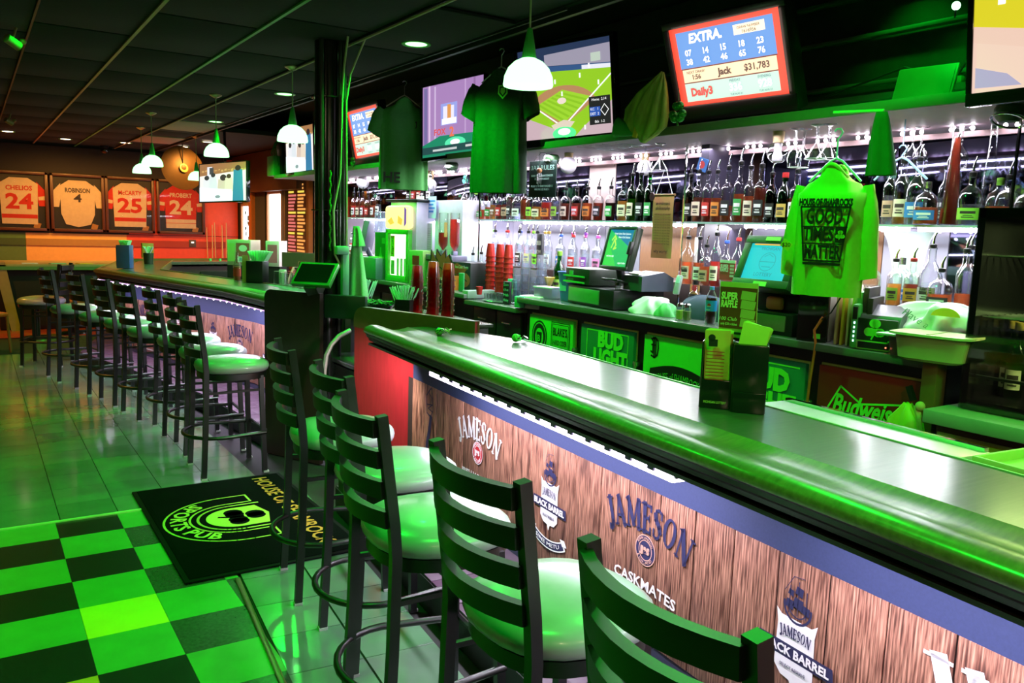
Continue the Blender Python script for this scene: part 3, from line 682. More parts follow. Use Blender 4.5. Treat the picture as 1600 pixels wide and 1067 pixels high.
t = thing('security_camera', 'dark dome camera under the ceiling before the jersey wall', 'camera', atz(163, 234, CEIL-.06))
MB().ball((0, 0, 0), .07).obj('dome', blackgloss, t); MB().cyl((0, 0, .03), (0, 0, .07), .075).obj('mount', blackplastic, t)
# black column with conduits and bead strings
col = thing('column', 'round black column between the two bar runs', 'column', (2.13, 5.66, 0))
MB().lathe([(.095, 0), (.095, CEIL)], seg=24).obj('shaft', M('column_gloss', (.012, .013, .012), .18), col)
for a, r in ((-2.35, .018), (-1.2, .012), (-.85, .02)): MB().cyl((.115*math.cos(a), .115*math.sin(a), .9), (.115*math.cos(a), .115*math.sin(a), CEIL), r).obj('pipe', M('pipe_gloss', (.03, .035, .03), .2), col)
for z in (1.75, 2.52): MB().lathe([(.116, z), (.119, z), (.119, z+.008), (.116, z+.008)], seg=20).obj('strap', M('pipe_gloss'), col)
cab = M('beige_cable', (.50, .48, .28), .5)
x0, y0 = 2.13, 5.66
ca = MB(); ca.tube([(x0+.02, y0-.30, CEIL-.01), (x0+.05, y0-.16, 2.72), (x0+.05, y0-.125, 2.5), (x0+.04, y0-.125, 2.0), (x0-.01, y0-.128, 1.75), (x0+.0, y0-.13, 1.45), (x0+.09, y0-.13, 1.28)], .008, 6)
tag(ca.obj('beaded_cable', cab), 'pale cable running down the front of the black column', 'cable')
ca = MB(); ca.tube([(x0+.14, y0-.30, CEIL-.01), (x0+.10, y0-.15, 2.68), (x0+.085, y0-.115, 2.5), (x0+.095, y0-.105, 1.9), (x0+.10, y0-.10, 1.35)], .007, 6)
tag(ca.obj('cable', cab), 'second pale cable down the right side of the black column', 'cable')
bd = MB()
for k in range(46): bd.ball((x0-.03+.004*math.sin(k), y0-.12, 2.02-.012*k), .007, 6, 4)
beads = stuff(bd.obj('bead_string', M('green_beads', (.10, .6, .06), .2, .3))); tag(beads, 'string of shiny green beads on the black column', 'beads', kind='stuff')

# ---------------------------------------------------------------- televisions
def tv(lab, ctr, yaw, tilt, w, h, bez=.025, chin=.05, dep=.06, roll=0, name='television', cat='television', casem=None):
    t = thing(name, lab, cat, ctr, math.radians(yaw), None, math.radians(tilt), math.radians(roll))
    cm_ = casem or blackgloss
    MB().box(0, dep/2+.004, -(chin-bez)/2, w+2*bez, dep, h+bez+chin, bev=.008).obj('case', cm_, t)
    m = MB()
    for x, z, sx, sz in ((0, h/2+bez/2, w+2*bez, bez), (0, -h/2-chin/2, w+2*bez, chin), (-w/2-bez/2, 0, bez, h), (w/2+bez/2, 0, bez, h)): m.box(x, -.002, z, sx, .014, sz, bev=.003)
    m.obj('bezel', cm_, t)
    return t
def scr(t, w, h, col, s=1.0, items=(), name='screen'):
    b = MB().box(0, .003, 0, w, .002, h).obj('screen', E('screen_%s' % hash_(col, s), col, s), t)
    if items: pic(b, 'screen_image', items, (0, .0015, 0))
    return b
def hash_(c, s): return '_'.join('%02d' % int(v*50) for v in c)+'_%d' % int(s*10)
def EC(col, s=1.0): return E('lit_%s' % hash_(col, s), col, s)
def lottery_tv(lab, ctr, yaw, tilt, w, h, roll=0):
    t = tv(lab, ctr, yaw, tilt, w, h, .04, .09, .09, roll, casem=blackplastic)
    W2, H2 = w, h; red = EC((.85, .06, .03), 1); blue = EC((.07, .25, .62), 1); wh = EC((.9, .95, 1), 1); cr = EC((.90, .70, .45), 1); mint = EC((.40, .72, .60), 1); ink = EC((.08, .05, .04), .6)
    b = scr(t, w, h, (.85, .06, .03), 1, [((-.44*w, -.02*h, .88*w, .46*h), blue), ((-.43*w, -.20*h, .86*w, .165*h), cr), ((-.43*w, -.45*h, .86*w, .235*h), mint), ((.10*w, .28*h, .27*w, .12*h), EC((.95, .85, .6), 1)), ((-.44*w, -.033*h, .88*w, .012*h), ink), ((-.43*w, -.213*h, .86*w, .012*h), ink)])
    T = lambda s, sz, m, x, z, **k: txt(s, sz*h, m, b, (x*w, -.004, z*h), 'screen_text', **k)
    T('EXTRA.', .16, wh, -.16, .34, bold=.003*h/.43, shear=.15); T('DRAW NUMBER', .045, ink, .235, .36); T('1616956', .06, ink, .235, .31)
    for i, row in enumerate((('07', '14', '15', '18', '23'), ('38', '42', '46', '65', '76'))):
        for j, s in enumerate(row): T(s, .105, wh, -.34+.165*j, .17-.115*i, bold=.0015)
    T('NEXT DRAW', .05, ink, -.30, -.075); T('1:56', .085, ink, -.30, -.14, bold=.001); T('Jack', .12, ink, -.03, -.12, bold=.002); T('$31,783', .115, ink, .26, -.12, bold=.001)
    T('Daily3', .14, EC((.55, .06, .05), .9), -.27, -.335, bold=.003); T('MIDDAY', .045, EC((.1, .2, .3), .7), .05, -.25); T('EVENING', .045, EC((.1, .2, .3), .7), .31, -.25)
    T('336', .13, wh, .05, -.335, bold=.002); T('928', .13, wh, .31, -.335, bold=.002); T('TUE AUG 21', .035, EC((.1, .2, .3), .7), .05, -.42); T('TUE AUG 21', .035, EC((.1, .2, .3), .7), .31, -.42)
    light('screen_glow', 'AREA', (0, 0, 0), 3, (.9, .6, .5), w, h).parent = t
    t.children[-1].rotation_euler = (PI/2, 0, 0); t.children[-1].location = (0, -.03, 0)
    return t
lottery_tv('big tilted television showing lottery numbers, red framed picture', (3.55, 3.332, 2.626), -84.9, 20.9, .735, .44)
lottery_tv('smaller television with red framed lottery numbers beside the black column', (3.6, 8.46, 2.645), -85, 11.5, .66, .50, 2.3)
# ball game television
w, h = .80, .635
t = tv('television showing a whole baseball diamond in play, beside the dome pendant', (3.6, 4.905, 2.653), -72.1, 6.6, w, h, .028, .055, .06, 2.1)
G1 = EC((.24, .50, .02), 1.15); G2 = EC((.30, .58, .03), 1.2); DIRT = EC((.50, .26, .12), 1); WHT = EC((.95, .95, .95), 1.1); NV = EC((.03, .05, .12), .8); PK = EC((.62, .45, .50), 1)
def P_(*a): return [(x*w, z*h) for x, z in a]
it = [(P_((-.5, .32), (.5, .22), (.5, .5), (-.5, .5)), NV), (P_((-.2, .30), (.5, .235), (.5, .44), (-.2, .42)), EC((.35, .32, .42), 1)), (P_((-.5, .26), (.5, .18), (.5, .235), (-.5, .32)), EC((.04, .10, .25), 1)),
      (P_((.2, .205), (.5, .18), (.5, .225), (.2, .25)), EC((.85, .85, .95), 1)),
      (P_((-.5, -.42), (-.5, -.22), (0, -.46), (-.1, -.5), (-.5, -.5)), PK), (P_((.5, -.15), (.5, -.5), (.1, -.5), (.2, -.40)), PK),
      (P_(*[(-.02+.38*math.cos(a), -.22+.285*math.sin(a)) for a in [.35+i*2.35/16 for i in range(17)]], (-.06, -.40)), DIRT),
      (P_((-.33, -.13), (-.02, -.35), (.28, -.09), (-.02, .02)), G2)]
for k in range(6): it.append((P_((-.30+.05*k, -.12+.02*k), (-.02+.05*k, -.33+.04*k), (.0+.05*k, -.315+.04*k), (-.28+.05*k, -.105+.02*k)), G1))
it += [(q, WHT) for q in stroke(P_((-.48, -.02), (-.05, -.37)), .010)+stroke(P_((.5, .12), (.0, -.36)), .010)]
it += [(P_(*disc(-.03, -.10, .05, .035, 14)), EC((.9, .75, .65), 1)), (P_((-.16, -.36), (-.02, -.31), (.10, -.34), (.02, -.44), (-.1, -.45)), EC((.8, .65, .55), 1)), (P_(*disc(-.02, -.46, .13, .075, 16)), EC((.1, .8, .3), 1.2)), (P_(*disc(-.02, -.44, .07, .04, 14)), WHT)]
for x, z in ((-.35, -.07), (-.1, .09), (.17, .12), (.36, .02), (-.03, -.05), (.2, -.44), (.27, .21), (-.22, .2)): it.append((P_((x, z), (x+.016, z), (x+.016, z+.05), (x, z+.05)), WHT))
it += [((.26*w, -.40*h, .22*w, .30*h), EC((.02, .02, .02), 1)), ((.265*w, -.31*h, .11*w, .10*h), EC((.03, .10, .45), 1))]
it += [(q, WHT) for q in stroke(P_((.38, -.25), (.42, -.19), (.46, -.25), (.42, -.31), (.38, -.25)), .005)]
it += [((.3*w, .27*h, .1*w, .09*h), EC((.6, .7, .6), .9))]
b = scr(t, w, h, (.27, .54, .02), 1.15, it)
for s, x, z in (('KC   1', .32, -.235), ('DET  2', .32, -.285), ('8th  1-2', .37, -.37), ('Home  2.14', .37, -.135)): txt(s, .04*h, WHT, b, (x*w, -.009, z*h), 'screen_text')
# purple television
w, h = .79, .63
t = tv('television with a purple blurred picture between the two hanging shirts', (3.6, 6.549, 2.618), -76.3, -1.3, w, h, .012, .03, .05, 3)
it = [((-.48*w, -.45*h, .06*w, .93*h), EC((.22, .18, .42), .9)), ((-.40*w, -.40*h, .03*w, .9*h), EC((.75, .55, .8), 1)), ((-.30*w, -.38*h, .025*w, .86*h), EC((.65, .5, .75), 1)), ((.2*w, -.35*h, .02*w, .85*h), EC((.62, .42, .72), .9)), ((.34*w, -.35*h, .03*w, .85*h), EC((.34, .18, .42), .9)),
      ((-.19*w, -.08*h, .27*w, .30*h), EC((.35, .40, .85), 1)), ((-.15*w, -.02*h, .18*w, .2*h), EC((.75, .72, .95), 1.2)), ((-.08*w, .0*h, .06*w, .2*h), EC((.8, .35, .1), 1)), ((-.17*w, -.07*h, .24*w, .08*h), EC((.95, .9, 1), 1.2)),
      (P_((-.5, -.33), (-.2, -.22), (.5, -.24), (.5, -.5), (-.5, -.5)), EC((.02, .30, .16), .9)), (P_(*disc(.05, -.34, .17, .08, 16)), EC((.1, .75, .4), 1.2)), (P_(*disc(.05, -.33, .08, .04, 14)), WHT), ((-.5*w, -.46*h, w, .10*h), EC((.03, .10, .10), .8)), ((-.32*w, -.43*h, .40*w, .03*h), EC((.6, .65, .65), 1)), ((.22*w, -.42*h, .2*w, .03*h), EC((.7, .7, .7), 1))]
b = scr(t, w, h, (.42, .24, .52), 1.0, it); txt('FOX', .12*h, EC((.75, .1, .1), 1), b, (-.2*w, -.006, -.17*h), 'screen_text', bold=.002); txt('2', .18*h, EC((.9, .2, .1), 1), b, (-.0*w, -.006, -.19*h), 'screen_text', bold=.004)
# baseball close-up at the right edge
w, h = 1.0, .60
t = tv('television with a close yellow-green baseball infield, cut by the picture edge', (3.45, 1.36, 2.575), -74, 4, w, h, .022, .05, .05, 3)
Y1 = EC((.72, .62, .02), 1.25)
it = [(P_((-.5, .30), (-.1, .22), (.5, .10), (.5, .16), (-.1, .33), (-.5, .36)), EC((.95, .85, .75), 1.2)), (P_((-.35, .32), (.0, .38), (.5, .36), (.5, .20), (-.1, .27)), EC((.85, .58, .36), 1.1)), (P_((-.5, -.08), (.5, -.42), (.5, -.5), (-.5, -.5)), EC((.82, .58, .48), 1.1)), (P_((-.5, -.18), (-.5, -.08), (.5, -.42), (.5, -.5), (.3, -.5)), EC((.80, .55, .45), 1.1))]
it += [(q, EC((1, .95, .85), 1.3)) for q in stroke(P_((-.5, .26), (-.3, .25), (.1, .16), (.5, .08)), .02)+stroke(P_((-.40, .04), (-.40, .14), (-.28, .13)), .012)]
it += [(P_((-.42, .03), (-.395, .03), (-.395, .11), (-.42, .11)), WHT), (P_((-.36, .27), (-.345, .27), (-.345, .32), (-.36, .32)), EC((.05, .05, .05), 1)), (P_(*disc(-.22, -.42, .10, .035, 14)), EC((.55, .5, .72), 1)), (P_(*disc(-.22, -.42, .05, .02, 12)), WHT), (P_((-.49, -.47), (-.49, -.34), (-.38, -.40), (-.33, -.48)), EC((.45, .40, .60), 1))]
scr(t, w, h, (.62, .55, .02), 1.2, it)
# two televisions showing people at a table
def crowd(t, w, h):
    P2 = lambda *a: [(x*w, z*h) for x, z in a]
    it = [(P2((-.5, .18), (.5, .30), (.5, .5), (-.5, .5)), EC((.42, .20, .08), 1))]
    for k in range(14): it.append((P2((-.45+.07*k, .28+.02*(k % 3)), (-.40+.07*k, .28+.02*(k % 3)), (-.40+.07*k, .33+.03*(k % 2)), (-.45+.07*k, .33)), EC((.70, .42, .15), 1)))
    it += [(P2((-.33, .12), (-.22, .12), (-.22, .42), (-.33, .42)), EC((.85, .85, .9), 1.1)), (P2((-.28, .22), (-.19, .22), (-.19, .40), (-.28, .40)), EC((.1, .1, .1), .8))]
    for x, hz, r, c, hc in ((-.34, .13, .055, (.9, .9, .95), (.05, .04, .04)), (-.20, .2, .05, (.8, .85, .9), (.04, .04, .05)), (.02, .12, .07, (.75, .6, .5), (.06, .04, .04)), (.14, .15, .05, (.9, .75, .6), (.08, .05, .03)), (.33, .35, .06, (.05, .22, .42), (.05, .03, .03))):
        it += [(P2((x-r*1.9, -.5 if c[0] < .1 else -.25), (x+r*1.9, -.5 if c[0] < .1 else -.25), (x+r*1.5, hz-.04), (x-r*1.5, hz-.04)), EC(c, 1)), (P2(*disc(x, hz, r, r*1.2, 12)), EC(hc, 1))]
    it += [(P2((-.5, -.5), (.2, -.5), (.2, -.2), (-.5, -.12)), EC((.85, .86, .95), 1.2)), (P2(*disc(-.1, -.38, .06, .04, 10)), EC((.3, .35, .4), 1))]
    scr(t, w, h, (.92, .85, .80), 1.15, it)
crowd(tv('television showing people around a table, before the orange wall', (2.977, 12.0, 2.19), -70, -1.5, 1.10, .52, .012, .02, .05, 1.3), 1.10, .52)
w7 = bpy.data.objects; tvb = MB(); tvb.tube([(3.05, 12.12, 2.48), (3.05, 12.15, CEIL)], .02, 8); tag(tvb.obj('ceiling_mount', blackplastic), 'black ceiling pole of the television before the orange wall', 'mount')
crowd(tv('narrow looking television showing people, just left of the black column', (3.6, 10.6, 2.60), -82, .6, .76, .56, .02, .03, .05, 1.8), .76, .56)

# ---------------------------------------------------------------- back bar carcass
YL, YR = 11.6, 1.95
sof = struct(MB().box(4.05, (YL+.0)/2+.65, 2.282, .92, YL-1.3, .036).obj('trim_8', M('soffit_lilac', (.55, .42, .50), .5), None))
MB().box(3.585, (YL)/2+.65, 2.285, .02, YL-1.3, .05, bev=.004).obj('soffit_edge', M('soffit_green_edge', (.16, .24, .14), .5), sof)
fas = MB().box(4.32, (YL+YR)/2, 2.222, .03, YL-YR, .028).obj('valance', M('valance_white', (.60, .40, .42), .5), sof)
dt = MB()
y = YR+.1
while y < YL-.2:
    for k in range(3): dt.ball((4.27, y+.055*k, 2.245), .012, 6, 4)
    y += .27
stuff(dt.obj('led_bulbs', E('led_bulb', (1, .93, 1), 22), sof))
mirror = M('smoky_mirror', (.13, .13, .22), .06, 1, noise=.03)
whiteback = M('lit_back_panel', (.30, .29, .36), .35, noise=.05)
reflected_brown = M('brown_back_panel', (.24, .115, .05), .35, noise=.3, stretch=(6, 6, 1))  # brown painted on in place of the brown wall's mirror reflection
edges = [11.6, 9.8, 8.4, 7.15, 5.6, 4.05, 3.9, 2.9, 1.95]
kinds = 'mmmmmdmm'
for i in range(len(edges)-1):
    y1, y0 = edges[i], edges[i+1]
    MB().box(4.585, (y0+y1)/2, 1.99, .02, y1-y0-.008, .50, bev=.002).obj('mirror_panel', mirror if kinds[i] == 'm' else darkwood, wr)
for y1, y0, m_ in ((11.6, 8.4, whiteback), (8.4, 7.0, whiteback), (7.0, 5.55, whiteback), (5.55, 5.1, M('grey_back_panel', (.25, .26, .30), .3)), (5.1, 4.2, reflected_brown), (4.2, 3.95, darkwood), (3.95, 3.6, whiteback), (3.6, 2.95, reflected_brown), (2.95, 2.55, whiteback), (2.55, 1.95, mirror)):
    MB().box(4.585, (y0+y1)/2, 1.43, .02, y1-y0-.006, .62, bev=.002).obj('back_panel', m_, wr)
gshelf = glass('shelf_glass', (.80, .95, .92), .5)
sh = thing('glass_shelf', 'long glass bottle shelf with pale green edge along the mirrored wall', 'shelf', (4.27, 4.7, 1.745))
for y1, y0 in ((10.6, 8.25), (6.72, 4.11), (4.03, 2.75), (2.70, 1.98)):
    MB().box(0, (y0+y1)/2-4.7, 0, .54, y1-y0, .010).obj('glass_pane', gshelf, sh); MB().box(-.272, (y0+y1)/2-4.7, 0, .006, y1-y0, .012).obj('pane_edge', M('glass_edge', (.35, .55, .50), .15), sh)
    dd = MB(); yy = y0+.06
    while yy < y1-.03: dd.ball((.20, yy-4.7, -.018), .009, 6, 4); yy += .085
    stuff(dd.obj('led_bulbs', E('led_bulb'), sh))
    MB().cyl((.24, y0-4.7, -.012), (.24, y1-4.7, -.012), .008, seg=6).obj('light_tube', ledstrip, sh)
for y in (6.74, 4.07, 2.72, 1.97, 8.22): MB().cyl((4.02, y, 1.135), (4.02, y, 2.26), .008, seg=6).obj('shelf_post', chrome, sh, (-4.27, -4.7, -1.745))
tier = thing('bottle_riser', 'low wooden bottle step behind the back counter goods', 'shelf', (4.3, 4.6, 1.135))
MB().box(.04, -.25, .1, .44, 4.7, .2, bev=.004).obj('riser_body', M('riser_dark', (.06, .045, .04), .4), tier); MB().box(.04, 4.85, .055, .44, 2.3, .2, bev=.004).obj('riser_body', M('riser_dark'), tier)
# back counter: three levels, with cooler doors below
ctop = M('counter_laminate', (.14, .15, .15), .22, coat=.3); cbody = M('cooler_black', (.016, .014, .013), .4)
def counter(lab, y0, y1, z, x0=3.62):
    c = thing('back_counter', lab, 'counter', (x0, (y0+y1)/2, 0))
    MB().box(.45, 0, z-.02, .95, y1-y0, .04, bev=.005).obj('worktop', ctop, c)
    MB().box(.50, 0, (z-.04)/2, .84, y1-y0-.01, z-.04).obj('carcass', cbody, c)
    return c
bc1 = counter('high back counter holding both tills, with cooler doors below', 2.0, 5.42, 1.135)
bc2 = counter('lower back counter with two dark drawers under the shot glasses', 5.43, 6.25, 1.045)
bc3 = counter('back counter behind the red beer cups and the lit cooler', 6.26, 10.8, 1.09)
for y in (5.64, 6.02):
    d = MB().box(.06, 0, .86, .03, .36, .26, bev=.006).obj('drawer', M('drawer_black', (.02, .018, .017), .35), bc2, (0, y-bc2.location.y, 0))
    MB().box(.03, 0, .90, .03, .12, .018, bev=.006).obj('drawer_pull', chrome, d)
for k in range(3): MB().box(.07, 7.0+.8*k-bc3.location.y, .55, .02, .74, .8, bev=.006).obj('cooler_door', M('drawer_black'), bc3)
MB().box(-.01, -1.69, .98, .08, .07, .33, bev=.004).obj('end_post', M('end_post_orange', (.22, .10, .03), .5), bc1)
# cooler doors with magnets / posters
signg = M('sign_green', (.12, .72, .08), .45, noise=.06); signt = M('sign_teal', (.02, .22, .16), .45, noise=.06); signr = M('sign_red', (.34, .018, .012), .4, noise=.15); signy = M('sign_yellow', (.72, .72, .05), .45)
lime = M('lime_print', (.25, .95, .10), .5)
def door(lab, y1, y0, ztop, face, h=.75, x=3.655):
    w = y1-y0; t = thing('cooler_door', lab, 'cooler door', (x, (y0+y1)/2, ztop-h/2), -PI/2)
    MB().box(0, .018, 0, w, .03, h, bev=.005).obj('door_panel', face, t)
    MB().box(0, .034, .006, w+.012, .012, h+.012, bev=.004).obj('door_edge', M('brass_edge', (.5, .45, .15), .4, .4), t)
    b = MB().box(w/2+.03, .0, .06, .018, .03, .26, bev=.006).obj('door_handle', M('handle_steel', (.5, .6, .5), .25, .9), t)
    for z in (-.05, .17): MB().box(w/2+.025, .01, z, .04, .03, .03, bev=.004).obj('handle_mount', M('handle_steel'), b)
    return t, w
def hos(t, w, zc, ink, fg, s=1):
    poly = [(-.36*w, zc-.10)]+[(-.36*w+.72*w*i/12, zc+.045*math.sin(PI*i/12)+.0) for i in range(13)]+[(.36*w, zc-.10)]
    pic(t, 'printing', [([(-.42*w, zc-.13), (-.42*w, zc-.02)]+[(x*1.12, z+.02) for x, z in poly[1:-1]]+[(.42*w, zc-.02), (.42*w, zc-.13)], fg), ([(-.40*w, zc-.13), (-.40*w, zc-.025)]+[(x*1.08, z+.012) for x, z in poly[1:-1]]+[(.40*w, zc-.025), (.40*w, zc-.13)], ink)], (0, .001, 0))
    txt('HOUSE of SHAMROCKS', .075, fg, t, (0, -.0015, zc-.02), 'printing', arch=.75, w=.64*w)
d1, w = door('green cooler door sign reading BLAKE\'S HARD CIDER', 5.32, 4.755, 1.01, signg)
pic(d1, 'printing', [(disc(-.14, .22, .10, .12, 24), blackprint), (disc(-.14, .22, .088, .106, 24), signg), (disc(-.14, .22, .080, .097, 24), blackprint), (disc(-.14, .21, .055, .072, 20), signg), ([(-.175, .25), (-.105, .25), (-.11, .18), (-.14, .15), (-.17, .18)], blackprint), ((-.22, .08, .16, .06), blackprint), ((.015, .14, .235, .21), blackprint), ((.023, .147, .219, .196), signg), ((.031, .155, .203, .18), blackprint), ((.036, .16, .193, .17), signg)], (0, .001, 0))
txt("BLAKE'S", .085, blackprint, d1, (.132, -.004, .275), 'printing', bold=.001, w=.175); txt('HARD CIDER', .055, blackprint, d1, (.132, -.004, .195), 'printing', w=.175); txt('B', .07, signg, d1, (-.14, -.005, .20), 'printing', bold=.002)
d2, w = door('teal cooler door sign with whole BUD LIGHT lettering', 4.66, 4.09, 1.01, signt)
pic(d2, 'printing', [(q, lime) for q in stroke([(-.21, -.3), (-.21, .345), (.23, .345), (.23, -.3)], .008)], (0, .001, 0))
txt('BUD', .15, lime, d2, (.05, -.003, .285), 'printing', bold=.009, w=.27); txt('LIGHT', .15, lime, d2, (.05, -.003, .16), 'printing', bold=.009, w=.36)
d3, w = door('bright green cooler door sign with two gothic D letters and pub name', 3.99, 3.35, 1.015, signg)
def gothD(cx, cz, s):
    L = [(0, -.5), (0, .42), (-.12, .5)], [(-.2, .40), (.05, .5), (.30, .36), (.36, .0), (.30, -.34), (.05, -.5), (-.25, -.42)], [(-.25, .12), (.12, .12)], [(-.3, -.2), (-.12, -.28), (-.12, .3), (-.28, .42)], [(.14, .4), (.14, -.4)]
    return [q for l in L for q in stroke([(cx+x*s*.8, cz+z*s) for x, z in l], .085*s)]
pic(d3, 'printing', [(q, blackprint) for q in gothD(-.22, .30, .13)+gothD(.24, .30, .13)], (0, .001, 0)); hos(d3, w, .15, blackprint, signg)
d4, w = door('teal cooler door sign with BUD LIGHT half hidden by the raffle holder', 3.27, 2.735, 1.01, signt)
pic(d4, 'printing', [(q, lime) for q in stroke([(-.21, -.3), (-.21, .345), (.23, .345)], .008)], (0, .001, 0)); txt('BUD', .16, lime, d4, (.03, -.003, .255), 'printing', bold=.010, w=.29); txt('LIGHT', .16, lime, d4, (.03, -.003, .12), 'printing', bold=.010, w=.38)
d5, w = door('dark red cooler door with green bow tie outline and script Budweiser', 2.655, 2.10, 1.02, signr)
bow = [(-.27, .0), (-.20, .17), (-.02, .075), (.26, .12), (.25, -.10), (.20, -.16), (.0, -.05), (-.24, -.07), (-.27, .0)]
pic(d5, 'printing', [(q, lime) for q in stroke([(-.23, .12), (-.14, .285), (-.02, .215), (.22, .255)], .010)+stroke([(-.21, .13), (-.03, .14), (.14, .03), (.21, .15)], .010)], (0, .001, 0)); txt('Budweiser', .14, lime, d5, (.02, -.003, .19), 'printing', shear=.35, bold=.004, w=.42)
gc = thing('side_counter', 'steel topped counter glowing green under the tall wine fridge', 'counter', (3.50, 1.1, 0))
MB().box(.35, 0, .92, .85, 1.7, .06, bev=.006).obj('worktop', M('green_lit_steel', (.45, .55, .45), .3, .3), gc)
MB().box(.42, 0, .44, .78, 1.68, .88).obj('carcass', M('carcass_maroon', (.12, .03, .025), .5), gc)
d6, w = door('yellow cooler door sign with black arched pub name, below the wine fridge', 1.93, 1.23, .83, signy, .6, 3.50); hos(d6, w, .20, blackprint, signy)
# tall wine fridge
wf_ = thing('wine_fridge', 'tall black glass-fronted fridge at the right edge with white wine inside', 'fridge', (3.58, 1.30, .955))
fb = M('fridge_black', (.008, .008, .009), .15)
for x, y, z, sx, sy, sz in ((.36, 0, .02, .7, 1.16, .04), (.36, 0, .84, .7, 1.16, .04), (.36, .57, .43, .7, .03, .86), (.36, -.57, .43, .7, .03, .86), (.70, 0, .43, .03, 1.16, .86)): MB().box(x, y, z, sx, sy, sz).obj('cabinet', fb, wf_)
MB().box(.0, 0, .43, .012, 1.16, .86).obj('glass_door', glass('fridge_glass', (.72, .75, .72), .4, .02), wf_)
for z in (.40, .66):
    for k in range(12): MB().cyl((.06+.05*k, -.55, z), (.06+.05*k, .55, z), .004, seg=5).obj('shelf_wire', M('wire_dark', (.10, .12, .10), .3, .8), wf_)
for k, y in enumerate((.33, .27)): pic(wf_, 'icons', [(q, M('icon_yellow', (.5, .45, .1), .5)) for q in band(0, 0, .009, .0115)+stroke([(-.005, 0), (.005, 0)], .003)], (-.008, y, .83)).rotation_euler = (0, 0, -PI/2)
MB().box(.30, 0, .30, .02, 1.1, .012).obj('bottle_rail', M('wire_dark'), wf_, (-.24, 0, -.16))

l_ = light('fridge_lamp', 'AREA', (3.68, 1.30, 1.765), 22, (.85, 1, .35), .1, .9)
# ---------------------------------------------------------------- bottles
PROF = {
 'round': (.037, [(0, 0), (.034, 0), (.037, .005), (.037, .185), (.034, .205), (.021, .228), (.0145, .245), (.0135, .29), (.0155, .291), (.0155, .302)], 0),
 'square': (.036, [(0, 0), (.033, 0), (.036, .005), (.036, .175), (.032, .19), (.018, .205), (.0145, .215), (.0135, .27), (.0155, .271), (.0155, .282)], 5),
 'flat': (.046, [(0, 0), (.043, 0), (.046, .006), (.046, .14), (.040, .168), (.02, .19), (.0145, .20), (.0135, .25), (.0155, .251), (.0155, .262)], 4),
 'fancy': (.042, [(0, 0), (.037, 0), (.036, .01), (.040, .10), (.042, .15), (.040, .17), (.028, .188), (.0145, .196), (.0135, .235), (.0155, .236), (.0155, .247)], 0),
 'cone': (.046, [(0, 0), (.044, 0), (.046, .008), (.044, .05), (.030, .22), (.019, .36), (.0175, .44), (.0195, .441), (.0195, .455)], 0),
 'jug': (.055, [(0, 0), (.053, 0), (.055, .006), (.055, .11), (.045, .145), (.022, .165), (.016, .175), (.015, .20), (.017, .202), (.017, .21)], 4),
 'big': (.048, [(0, 0), (.046, 0), (.048, .006), (.048, .17), (.040, .20), (.022, .235), (.016, .25), (.0155, .31), (.0175, .311), (.0175, .322)], 5),
 'wine': (.037, [(0, 0), (.036, 0), (.037, .005), (.037, .19), (.030, .22), (.015, .25), (.0145, .31), (.016, .312), (.016, .32)], 0),
}
BM = {}
def bmeshes(kind):
    if kind in BM: return BM[kind]
    r, pr, sq = PROF[kind]; top = pr[-1][1]
    body = MB().lathe(pr, seg=16, sq=sq).mesh('glass_body', 1.0)
    zl = next(z for q, z in pr if z > .08)  # shoulder start
    zl = .36 if kind == 'cone' else max(z for q, z in pr if q > r*.93)
    liq = {}
    def rad_at(zz):
        for (qa, za), (qb, zb) in zip(pr, pr[1:]):
            if za <= zz <= zb and zb > za: return qa+(qb-qa)*(zz-za)/(zb-za)
        return r
    for f in (.5, .8, 1.0):
        zt = zl*f; p = [(max(.0005, q*.93), z+.003) for q, z in pr if z < zt]+[(rad_at(zt)*.93, zt)]
        liq[f] = MB().lathe([(.0005, .003)]+p[1:]+[(.0005, zt)], seg=14, sq=sq).mesh('liquid', 1.0)
    # label wraps the front (towards -y)
    m = MB(); z0, z1 = (.04, .05) if kind == 'cone' else (zl*.2, zl*.66)
    def patch(za, zb, a, d, mi):
        m.mi = mi
        def fn(u, v):
            t = -PI/2+(u-.5)*2*a; ca, sa = math.cos(t), math.sin(t); k = 1
            if sq: k = (abs(ca)**sq+abs(sa)**sq)**(-1/sq)
            return ((r+d)*ca*k, (r+d)*sa*k, za+(zb-za)*v)
        m.grid(fn, 9, 2)
    patch(z0, z1, .8, .0008, 0); patch(z0+(z1-z0)*.52, z0+(z1-z0)*.74, .55, .0014, 1); patch(z0+(z1-z0)*.18, z0+(z1-z0)*.26, .45, .0014, 1); patch(z0+(z1-z0)*.34, z0+(z1-z0)*.40, .35, .0014, 1)
    lab = m.mesh('label', 1.0)
    pour = MB(); pour.lathe([(.012, top-.005), (.017, top), (.017, top+.016), (.010, top+.02)], seg=10); pour.mi = 1
    pour.tube([(0, 0, top+.018), (0, 0, top+.045), (.004, 0, top+.060), (.012, 0, top+.082)], [.0065, .006, .005, .0045], 7); pour = pour.mesh('pourer', 1.0)
    capm = MB().lathe([(.0165, top-.022), (.0172, top-.02), (.0172, top+.012), (.001, top+.014)], seg=12).mesh('cap', 1.0)
    for me, n in ((body, 1), (lab, 2), (pour, 2), (capm, 1)):
        for _ in range(n): me.materials.append(white)
    for me in liq.values(): me.materials.append(white)
    BM[kind] = (body, liq, lab, pour, capm, top); return BM[kind]
clear = glass('clear_glass', (.93, .95, .96), .55); greeng = glass('green_glass', (.10, .48, .12), .5); darkg = glass('dark_glass', (.10, .09, .06), .45); bluegl = glass('blue_glass', (.3, .5, .9), .5)
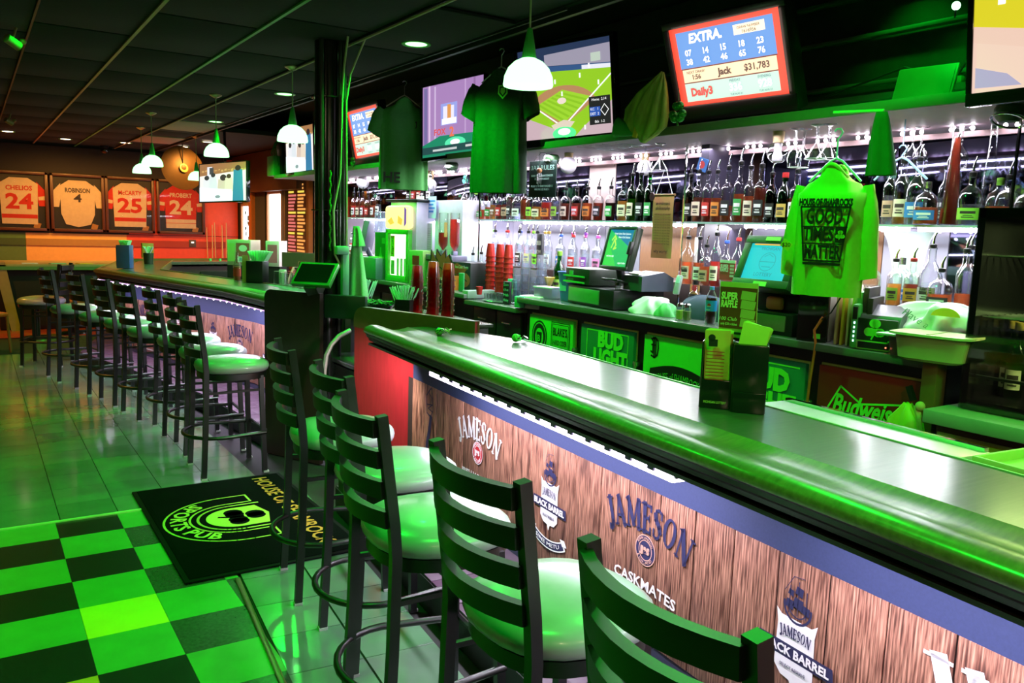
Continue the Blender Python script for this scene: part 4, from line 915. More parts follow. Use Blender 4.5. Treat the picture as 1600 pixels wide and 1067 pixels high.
LQ = {'amber': glass('amber_liquor', (.75, .20, .03), .2, milk=.55), 'brown': glass('brown_liquor', (.45, .08, .015), .2, milk=.45), 'gold': glass('gold_liquor', (.90, .50, .08), .2, milk=.5), 'clear': glass('clear_liquor', (.92, .95, .97), .2, milk=.10), 'red': glass('red_liquor', (.85, .06, .03), .2, milk=.55), 'dark': glass('dark_liquor', (.12, .03, .015), .2, milk=.2)}
LC = {'cream': M('label_cream', (.82, .74, .55), .6), 'black': M('label_black', (.02, .02, .02), .5), 'green': M('label_green', (.05, .35, .08), .5), 'red': M('label_red', (.62, .05, .04), .5), 'orange': M('label_orange', (.80, .30, .05), .5), 'white': M('label_white', (.88, .88, .88), .5), 'gold': M('label_gold', (.70, .48, .12), .4), 'blue': M('label_blue', (.04, .22, .60), .5), 'lime': M('label_lime', (.35, .75, .08), .5), 'brown': M('label_brown', (.25, .11, .05), .5), 'pink': M('label_pink', (.85, .30, .55), .5), 'yellow': M('label_yellow', (.85, .62, .06), .5), 'tan': M('label_tan', (.62, .42, .28), .5), 'purple': M('label_purple', (.30, .10, .45), .5)}
ink = M('label_ink', (.06, .045, .04), .5); inkw = M('label_ink_white', (.85, .85, .85), .5)
pcol = {'black': blackplastic, 'white': whiteplastic, 'red': M('cork_red', (.65, .04, .04), .4), 'blue': M('cork_blue', (.05, .12, .55), .4), 'pink': M('cork_pink', (.85, .12, .45), .4), 'green': M('cork_green', (.25, .60, .06), .4), 'gold': M('cork_gold', (.75, .5, .12), .3, .6), 'purple': M('cork_purple', (.3, .08, .5), .4), 'silver': steel}
glassn = {clear: '', greeng: 'green glass ', darkg: 'dark glass ', bluegl: 'blue glass '}
def bottle(where, kind, x, y, z, liq, label, top='p', tc='black', h=1, gl=None, fill=.8, text=None, extra='', wide=1, group=None):
    """top: p = steel pourer, c = cap"""
    gl = gl or clear; body, lq, lab, pour, capm, ht = bmeshes(kind); kx = 1.0*wide
    d = f"{glassn[gl]}bottle of {liq}, {label} label" if label else f"{glassn[gl]}unlabelled {liq} bottle"
    t = thing('liquor_bottle', f"{d}{extra}, {where}", 'bottle', (x, y, z+.0015), -PI/2+.3+R.uniform(-.15, .15), group)
    sc = (kx, kx, h)
    def p(name, me, mats): o = link(name, me, t, mats=mats); o.scale = sc; return o
    p('glass_body', body, [gl])
    if fill: p('liquid', lq[min((.5, .8, 1.0), key=lambda f: abs(f-fill))], [LQ[liq]])
    if label: p('label', lab, [LC[label], inkw if label in ('black', 'green', 'red', 'blue', 'brown', 'purple') else ink])
    if top == 'p': p('pourer', pour, [pcol[tc], chrome])
    else: p('cap', capm, [pcol[tc]])
    if text: txt(text, .032, inkw if label in ('red', 'black', 'green', 'blue', None) else ink, t, (0, -(PROF[kind][0]*kx+.0022), ht*h*.33), 'label_text', bold=.001, w=PROF[kind][0]*1.25*kx)
    return t
def yat(px, py, x): return atx(px, py, x).y
SZ = 1.752
ORD = ['first', 'second', 'third', 'fourth', 'fifth', 'sixth', 'seventh', 'eighth', 'ninth', 'tenth', 'eleventh', 'twelfth', 'thirteenth', 'fourteenth', 'fifteenth', 'sixteenth', 'seventeenth', 'eighteenth', 'nineteenth', 'twentieth', 'twenty-first', 'twenty-second', 'twenty-third', 'twenty-fourth', 'twenty-fifth', 'twenty-sixth', 'twenty-seventh', 'twenty-eighth', 'twenty-ninth', 'thirtieth']
def row(rows, X, z, py, place, group):
    for i, (px, kind, liq, label, kw) in enumerate(rows):
        bottle(f"{ORD[i]} {place}", kind, X+kw.pop('dx', 0), yat(px, py, X), z, liq, label, group=group, **kw)
D = dict
row([(727, 'flat', 'amber', None, D(h=1.25, fill=1)), (736, 'square', 'brown', 'brown', D(h=1.0)), (743, 'round', 'gold', 'lime', D(h=.85, top='c', tc='green')), (753, 'flat', 'amber', 'green', D(h=.78)), (764, 'square', 'amber', 'green', D(h=.8)), (772, 'square', 'gold', 'brown', D(h=.95)), (781, 'square', 'brown', 'red', D(h=.95)), (790, 'square', 'brown', 'tan', D(h=.95)),
     (797, 'round', 'clear', 'black', D(h=1.0)), (809, 'flat', 'clear', 'white', D(h=1.05)), (820, 'square', 'amber', None, D(h=1.0, fill=1)), (829, 'square', 'gold', 'lime', D(h=.95, fill=.5)), (840, 'flat', 'gold', 'cream', D(h=1.0)), (854, 'flat', 'red', 'orange', D(h=1.05, text='46', fill=1))], 4.13, SZ, 340, 'from left, upper shelf by rules sign', 'upper shelf bottles left of the crown-shouldered six')
row([(868, 'fancy', 'clear', 'lime', D()), (883, 'fancy', 'brown', 'cream', D()), (900, 'fancy', 'brown', 'red', D()), (917, 'fancy', 'amber', 'orange', D()), (934, 'fancy', 'brown', 'black', D()), (953, 'fancy', 'dark', 'green', D())], 4.13, SZ, 341, 'of six crown-shouldered under the plate', 'crown-shouldered whisky bottles')
row([(972, 'square', 'gold', 'cream', D(h=1.05, top='c')), (986, 'round', 'gold', 'cream', D(gl=greeng, h=1.1)), (999, 'round', 'dark', 'black', D(gl=greeng, h=1.1)), (1013, 'round', 'dark', 'green', D(gl=greeng, h=1.1))], 4.13, SZ, 342, 'of four left of the scroll', 'bottles left of the scroll')
row([(1076, 'round', 'brown', 'black', D(h=1.0, gl=darkg)), (1089, 'square', 'brown', 'cream', D(h=1.15)), (1103, 'round', 'red', 'red', D(h=1.05)), (1117, 'round', 'amber', 'orange', D(h=1.05)), (1134, 'square', 'amber', 'black', D(h=1.2, fill=.5)), (1152, 'round', 'amber', 'green', D(h=1.2)), (1168, 'round', 'amber', 'cream', D(h=1.1)), (1185, 'square', 'brown', 'black', D(h=1.2, fill=1)),
     (1202, 'round', 'dark', 'black', D(h=.95, gl=darkg)), (1222, 'wine', 'dark', 'gold', D(h=.9, gl=greeng, top='c', tc='red', wide=1.15)), (1241, 'square', 'brown', 'white', D(h=1.05))], 4.10, SZ, 350, 'from scroll, shelf left of lime shirt', 'upper shelf bottles right of the scroll')
row([(1386, 'round', 'clear', 'tan', D(h=1.0)), (1404, 'round', 'gold', 'cream', D(h=1.05, wide=1.1, fill=.5)), (1428, 'big', 'clear', 'blue', D(h=1.0)), (1446, 'round', 'clear', 'white', D(h=.95, dx=.15)), (1453, 'jug', 'amber', 'blue', D(h=.95, top='c', tc='silver', dx=-.05)), (1462, 'round', 'clear', None, D(h=1.25, dx=.12, fill=0)), (1481, 'cone', 'brown', None, D(h=1.18, fill=1, top='c', tc='silver')), (1504, 'cone', 'clear', None, D(h=1.1, dx=.2, fill=0, top='c', tc='silver')), (1512, 'jug', 'clear', 'lime', D(h=1.12, wide=1.0)),
     (1536, 'jug', 'clear', 'black', D(h=1.1, dx=.2)), (1556, 'jug', 'amber', None, D(h=1.0, top='c', tc='green', dx=.0)), (1572, 'jug', 'gold', None, D(h=.95, top='c', tc='green', dx=.17))], 4.07, SZ, 356, 'on upper shelf right of lime shirt', 'upper shelf bottles right of the lime shirt')
LZ = 1.336
cs = ['red', 'blue', 'white', 'green', 'black', 'red', 'red', 'blue', 'blue', 'pink', 'green', 'gold']; ls = ['white', 'red', 'white', 'white', 'lime', 'white', 'red', 'white', 'white', 'pink', 'lime', 'yellow']
row([(733+9.9*i, 'round', 'clear', ls[i], D(tc=cs[i], h=1.0, dx=.06*(i % 2))) for i in range(12)], 4.22, LZ, 415, 'in row behind red cup stacks', 'flavoured vodka row')
cs = ['gold', 'white', 'blue', 'pink', 'red', 'pink', 'purple', 'blue', 'pink', 'blue', 'blue']; ls = ['white', 'yellow', 'blue', 'white', 'red', 'pink', 'purple', 'white', 'pink', 'white', 'blue']
row([(856+9.6*i, 'square' if i % 3 else 'round', 'clear', ls[i], D(tc=cs[i], h=1.0, dx=.06*(i % 2))) for i in range(11)], 4.22, LZ, 415, 'in row behind till screen', 'flavoured bottles behind the till')
row([(738, 'round', 'clear', 'black', D(h=.95)), (751, 'round', 'clear', 'red', D(h=1.0)), (768, 'square', 'clear', 'yellow', D(h=.9))], 4.02, 1.125, 440, 'standing left of tall red cups', 'clear bottles by the red cups')
row([(810, 'round', 'clear', 'black', D(h=1.0)), (824, 'round', 'clear', 'yellow', D(h=1.0)), (838, 'round', 'clear', 'lime', D(h=1.0))], 4.12, LZ, 420, 'behind the clear cup stacks', 'clear bottles behind the cups')
row([(1072, 'round', 'amber', 'cream', D(h=1.0, text='WILD TURKEY', wide=1.1)), (1090, 'round', 'amber', 'white', D(h=1.0)), (1101, 'square', 'amber', 'tan', D(h=.9)), (1116, 'round', 'red', 'cream', D(h=1.1, tc='black'))], 4.02, LZ, 445, 'behind the cola bottle', 'whiskeys behind the cola bottle')
row([(1133, 'square', 'clear', 'white', D(tc='blue')), (1151, 'round', 'clear', 'white', D(tc='red')), (1167, 'square', 'clear', 'white', D(tc='blue'))], 4.12, LZ, 430, 'behind the pink raffle card', 'bottles behind the raffle card')
bottle('before the whiskeys beside the cola bottle', 'square', 3.93, yat(1086, 460, 3.93), 1.137, 'gold', 'cream', 'c', 'black', .8)
row([(1357, 'jug', 'clear', 'blue', D(h=1.1, top='c', tc='silver', text='1800')), (1386, 'jug', 'clear', 'blue', D(h=1.1, top='c', tc='silver', dx=.12)), (1400, 'round', 'gold', 'lime', D(h=.75, dx=-.02)), (1424, 'square', 'brown', 'yellow', D(h=.82, tc='red')), (1452, 'big', 'clear', 'white', D(h=.94, text='Juarez')), (1478, 'jug', 'amber', 'black', D(h=.9, dx=-.05)), (1484, 'big', 'clear', None, D(h=.94, dx=.16, fill=0)), (1505, 'round', 'amber', None, D(h=.95, fill=.5))], 4.0, LZ, 450, 'on lower shelf above tan bin', 'lower shelf bottles by the plastic bag')
row([(553, 'round', 'red', 'white', D()), (560, 'round', 'brown', 'cream', D()), (567, 'round', 'red', 'white', D()), (575, 'square', 'brown', 'red', D()), (583, 'round', 'amber', 'white', D()), (591, 'round', 'clear', 'white', D(h=1.1))], 4.13, SZ, 335, 'on short shelf beside the column', 'bottles on the short shelf')
row([(640, 'round', 'dark', 'black', D(h=.85, gl=darkg)), (648, 'round', 'brown', 'red', D(h=.85)), (656, 'round', 'red', 'cream', D(h=.8)), (663, 'square', 'dark', 'black', D(h=.9, gl=darkg)), (672, 'square', 'clear', 'white', D(h=.9))], 4.08, 1.93, 310, 'standing on top of the lit cooler', 'bottles on the lit cooler')
row([(550, 'round', 'red', 'white', D(h=.8)), (558, 'round', 'brown', 'red', D(h=.8)), (597, 'round', 'red', 'white', D(h=.8)), (604, 'round', 'brown', 'white', D(h=.85))], 4.3, LZ-.04, 405, 'behind the far till by the black column', 'bottles behind the far till')
for i, (px, lab) in enumerate(((1573, 'left'), (1590, 'right'))):
    p = yat(px, 590, 3.85); bottle(f'{lab} of two wine bottles inside the tall fridge', 'wine', 3.82+.04*(1-i), p, .997, 'gold', 'cream', 'c', 'gold', 1.0, greeng, wide=1.1)

# ---------------------------------------------------------------- hanging clothes
def shirtmesh(w, l, seed=0, long=False, dep=.09, fold=.018, sl=.24):
    """a shirt hanging from its shoulders: torso tube with folds and two sleeves; neck at z=0"""
    m = MB(); n = 36; rings = []
    lv = [(-l, 1), (-l*.8, 1), (-l*.6, .98), (-l*.4, .97), (-l*.25, .98), (-l*.18, .99), (-.10, .92), (-.06, .72), (-.025, .46), (.0, .32)]
    for z, k in lv:
        f = fold*min(1, (-z/l)*1.4+.12); r = []
        for i in range(n):
            a = 2*PI*i/n; x = k*w/2*math.cos(a); d = dep*(1 if z < -.1 else .7)*math.sin(a)
            d += f*math.sin(7*a+seed+z*3)+f*.6*math.sin(13*a+seed*2); r.append((x, d, z-(.03*math.cos(2*a) if z > -.03 else 0)))
        rings.append(m.ring(r))
    m.skin(rings, caps=(False, False))
    for s in (-1, 1):
        sl_ = .44 if long else sl; rs = []
        for j in range(6):
            u = j/5; cx = s*(w*.42+(.035 if long else .06)*u+.01); cz = -.07-sl_*u; r = []
            rad = (.058*(1-.25*u) if long else .07)*(.5+.5*min(1, u*2.6))
            for i in range(14):
                a = 2*PI*i/14; r.append((cx+rad*math.cos(a)+.004*math.sin(5*a+9*u), .62*rad*math.sin(a)+.008*math.sin(4*a+seed+8*u), cz+s*.55*rad*math.cos(a)*(1 if not long else .4)))
            rs.append(m.ring(r))
        m.skin(rs, caps=(False, False))
    return m
hangm = M('hanger_wire', (.5, .55, .5), .3, .6); hangb = M('hanger_blue', (.35, .6, .85), .35)
def hanger(t, w, mat, top=.16):
    MB().tube([(-w*.36, 0, -.05), (-.03, 0, .045), (0, 0, .06), (.03, 0, .045), (w*.36, 0, -.05)], .006, 6).obj('hanger_arms', mat, t)
    MB().tube([(0, 0, .06), (0, 0, top-.06)]+[(.02*math.sin(a)+.0, 0, top-.03-.02*math.cos(a)) for a in (0.5, 1.6, 2.6, 3.6, 4.4)], .004, 6).obj('hanger_hook', mat, t)
def shirt(lab, loc, yaw, w, l, mat, **k):
    t = thing('shirt', lab, 'shirt', loc, math.radians(yaw)); hm = k.pop('hm', hangm); top = k.pop('top', .2)
    shirtmesh(w, l, **k).obj('cloth', mat, t, ang=3); collar = MB()
    pts = [(w*.16*math.cos(a), .065*math.sin(a), .0-.028*math.cos(2*a)) for a in [2*PI*i/24 for i in range(24)]]
    collar.tube(pts, .010, 6, closed=True).obj('collar', mat, t, ang=2); hanger(t, w, hm, top); return t
g1 = M('shirt_green', (.10, .42, .10), .9, noise=.15, scale=40); g2 = M('shirt_dark_green', (.012, .05, .016), .9, noise=.3, scale=40); g3 = M('shirt_lime', (.32, .72, .05), .85, noise=.1, scale=40)
p = atx(632, 150, 3.42)
s1 = shirt('plain green shirt on a hanger between the lottery television and the purple one', (p.x, p.y, 2.80), -20, .46, .80, g1, seed=1)
pic(s1, 'chest_crest', [([(.06, -.16), (.11, -.16), (.11, -.21), (.085, -.25), (.06, -.21)], blackprint), ([(.07, -.175), (.10, -.175), (.10, -.205), (.085, -.235), (.07, -.205)], g1)], (0, -.088, -.02))
txt('HE', .13, blackprint, s1, (-.12, -.116, -.70), 'printing', bold=.004)
p = atx(782, 118, 3.42)
s2 = shirt('dark green shirt hanging before the bottles, left of the baseball television', (3.34, atx(783, 118, 3.34).y, 2.79), -58, .44, .86, g2, seed=3)
pic(s2, 'chest_crest', [([(.03, -.09), (.10, -.09), (.105, -.15), (.065, -.19), (.025, -.15)], lime), ([(.04, -.10), (.09, -.10), (.093, -.145), (.065, -.175), (.037, -.145)], g2), ([(.048, -.11), (.082, -.11), (.084, -.14), (.065, -.16), (.046, -.14)], lime)], (0, -.098, -.0))
p = atx(1305, 275, 3.50)
s3 = shirt('lime long-sleeved shirt printed GOOD TIMES MATTER on a blue hanger', (3.50, p.y, 1.99), -72, .34, .60, g3, seed=5, long=True, hm=hangb, top=.21, fold=.014)
q = .10
tri = [(-.115, -.175), (.115, -.175), (.085, -.43), (-.085, -.43)]
pic(s3, 'printing', [(b_, blackprint) for b_ in stroke(tri+[tri[0]], .009)]+[([(-.103, -.27), (.103, -.27), (.095, -.335), (-.095, -.335)][:0] or [(-.105, -.262), (.105, -.262), (.097, -.262), (-.097, -.262)], blackprint), ([(.055, -.27), (.106, -.27), (.098, -.342), (.055, -.342)], blackprint), ([(-.11, -.265), (.11, -.265), (.109, -.271), (-.109, -.271)], blackprint), ([(-.10, -.345), (.10, -.345), (.099, -.351), (-.099, -.351)], blackprint), ([(-.09, -.437), (.09, -.437), (.088, -.45), (-.088, -.45)], blackprint)], (0, -.102, 0))
for s_, z, hh, ww in (('HOUSE OF SHAMROCKS', -.155, .045, .25), ('GOOD', -.222, .105, .17), ('TIMES', -.306, .09, .145), ('MATTER', -.39, .09, .17)): txt(s_, hh, blackprint, s3, (-.022 if s_ == 'TIMES' else 0, -.1055, z), 'printing', bold=.003, w=ww)
pic(s3, 'printing', [(b_, g3) for b_ in shamrock(.08, -.305, .022)], (0, -.106, 0))
tg = MB().box(0, 0, 0, .05, .003, .04, rot=Euler((0, .6, 0))).obj('price_tag', signy, s3, (-.175, -.10, -.36)); txt('$20', .028, blackprint, tg, (0, -.003, 0), 'printing', (PI/2, .6*0, 0))
# green cap-like cloth and draped flag
t = thing('hanging_cloth', 'dark green folded cloth hanging from a pale rod at the shelf edge', 'cloth', (3.50, yat(1378, 175, 3.5), 2.245), -1.3)
def drape(w0, w1, l, d, n=20, seed=0, f=.012):
    m = MB(); rings = []
    for j in range(9):
        u = j/8; w = w0+(w1-w0)*u**.7; rings.append(m.ring([((w/2)*math.cos(a)+.02*u, d*(.5+.5*u)*math.sin(a)+f*u*math.sin(5*a+seed), -l*u) for a in [2*PI*i/n for i in range(n)]]))
    return m.skin(rings, caps=(True, False))
drape(.05, .135, .285, .035, seed=2).obj('cloth', M('cloth_dark_green', (.02, .13, .03), .9), t, ang=3)
MB().cyl((-.22, 0, .012), (.01, 0, .006), .008, seg=6).obj('rod', M('rod_lime', (.35, .8, .3), .4), t)
t = thing('draped_banner', 'green and gold cloth banner bunched beside the big lottery television', 'cloth', (3.46, yat(1028, 130, 3.46), 2.62), -1.35, None, 0, -.25)
m = MB(); rings = []
for z, w, d, x in ((.0, .02, .01, .03), (-.06, .10, .03, .02), (-.14, .20, .05, .0), (-.24, .28, .07, -.01), (-.31, .27, .09, .0), (-.36, .17, .08, .01), (-.395, .06, .05, .02), (-.42, .02, .02, .02)):
    rings.append(m.ring([(x+w/2*math.cos(a), d*math.sin(a)+.35*w*.25*math.sin(9*a), z+.02*math.sin(3*a)*(w/.28)) for a in [2*PI*i/28 for i in range(28)]]))
m.skin(rings); m.obj('cloth', M('cloth_green_gold', (.30, .55, .06), .8, noise=.7, scale=5, stretch=(8, 8, 1)), t, ang=3)
m = MB(); rings = []
for u in range(6): rings.append(m.ring([(-.02-.032*u, -.03, -.36-.01*u+.006*u*math.sin(6.28*v/8)+.02*u*math.cos(2*PI*v/8)*.9) if 0 else (-.02-.034*u, -.03+.03*math.cos(2*PI*v/8)*(.4+.12*u), -.37+(.018+.009*u)*math.sin(2*PI*v/8)) for v in range(8)]))
m.skin(rings).obj('tail', M('cloth_leaf_green', (.04, .40, .05), .8), t, ang=3)
MB().box(0, -.07, -.37, .03, .012, .06).obj('clip', yellow, t)
def shamthing(lab, loc, yaw, r, mat):
    t = thing('shamrock', lab, 'decoration', loc, yaw); m = MB()
    for a in (PI/2, PI/2+2.15, PI/2-2.15):
        for dx in (-.17, .17): m.ball((r*.5*math.cos(a)+dx*r*math.sin(a), 0, r*.5*math.sin(a)-dx*r*math.cos(a)), r*.34, 10, 6)
    m.obj('leaves', mat, t); MB().cyl((0, 0, r*.5), (0, 0, r+.06), .0015, seg=5).obj('thread', mat, t); MB().tube([(0, 0, 0), (-.04*r, 0, -.6*r), (.1*r, 0, -r)], r*.08, 6).obj('stem', mat, t)
glit = M('glitter_green', (.04, .38, .05), .25, .5, noise=.8, scale=120)
shamthing('glittery green shamrock hanging at the corner of the big lottery television', atx(1059, 176, 3.44), -PI/2, .075, glit)
shamthing('green shamrock cutout at the corner of the small lottery television', atx(551, 253, 3.56), -PI/2, .06, glit)
shamthing('pale shamrock stuck among bottles left of the dark green shirt', atx(727, 281, 4.3), -PI/2, .055, M('sham_teal', (.1, .6, .4), .5))
shamthing('small shamrock hanging inside the left end of the bottle shelves', atx(541, 258, 3.7), -PI/2, .05, glit)
# ---------------------------------------------------------------- things on and under the soffit
def boxthing(name, lab, cat, loc, s, mat, yaw=-PI/2, tilt=0, part='body', bev=.006, group=None):
    t = thing(name, lab, cat, loc, yaw, group, tilt); MB().box(0, 0, s[2]/2, *s, bev=bev).obj(part, mat, t); return t
t = boxthing('equipment_box', 'flat green lit panel leaning on the shelf beside the right television', 'box', (3.66, 2.24, 2.302), (.27, .02, .17), M('panel_green', (.12, .30, .12), .5), -1.45, -.35)
MB().box(0, -.012, .085, .25, .004, .15, bev=.002).obj('rim', M('panel_green_rim', (.09, .26, .09), .5), t)
for i, (dx, c) in enumerate(((-.06, (.1, .3, .1)), (.03, (.15, .35, .12)), (.10, (.4, .7, .25)))): tag(MB().box(0, 0, 0, .04, .05, .035, bev=.006).obj('power_adapter', M('adapter_%d' % i, c, .5), None, (3.95, 2.28-dx*1.4, 2.43)), ['dark power adapter above the green panel', 'middle power adapter above the green panel', 'bright power adapter beside the right television'][i], 'adapter')
MB().box(3.97, 2.5, 2.395, .12, 1.2, .03).obj('trim_9', M('green_ledge'), None)['kind'] = 'structure'
cb = MB(); cb.tube([(3.92, 2.95, 2.425), (3.90, 2.75, 2.46), (3.92, 2.5, 2.52), (3.93, 2.36, 2.47), (3.94, 2.33, 2.43)], .006, 6); tag(cb.obj('power_cable', cable), 'black cord looping along the ledge above the green panel', 'cord')
cb = MB(); cb.tube([(3.94, 2.24, 2.45), (3.93, 2.20, 2.50), (3.94, 2.10, 2.49), (3.95, 2.06, 2.43)], .006, 6); tag(cb.obj('power_cable', cable), 'short looped black cord behind the right television', 'cord')
t = thing('indicator_light', 'tiny green lamp beside the right television', 'lamp', atx(1494, 9, 3.6), -PI/2); MB().ball((0, 0, 0), .018).obj('bulb', E('green_led', (.4, 1, .5), 8), t); MB().cyl((0, 0, 0), (0, 0, -.05), .004).obj('wire', cable, t)
light('bay_green', 'SPOT', (3.95, 2.62, 3.22), 26, GREEN, .03, rot=(0, -.15, 0), spot=1.4, blend=.9)
t = boxthing('planter_box', 'small green box with leafy sprigs by the small lottery television', 'planter', (3.62, yat(611, 256, 3.62), 2.303), (.26, .08, .07), M('planter_green', (.08, .40, .06), .5))
lf = MB()
for k in range(26): a = R.uniform(0, 6.3); lf.box(R.uniform(-.1, .1), R.uniform(-.03, .03), .085+R.uniform(0, .05), .03, .004, .016, rot=Euler((R.uniform(-1, 1), R.uniform(-1, 1), a)))
stuff(lf.obj('leaves', M('sprig_green', (.06, .45, .05), .6), t))
boxthing('speaker_box', 'bright green box on the shelf left of the black column', 'box', (3.62, yat(429, 270, 3.62), 2.303), (.30, .12, .27), M('box_bright_green', (.12, .55, .12), .5))
t = boxthing('speaker_cabinet', 'dark speaker with tangled wires above the green box', 'speaker', (3.75, 11.6, 2.32), (.25, .2, .48), blackplastic); cb = MB()
for k in range(4): cb.tube([(-.1+.05*k, -.12, .45), (-.12+.06*k, -.17, .3+.03*k), (-.05+.04*k, -.13, .12)], .008, 6)
cb.obj('wires', M('wire_green', (.05, .25, .05), .5), t)
# globes, sign, plate
def globe(lab, px, py, x, mat, r, inner=False):
    p = atx(px, py, x); t = thing('globe_lamp', lab, 'lamp', (p.x, p.y, p.z)); MB().ball((0, 0, 0), r, 20, 14).obj('globe', mat, t, ang=2)
    MB().cyl((0, 0, r*.85), (0, 0, 2.262-p.z), r*.48, r*.56, 16).obj('collar', M('globe_collar', (.55, .42, .22), .4, .4), t)
    if inner: MB().lathe([(.02, .05), (.022, 0), (.03, -.02), (.028, -.05), (.001, -.055)], seg=12).obj('bulb', whiteplastic, t)
globe('white frosted globe lamp right of the bar rules sign', 888, 258, 3.9, M('frosted_globe', (.92, .90, .95), .3, noise=.02), .066)
globe('clear glass globe lamp with visible bulb beside the hanging martini glasses', 1215, 238, 3.88, glass('globe_glass', (.85, .86, .88), .6), .062, True)
globe('white frosted globe lamp in the shadow behind the martini pair', 1008, 262, 4.3, M('frosted_globe'), .06)
globe('white frosted globe lamp behind the green hanging shirt', 672, 290, 4.2, M('frosted_globe'), .075)
globe('white frosted globe lamp at the left end by the column', 567, 285, 4.2, M('frosted_globe'), .08)
for i, (px, py, lab) in enumerate(((706, 262, 'dark novelty cap with clear rim left of the dark green shirt'), (746, 264, 'dark novelty cap half behind the dark green shirt'), (862, 252, 'dark ball cap right above the bar rules sign'), (1577, 181, 'dark cap with pale rim under the right television'))):
    p = atx(px, py, 3.8); t = thing('novelty_cap', lab, 'cap', (p.x, p.y, p.z)); MB().lathe([(.001, -.03), (.04, -.025), (.06, .0), (.062, .03), (.05, .05), (.001, .055)], seg=18).obj('crown', M('cap_green', (.02, .07, .02), .4), t); MB().tube([(.066*math.cos(a)-.004, .066*math.sin(a), -.02-.025*math.cos(a)) for a in [2*PI*k/20 for k in range(20)]], .006, 6, closed=True).obj('rim', clear if i < 3 else chrome, t); MB().cyl((0, 0, .05), (0, 0, 2.262-p.z), .004).obj('hook', chrome, t)
t = thing('rules_sign', 'black BAR RULES sign hanging from the shelf by the white globe', 'sign', (3.75, 5.351, 2.06), math.radians(-81)); MB().box(0, .006, 0, .30, .010, .28, bev=.002).obj('board', M('sign_black', (.01, .03, .02), .4), t)
MB().tube([(-.1, 0, .14), (-.02, -.005, .2), (.03, -.005, .2), (.1, 0, .14)], .002, 5).obj('string', cable, t)
txt('BAR RULES', .05, M('sign_mint', (.45, .85, .65), .5), t, (0, -.002, .085), 'printing', w=.26)
for s_, z in (('RULE 1: THE BARTENDER', .025), ('IS ALWAYS RIGHT', .0), ('RULE 2: IF BARTENDER IS', -.055), ('WRONG SEE RULE 1', -.08)): txt(s_, .022, M('sign_mint'), t, (0, -.002, z), 'printing', w=.24 if 'RULE' in s_[:5] else .16)
t = thing('wind_chime', 'small brown and silver chime hanging over the bar rules sign', 'chime', (3.70, 5.32, 2.12)); MB().ball((0, 0, 0), .022).obj('ornament', M('chime_brown', (.3, .14, .05), .4), t)
for k in range(4): MB().cyl((-.018+.012*k, 0, -.02), (-.018+.012*k, 0, -.10-.012*(k % 2)), .004).obj('tube', chrome, t)
MB().cyl((0, 0, .02), (0, 0, .142), .002).obj('string', cable, t)
t = thing('metal_plate', 'brushed pinkish metal panel standing behind the crown-shouldered bottles', 'plate', (4.42, 5.433, 2.0), math.radians(-88)); MB().box(0, 0, 0, .33, .012, .47, bev=.004).obj('plate', M('plate_rose', (.75, .60, .55), .45, .5, noise=.15, scale=4), t)
for x, z in ((-.15, .21), (.15, .21)): MB().cyl((x, -.01, z), (x, -.004, z), .006).obj('screw', chrome, t)
# hanging stemware
def stemglass(lab, px, py, x, kind, grp):
    p = atx(px, py, x); t = thing('hanging_glass', lab, 'glass', (p.x, p.y, 2.25), 0, grp)
    pr = [(.036, 0), (.034, -.004), (.006, -.012), (.004, -.09)]
    pr += [(.008, -.097), (.058, -.175)] if kind == 'm' else [(.010, -.10), (.034, -.13), (.040, -.16), (.034, -.205)]
    MB().lathe(pr, seg=18, caps=(True, False)).obj('bowl_and_stem', clear, t, ang=2); MB().tube([((.058 if kind == 'm' else .034)*math.cos(a), (.058 if kind == 'm' else .034)*math.sin(a), -.175 if kind == 'm' else -.205) for a in [2*PI*k/18 for k in range(18)]], .0016, 5, closed=True).obj('lip', M('glass_lip', (.8, .82, .85), .1), t)
for i, (px, x, k, lab) in enumerate(((1008, 3.8, 'm', 'left martini glass of the pair hanging above the scroll'), (1031, 3.8, 'm', 'right martini glass of the pair hanging above the scroll'), (1241, 3.75, 'w', 'wine glass hanging next to the clear globe lamp'), (1254, 3.8, 'w', 'second stemmed glass right of the clear globe lamp'), (1274, 3.7, 'm', 'martini glass third right of the clear globe lamp'), (1293, 3.72, 'm', 'martini glass nearest the blue shirt hanger'), (1424, 4.1, 'w', 'stemmed glass hanging right of the green cloth'), (1437, 4.1, 'w', 'second stemmed glass hanging right of the green cloth'), (1500, 4.25, 'w', 'stemmed glass hanging far back above the tall amber bottle'))):
    stemglass(lab, px, 250, x, k, 'stemmed glasses hanging under the shelf')
rk = MB()
for k in range(7): rk.tube([(3.62, 4.6-.05*k, 2.255), (4.2, 4.6-.05*k, 2.255)], .003, 5)
t = thing('glass_rack', 'wire stemware rack under the shelf above the scroll', 'rack', (0, 0, 0)); 
for k in range(7): MB().tube([(3.62, 4.75-.07*k, 2.256), (4.2, 4.75-.07*k, 2.256)], .003, 5).obj('wire', chrome, t)
t = thing('spare_hanger', 'empty pale blue hanger behind the green cloth', 'hanger', (3.9, yat(1408, 262, 3.9), 2.02), -1.4); hanger(t, .36, hangb, .13); MB().cyl((0, 0, .12), (0, 0, .244), .003, seg=6).obj('hook_wire', hangb, t)
t = thing('scroll', 'tan parchment scroll with Irish philosophy text hanging before the bottles', 'scroll', (3.9, 4.138, 1.713), math.radians(-83)); MB().grid(lambda u, v: (-.088+.176*u, .004*math.sin(6*v), -.21+.42*v), 4, 10).obj('sheet', M('parchment', (.40, .20, .07), .7, noise=.35, scale=6), t)
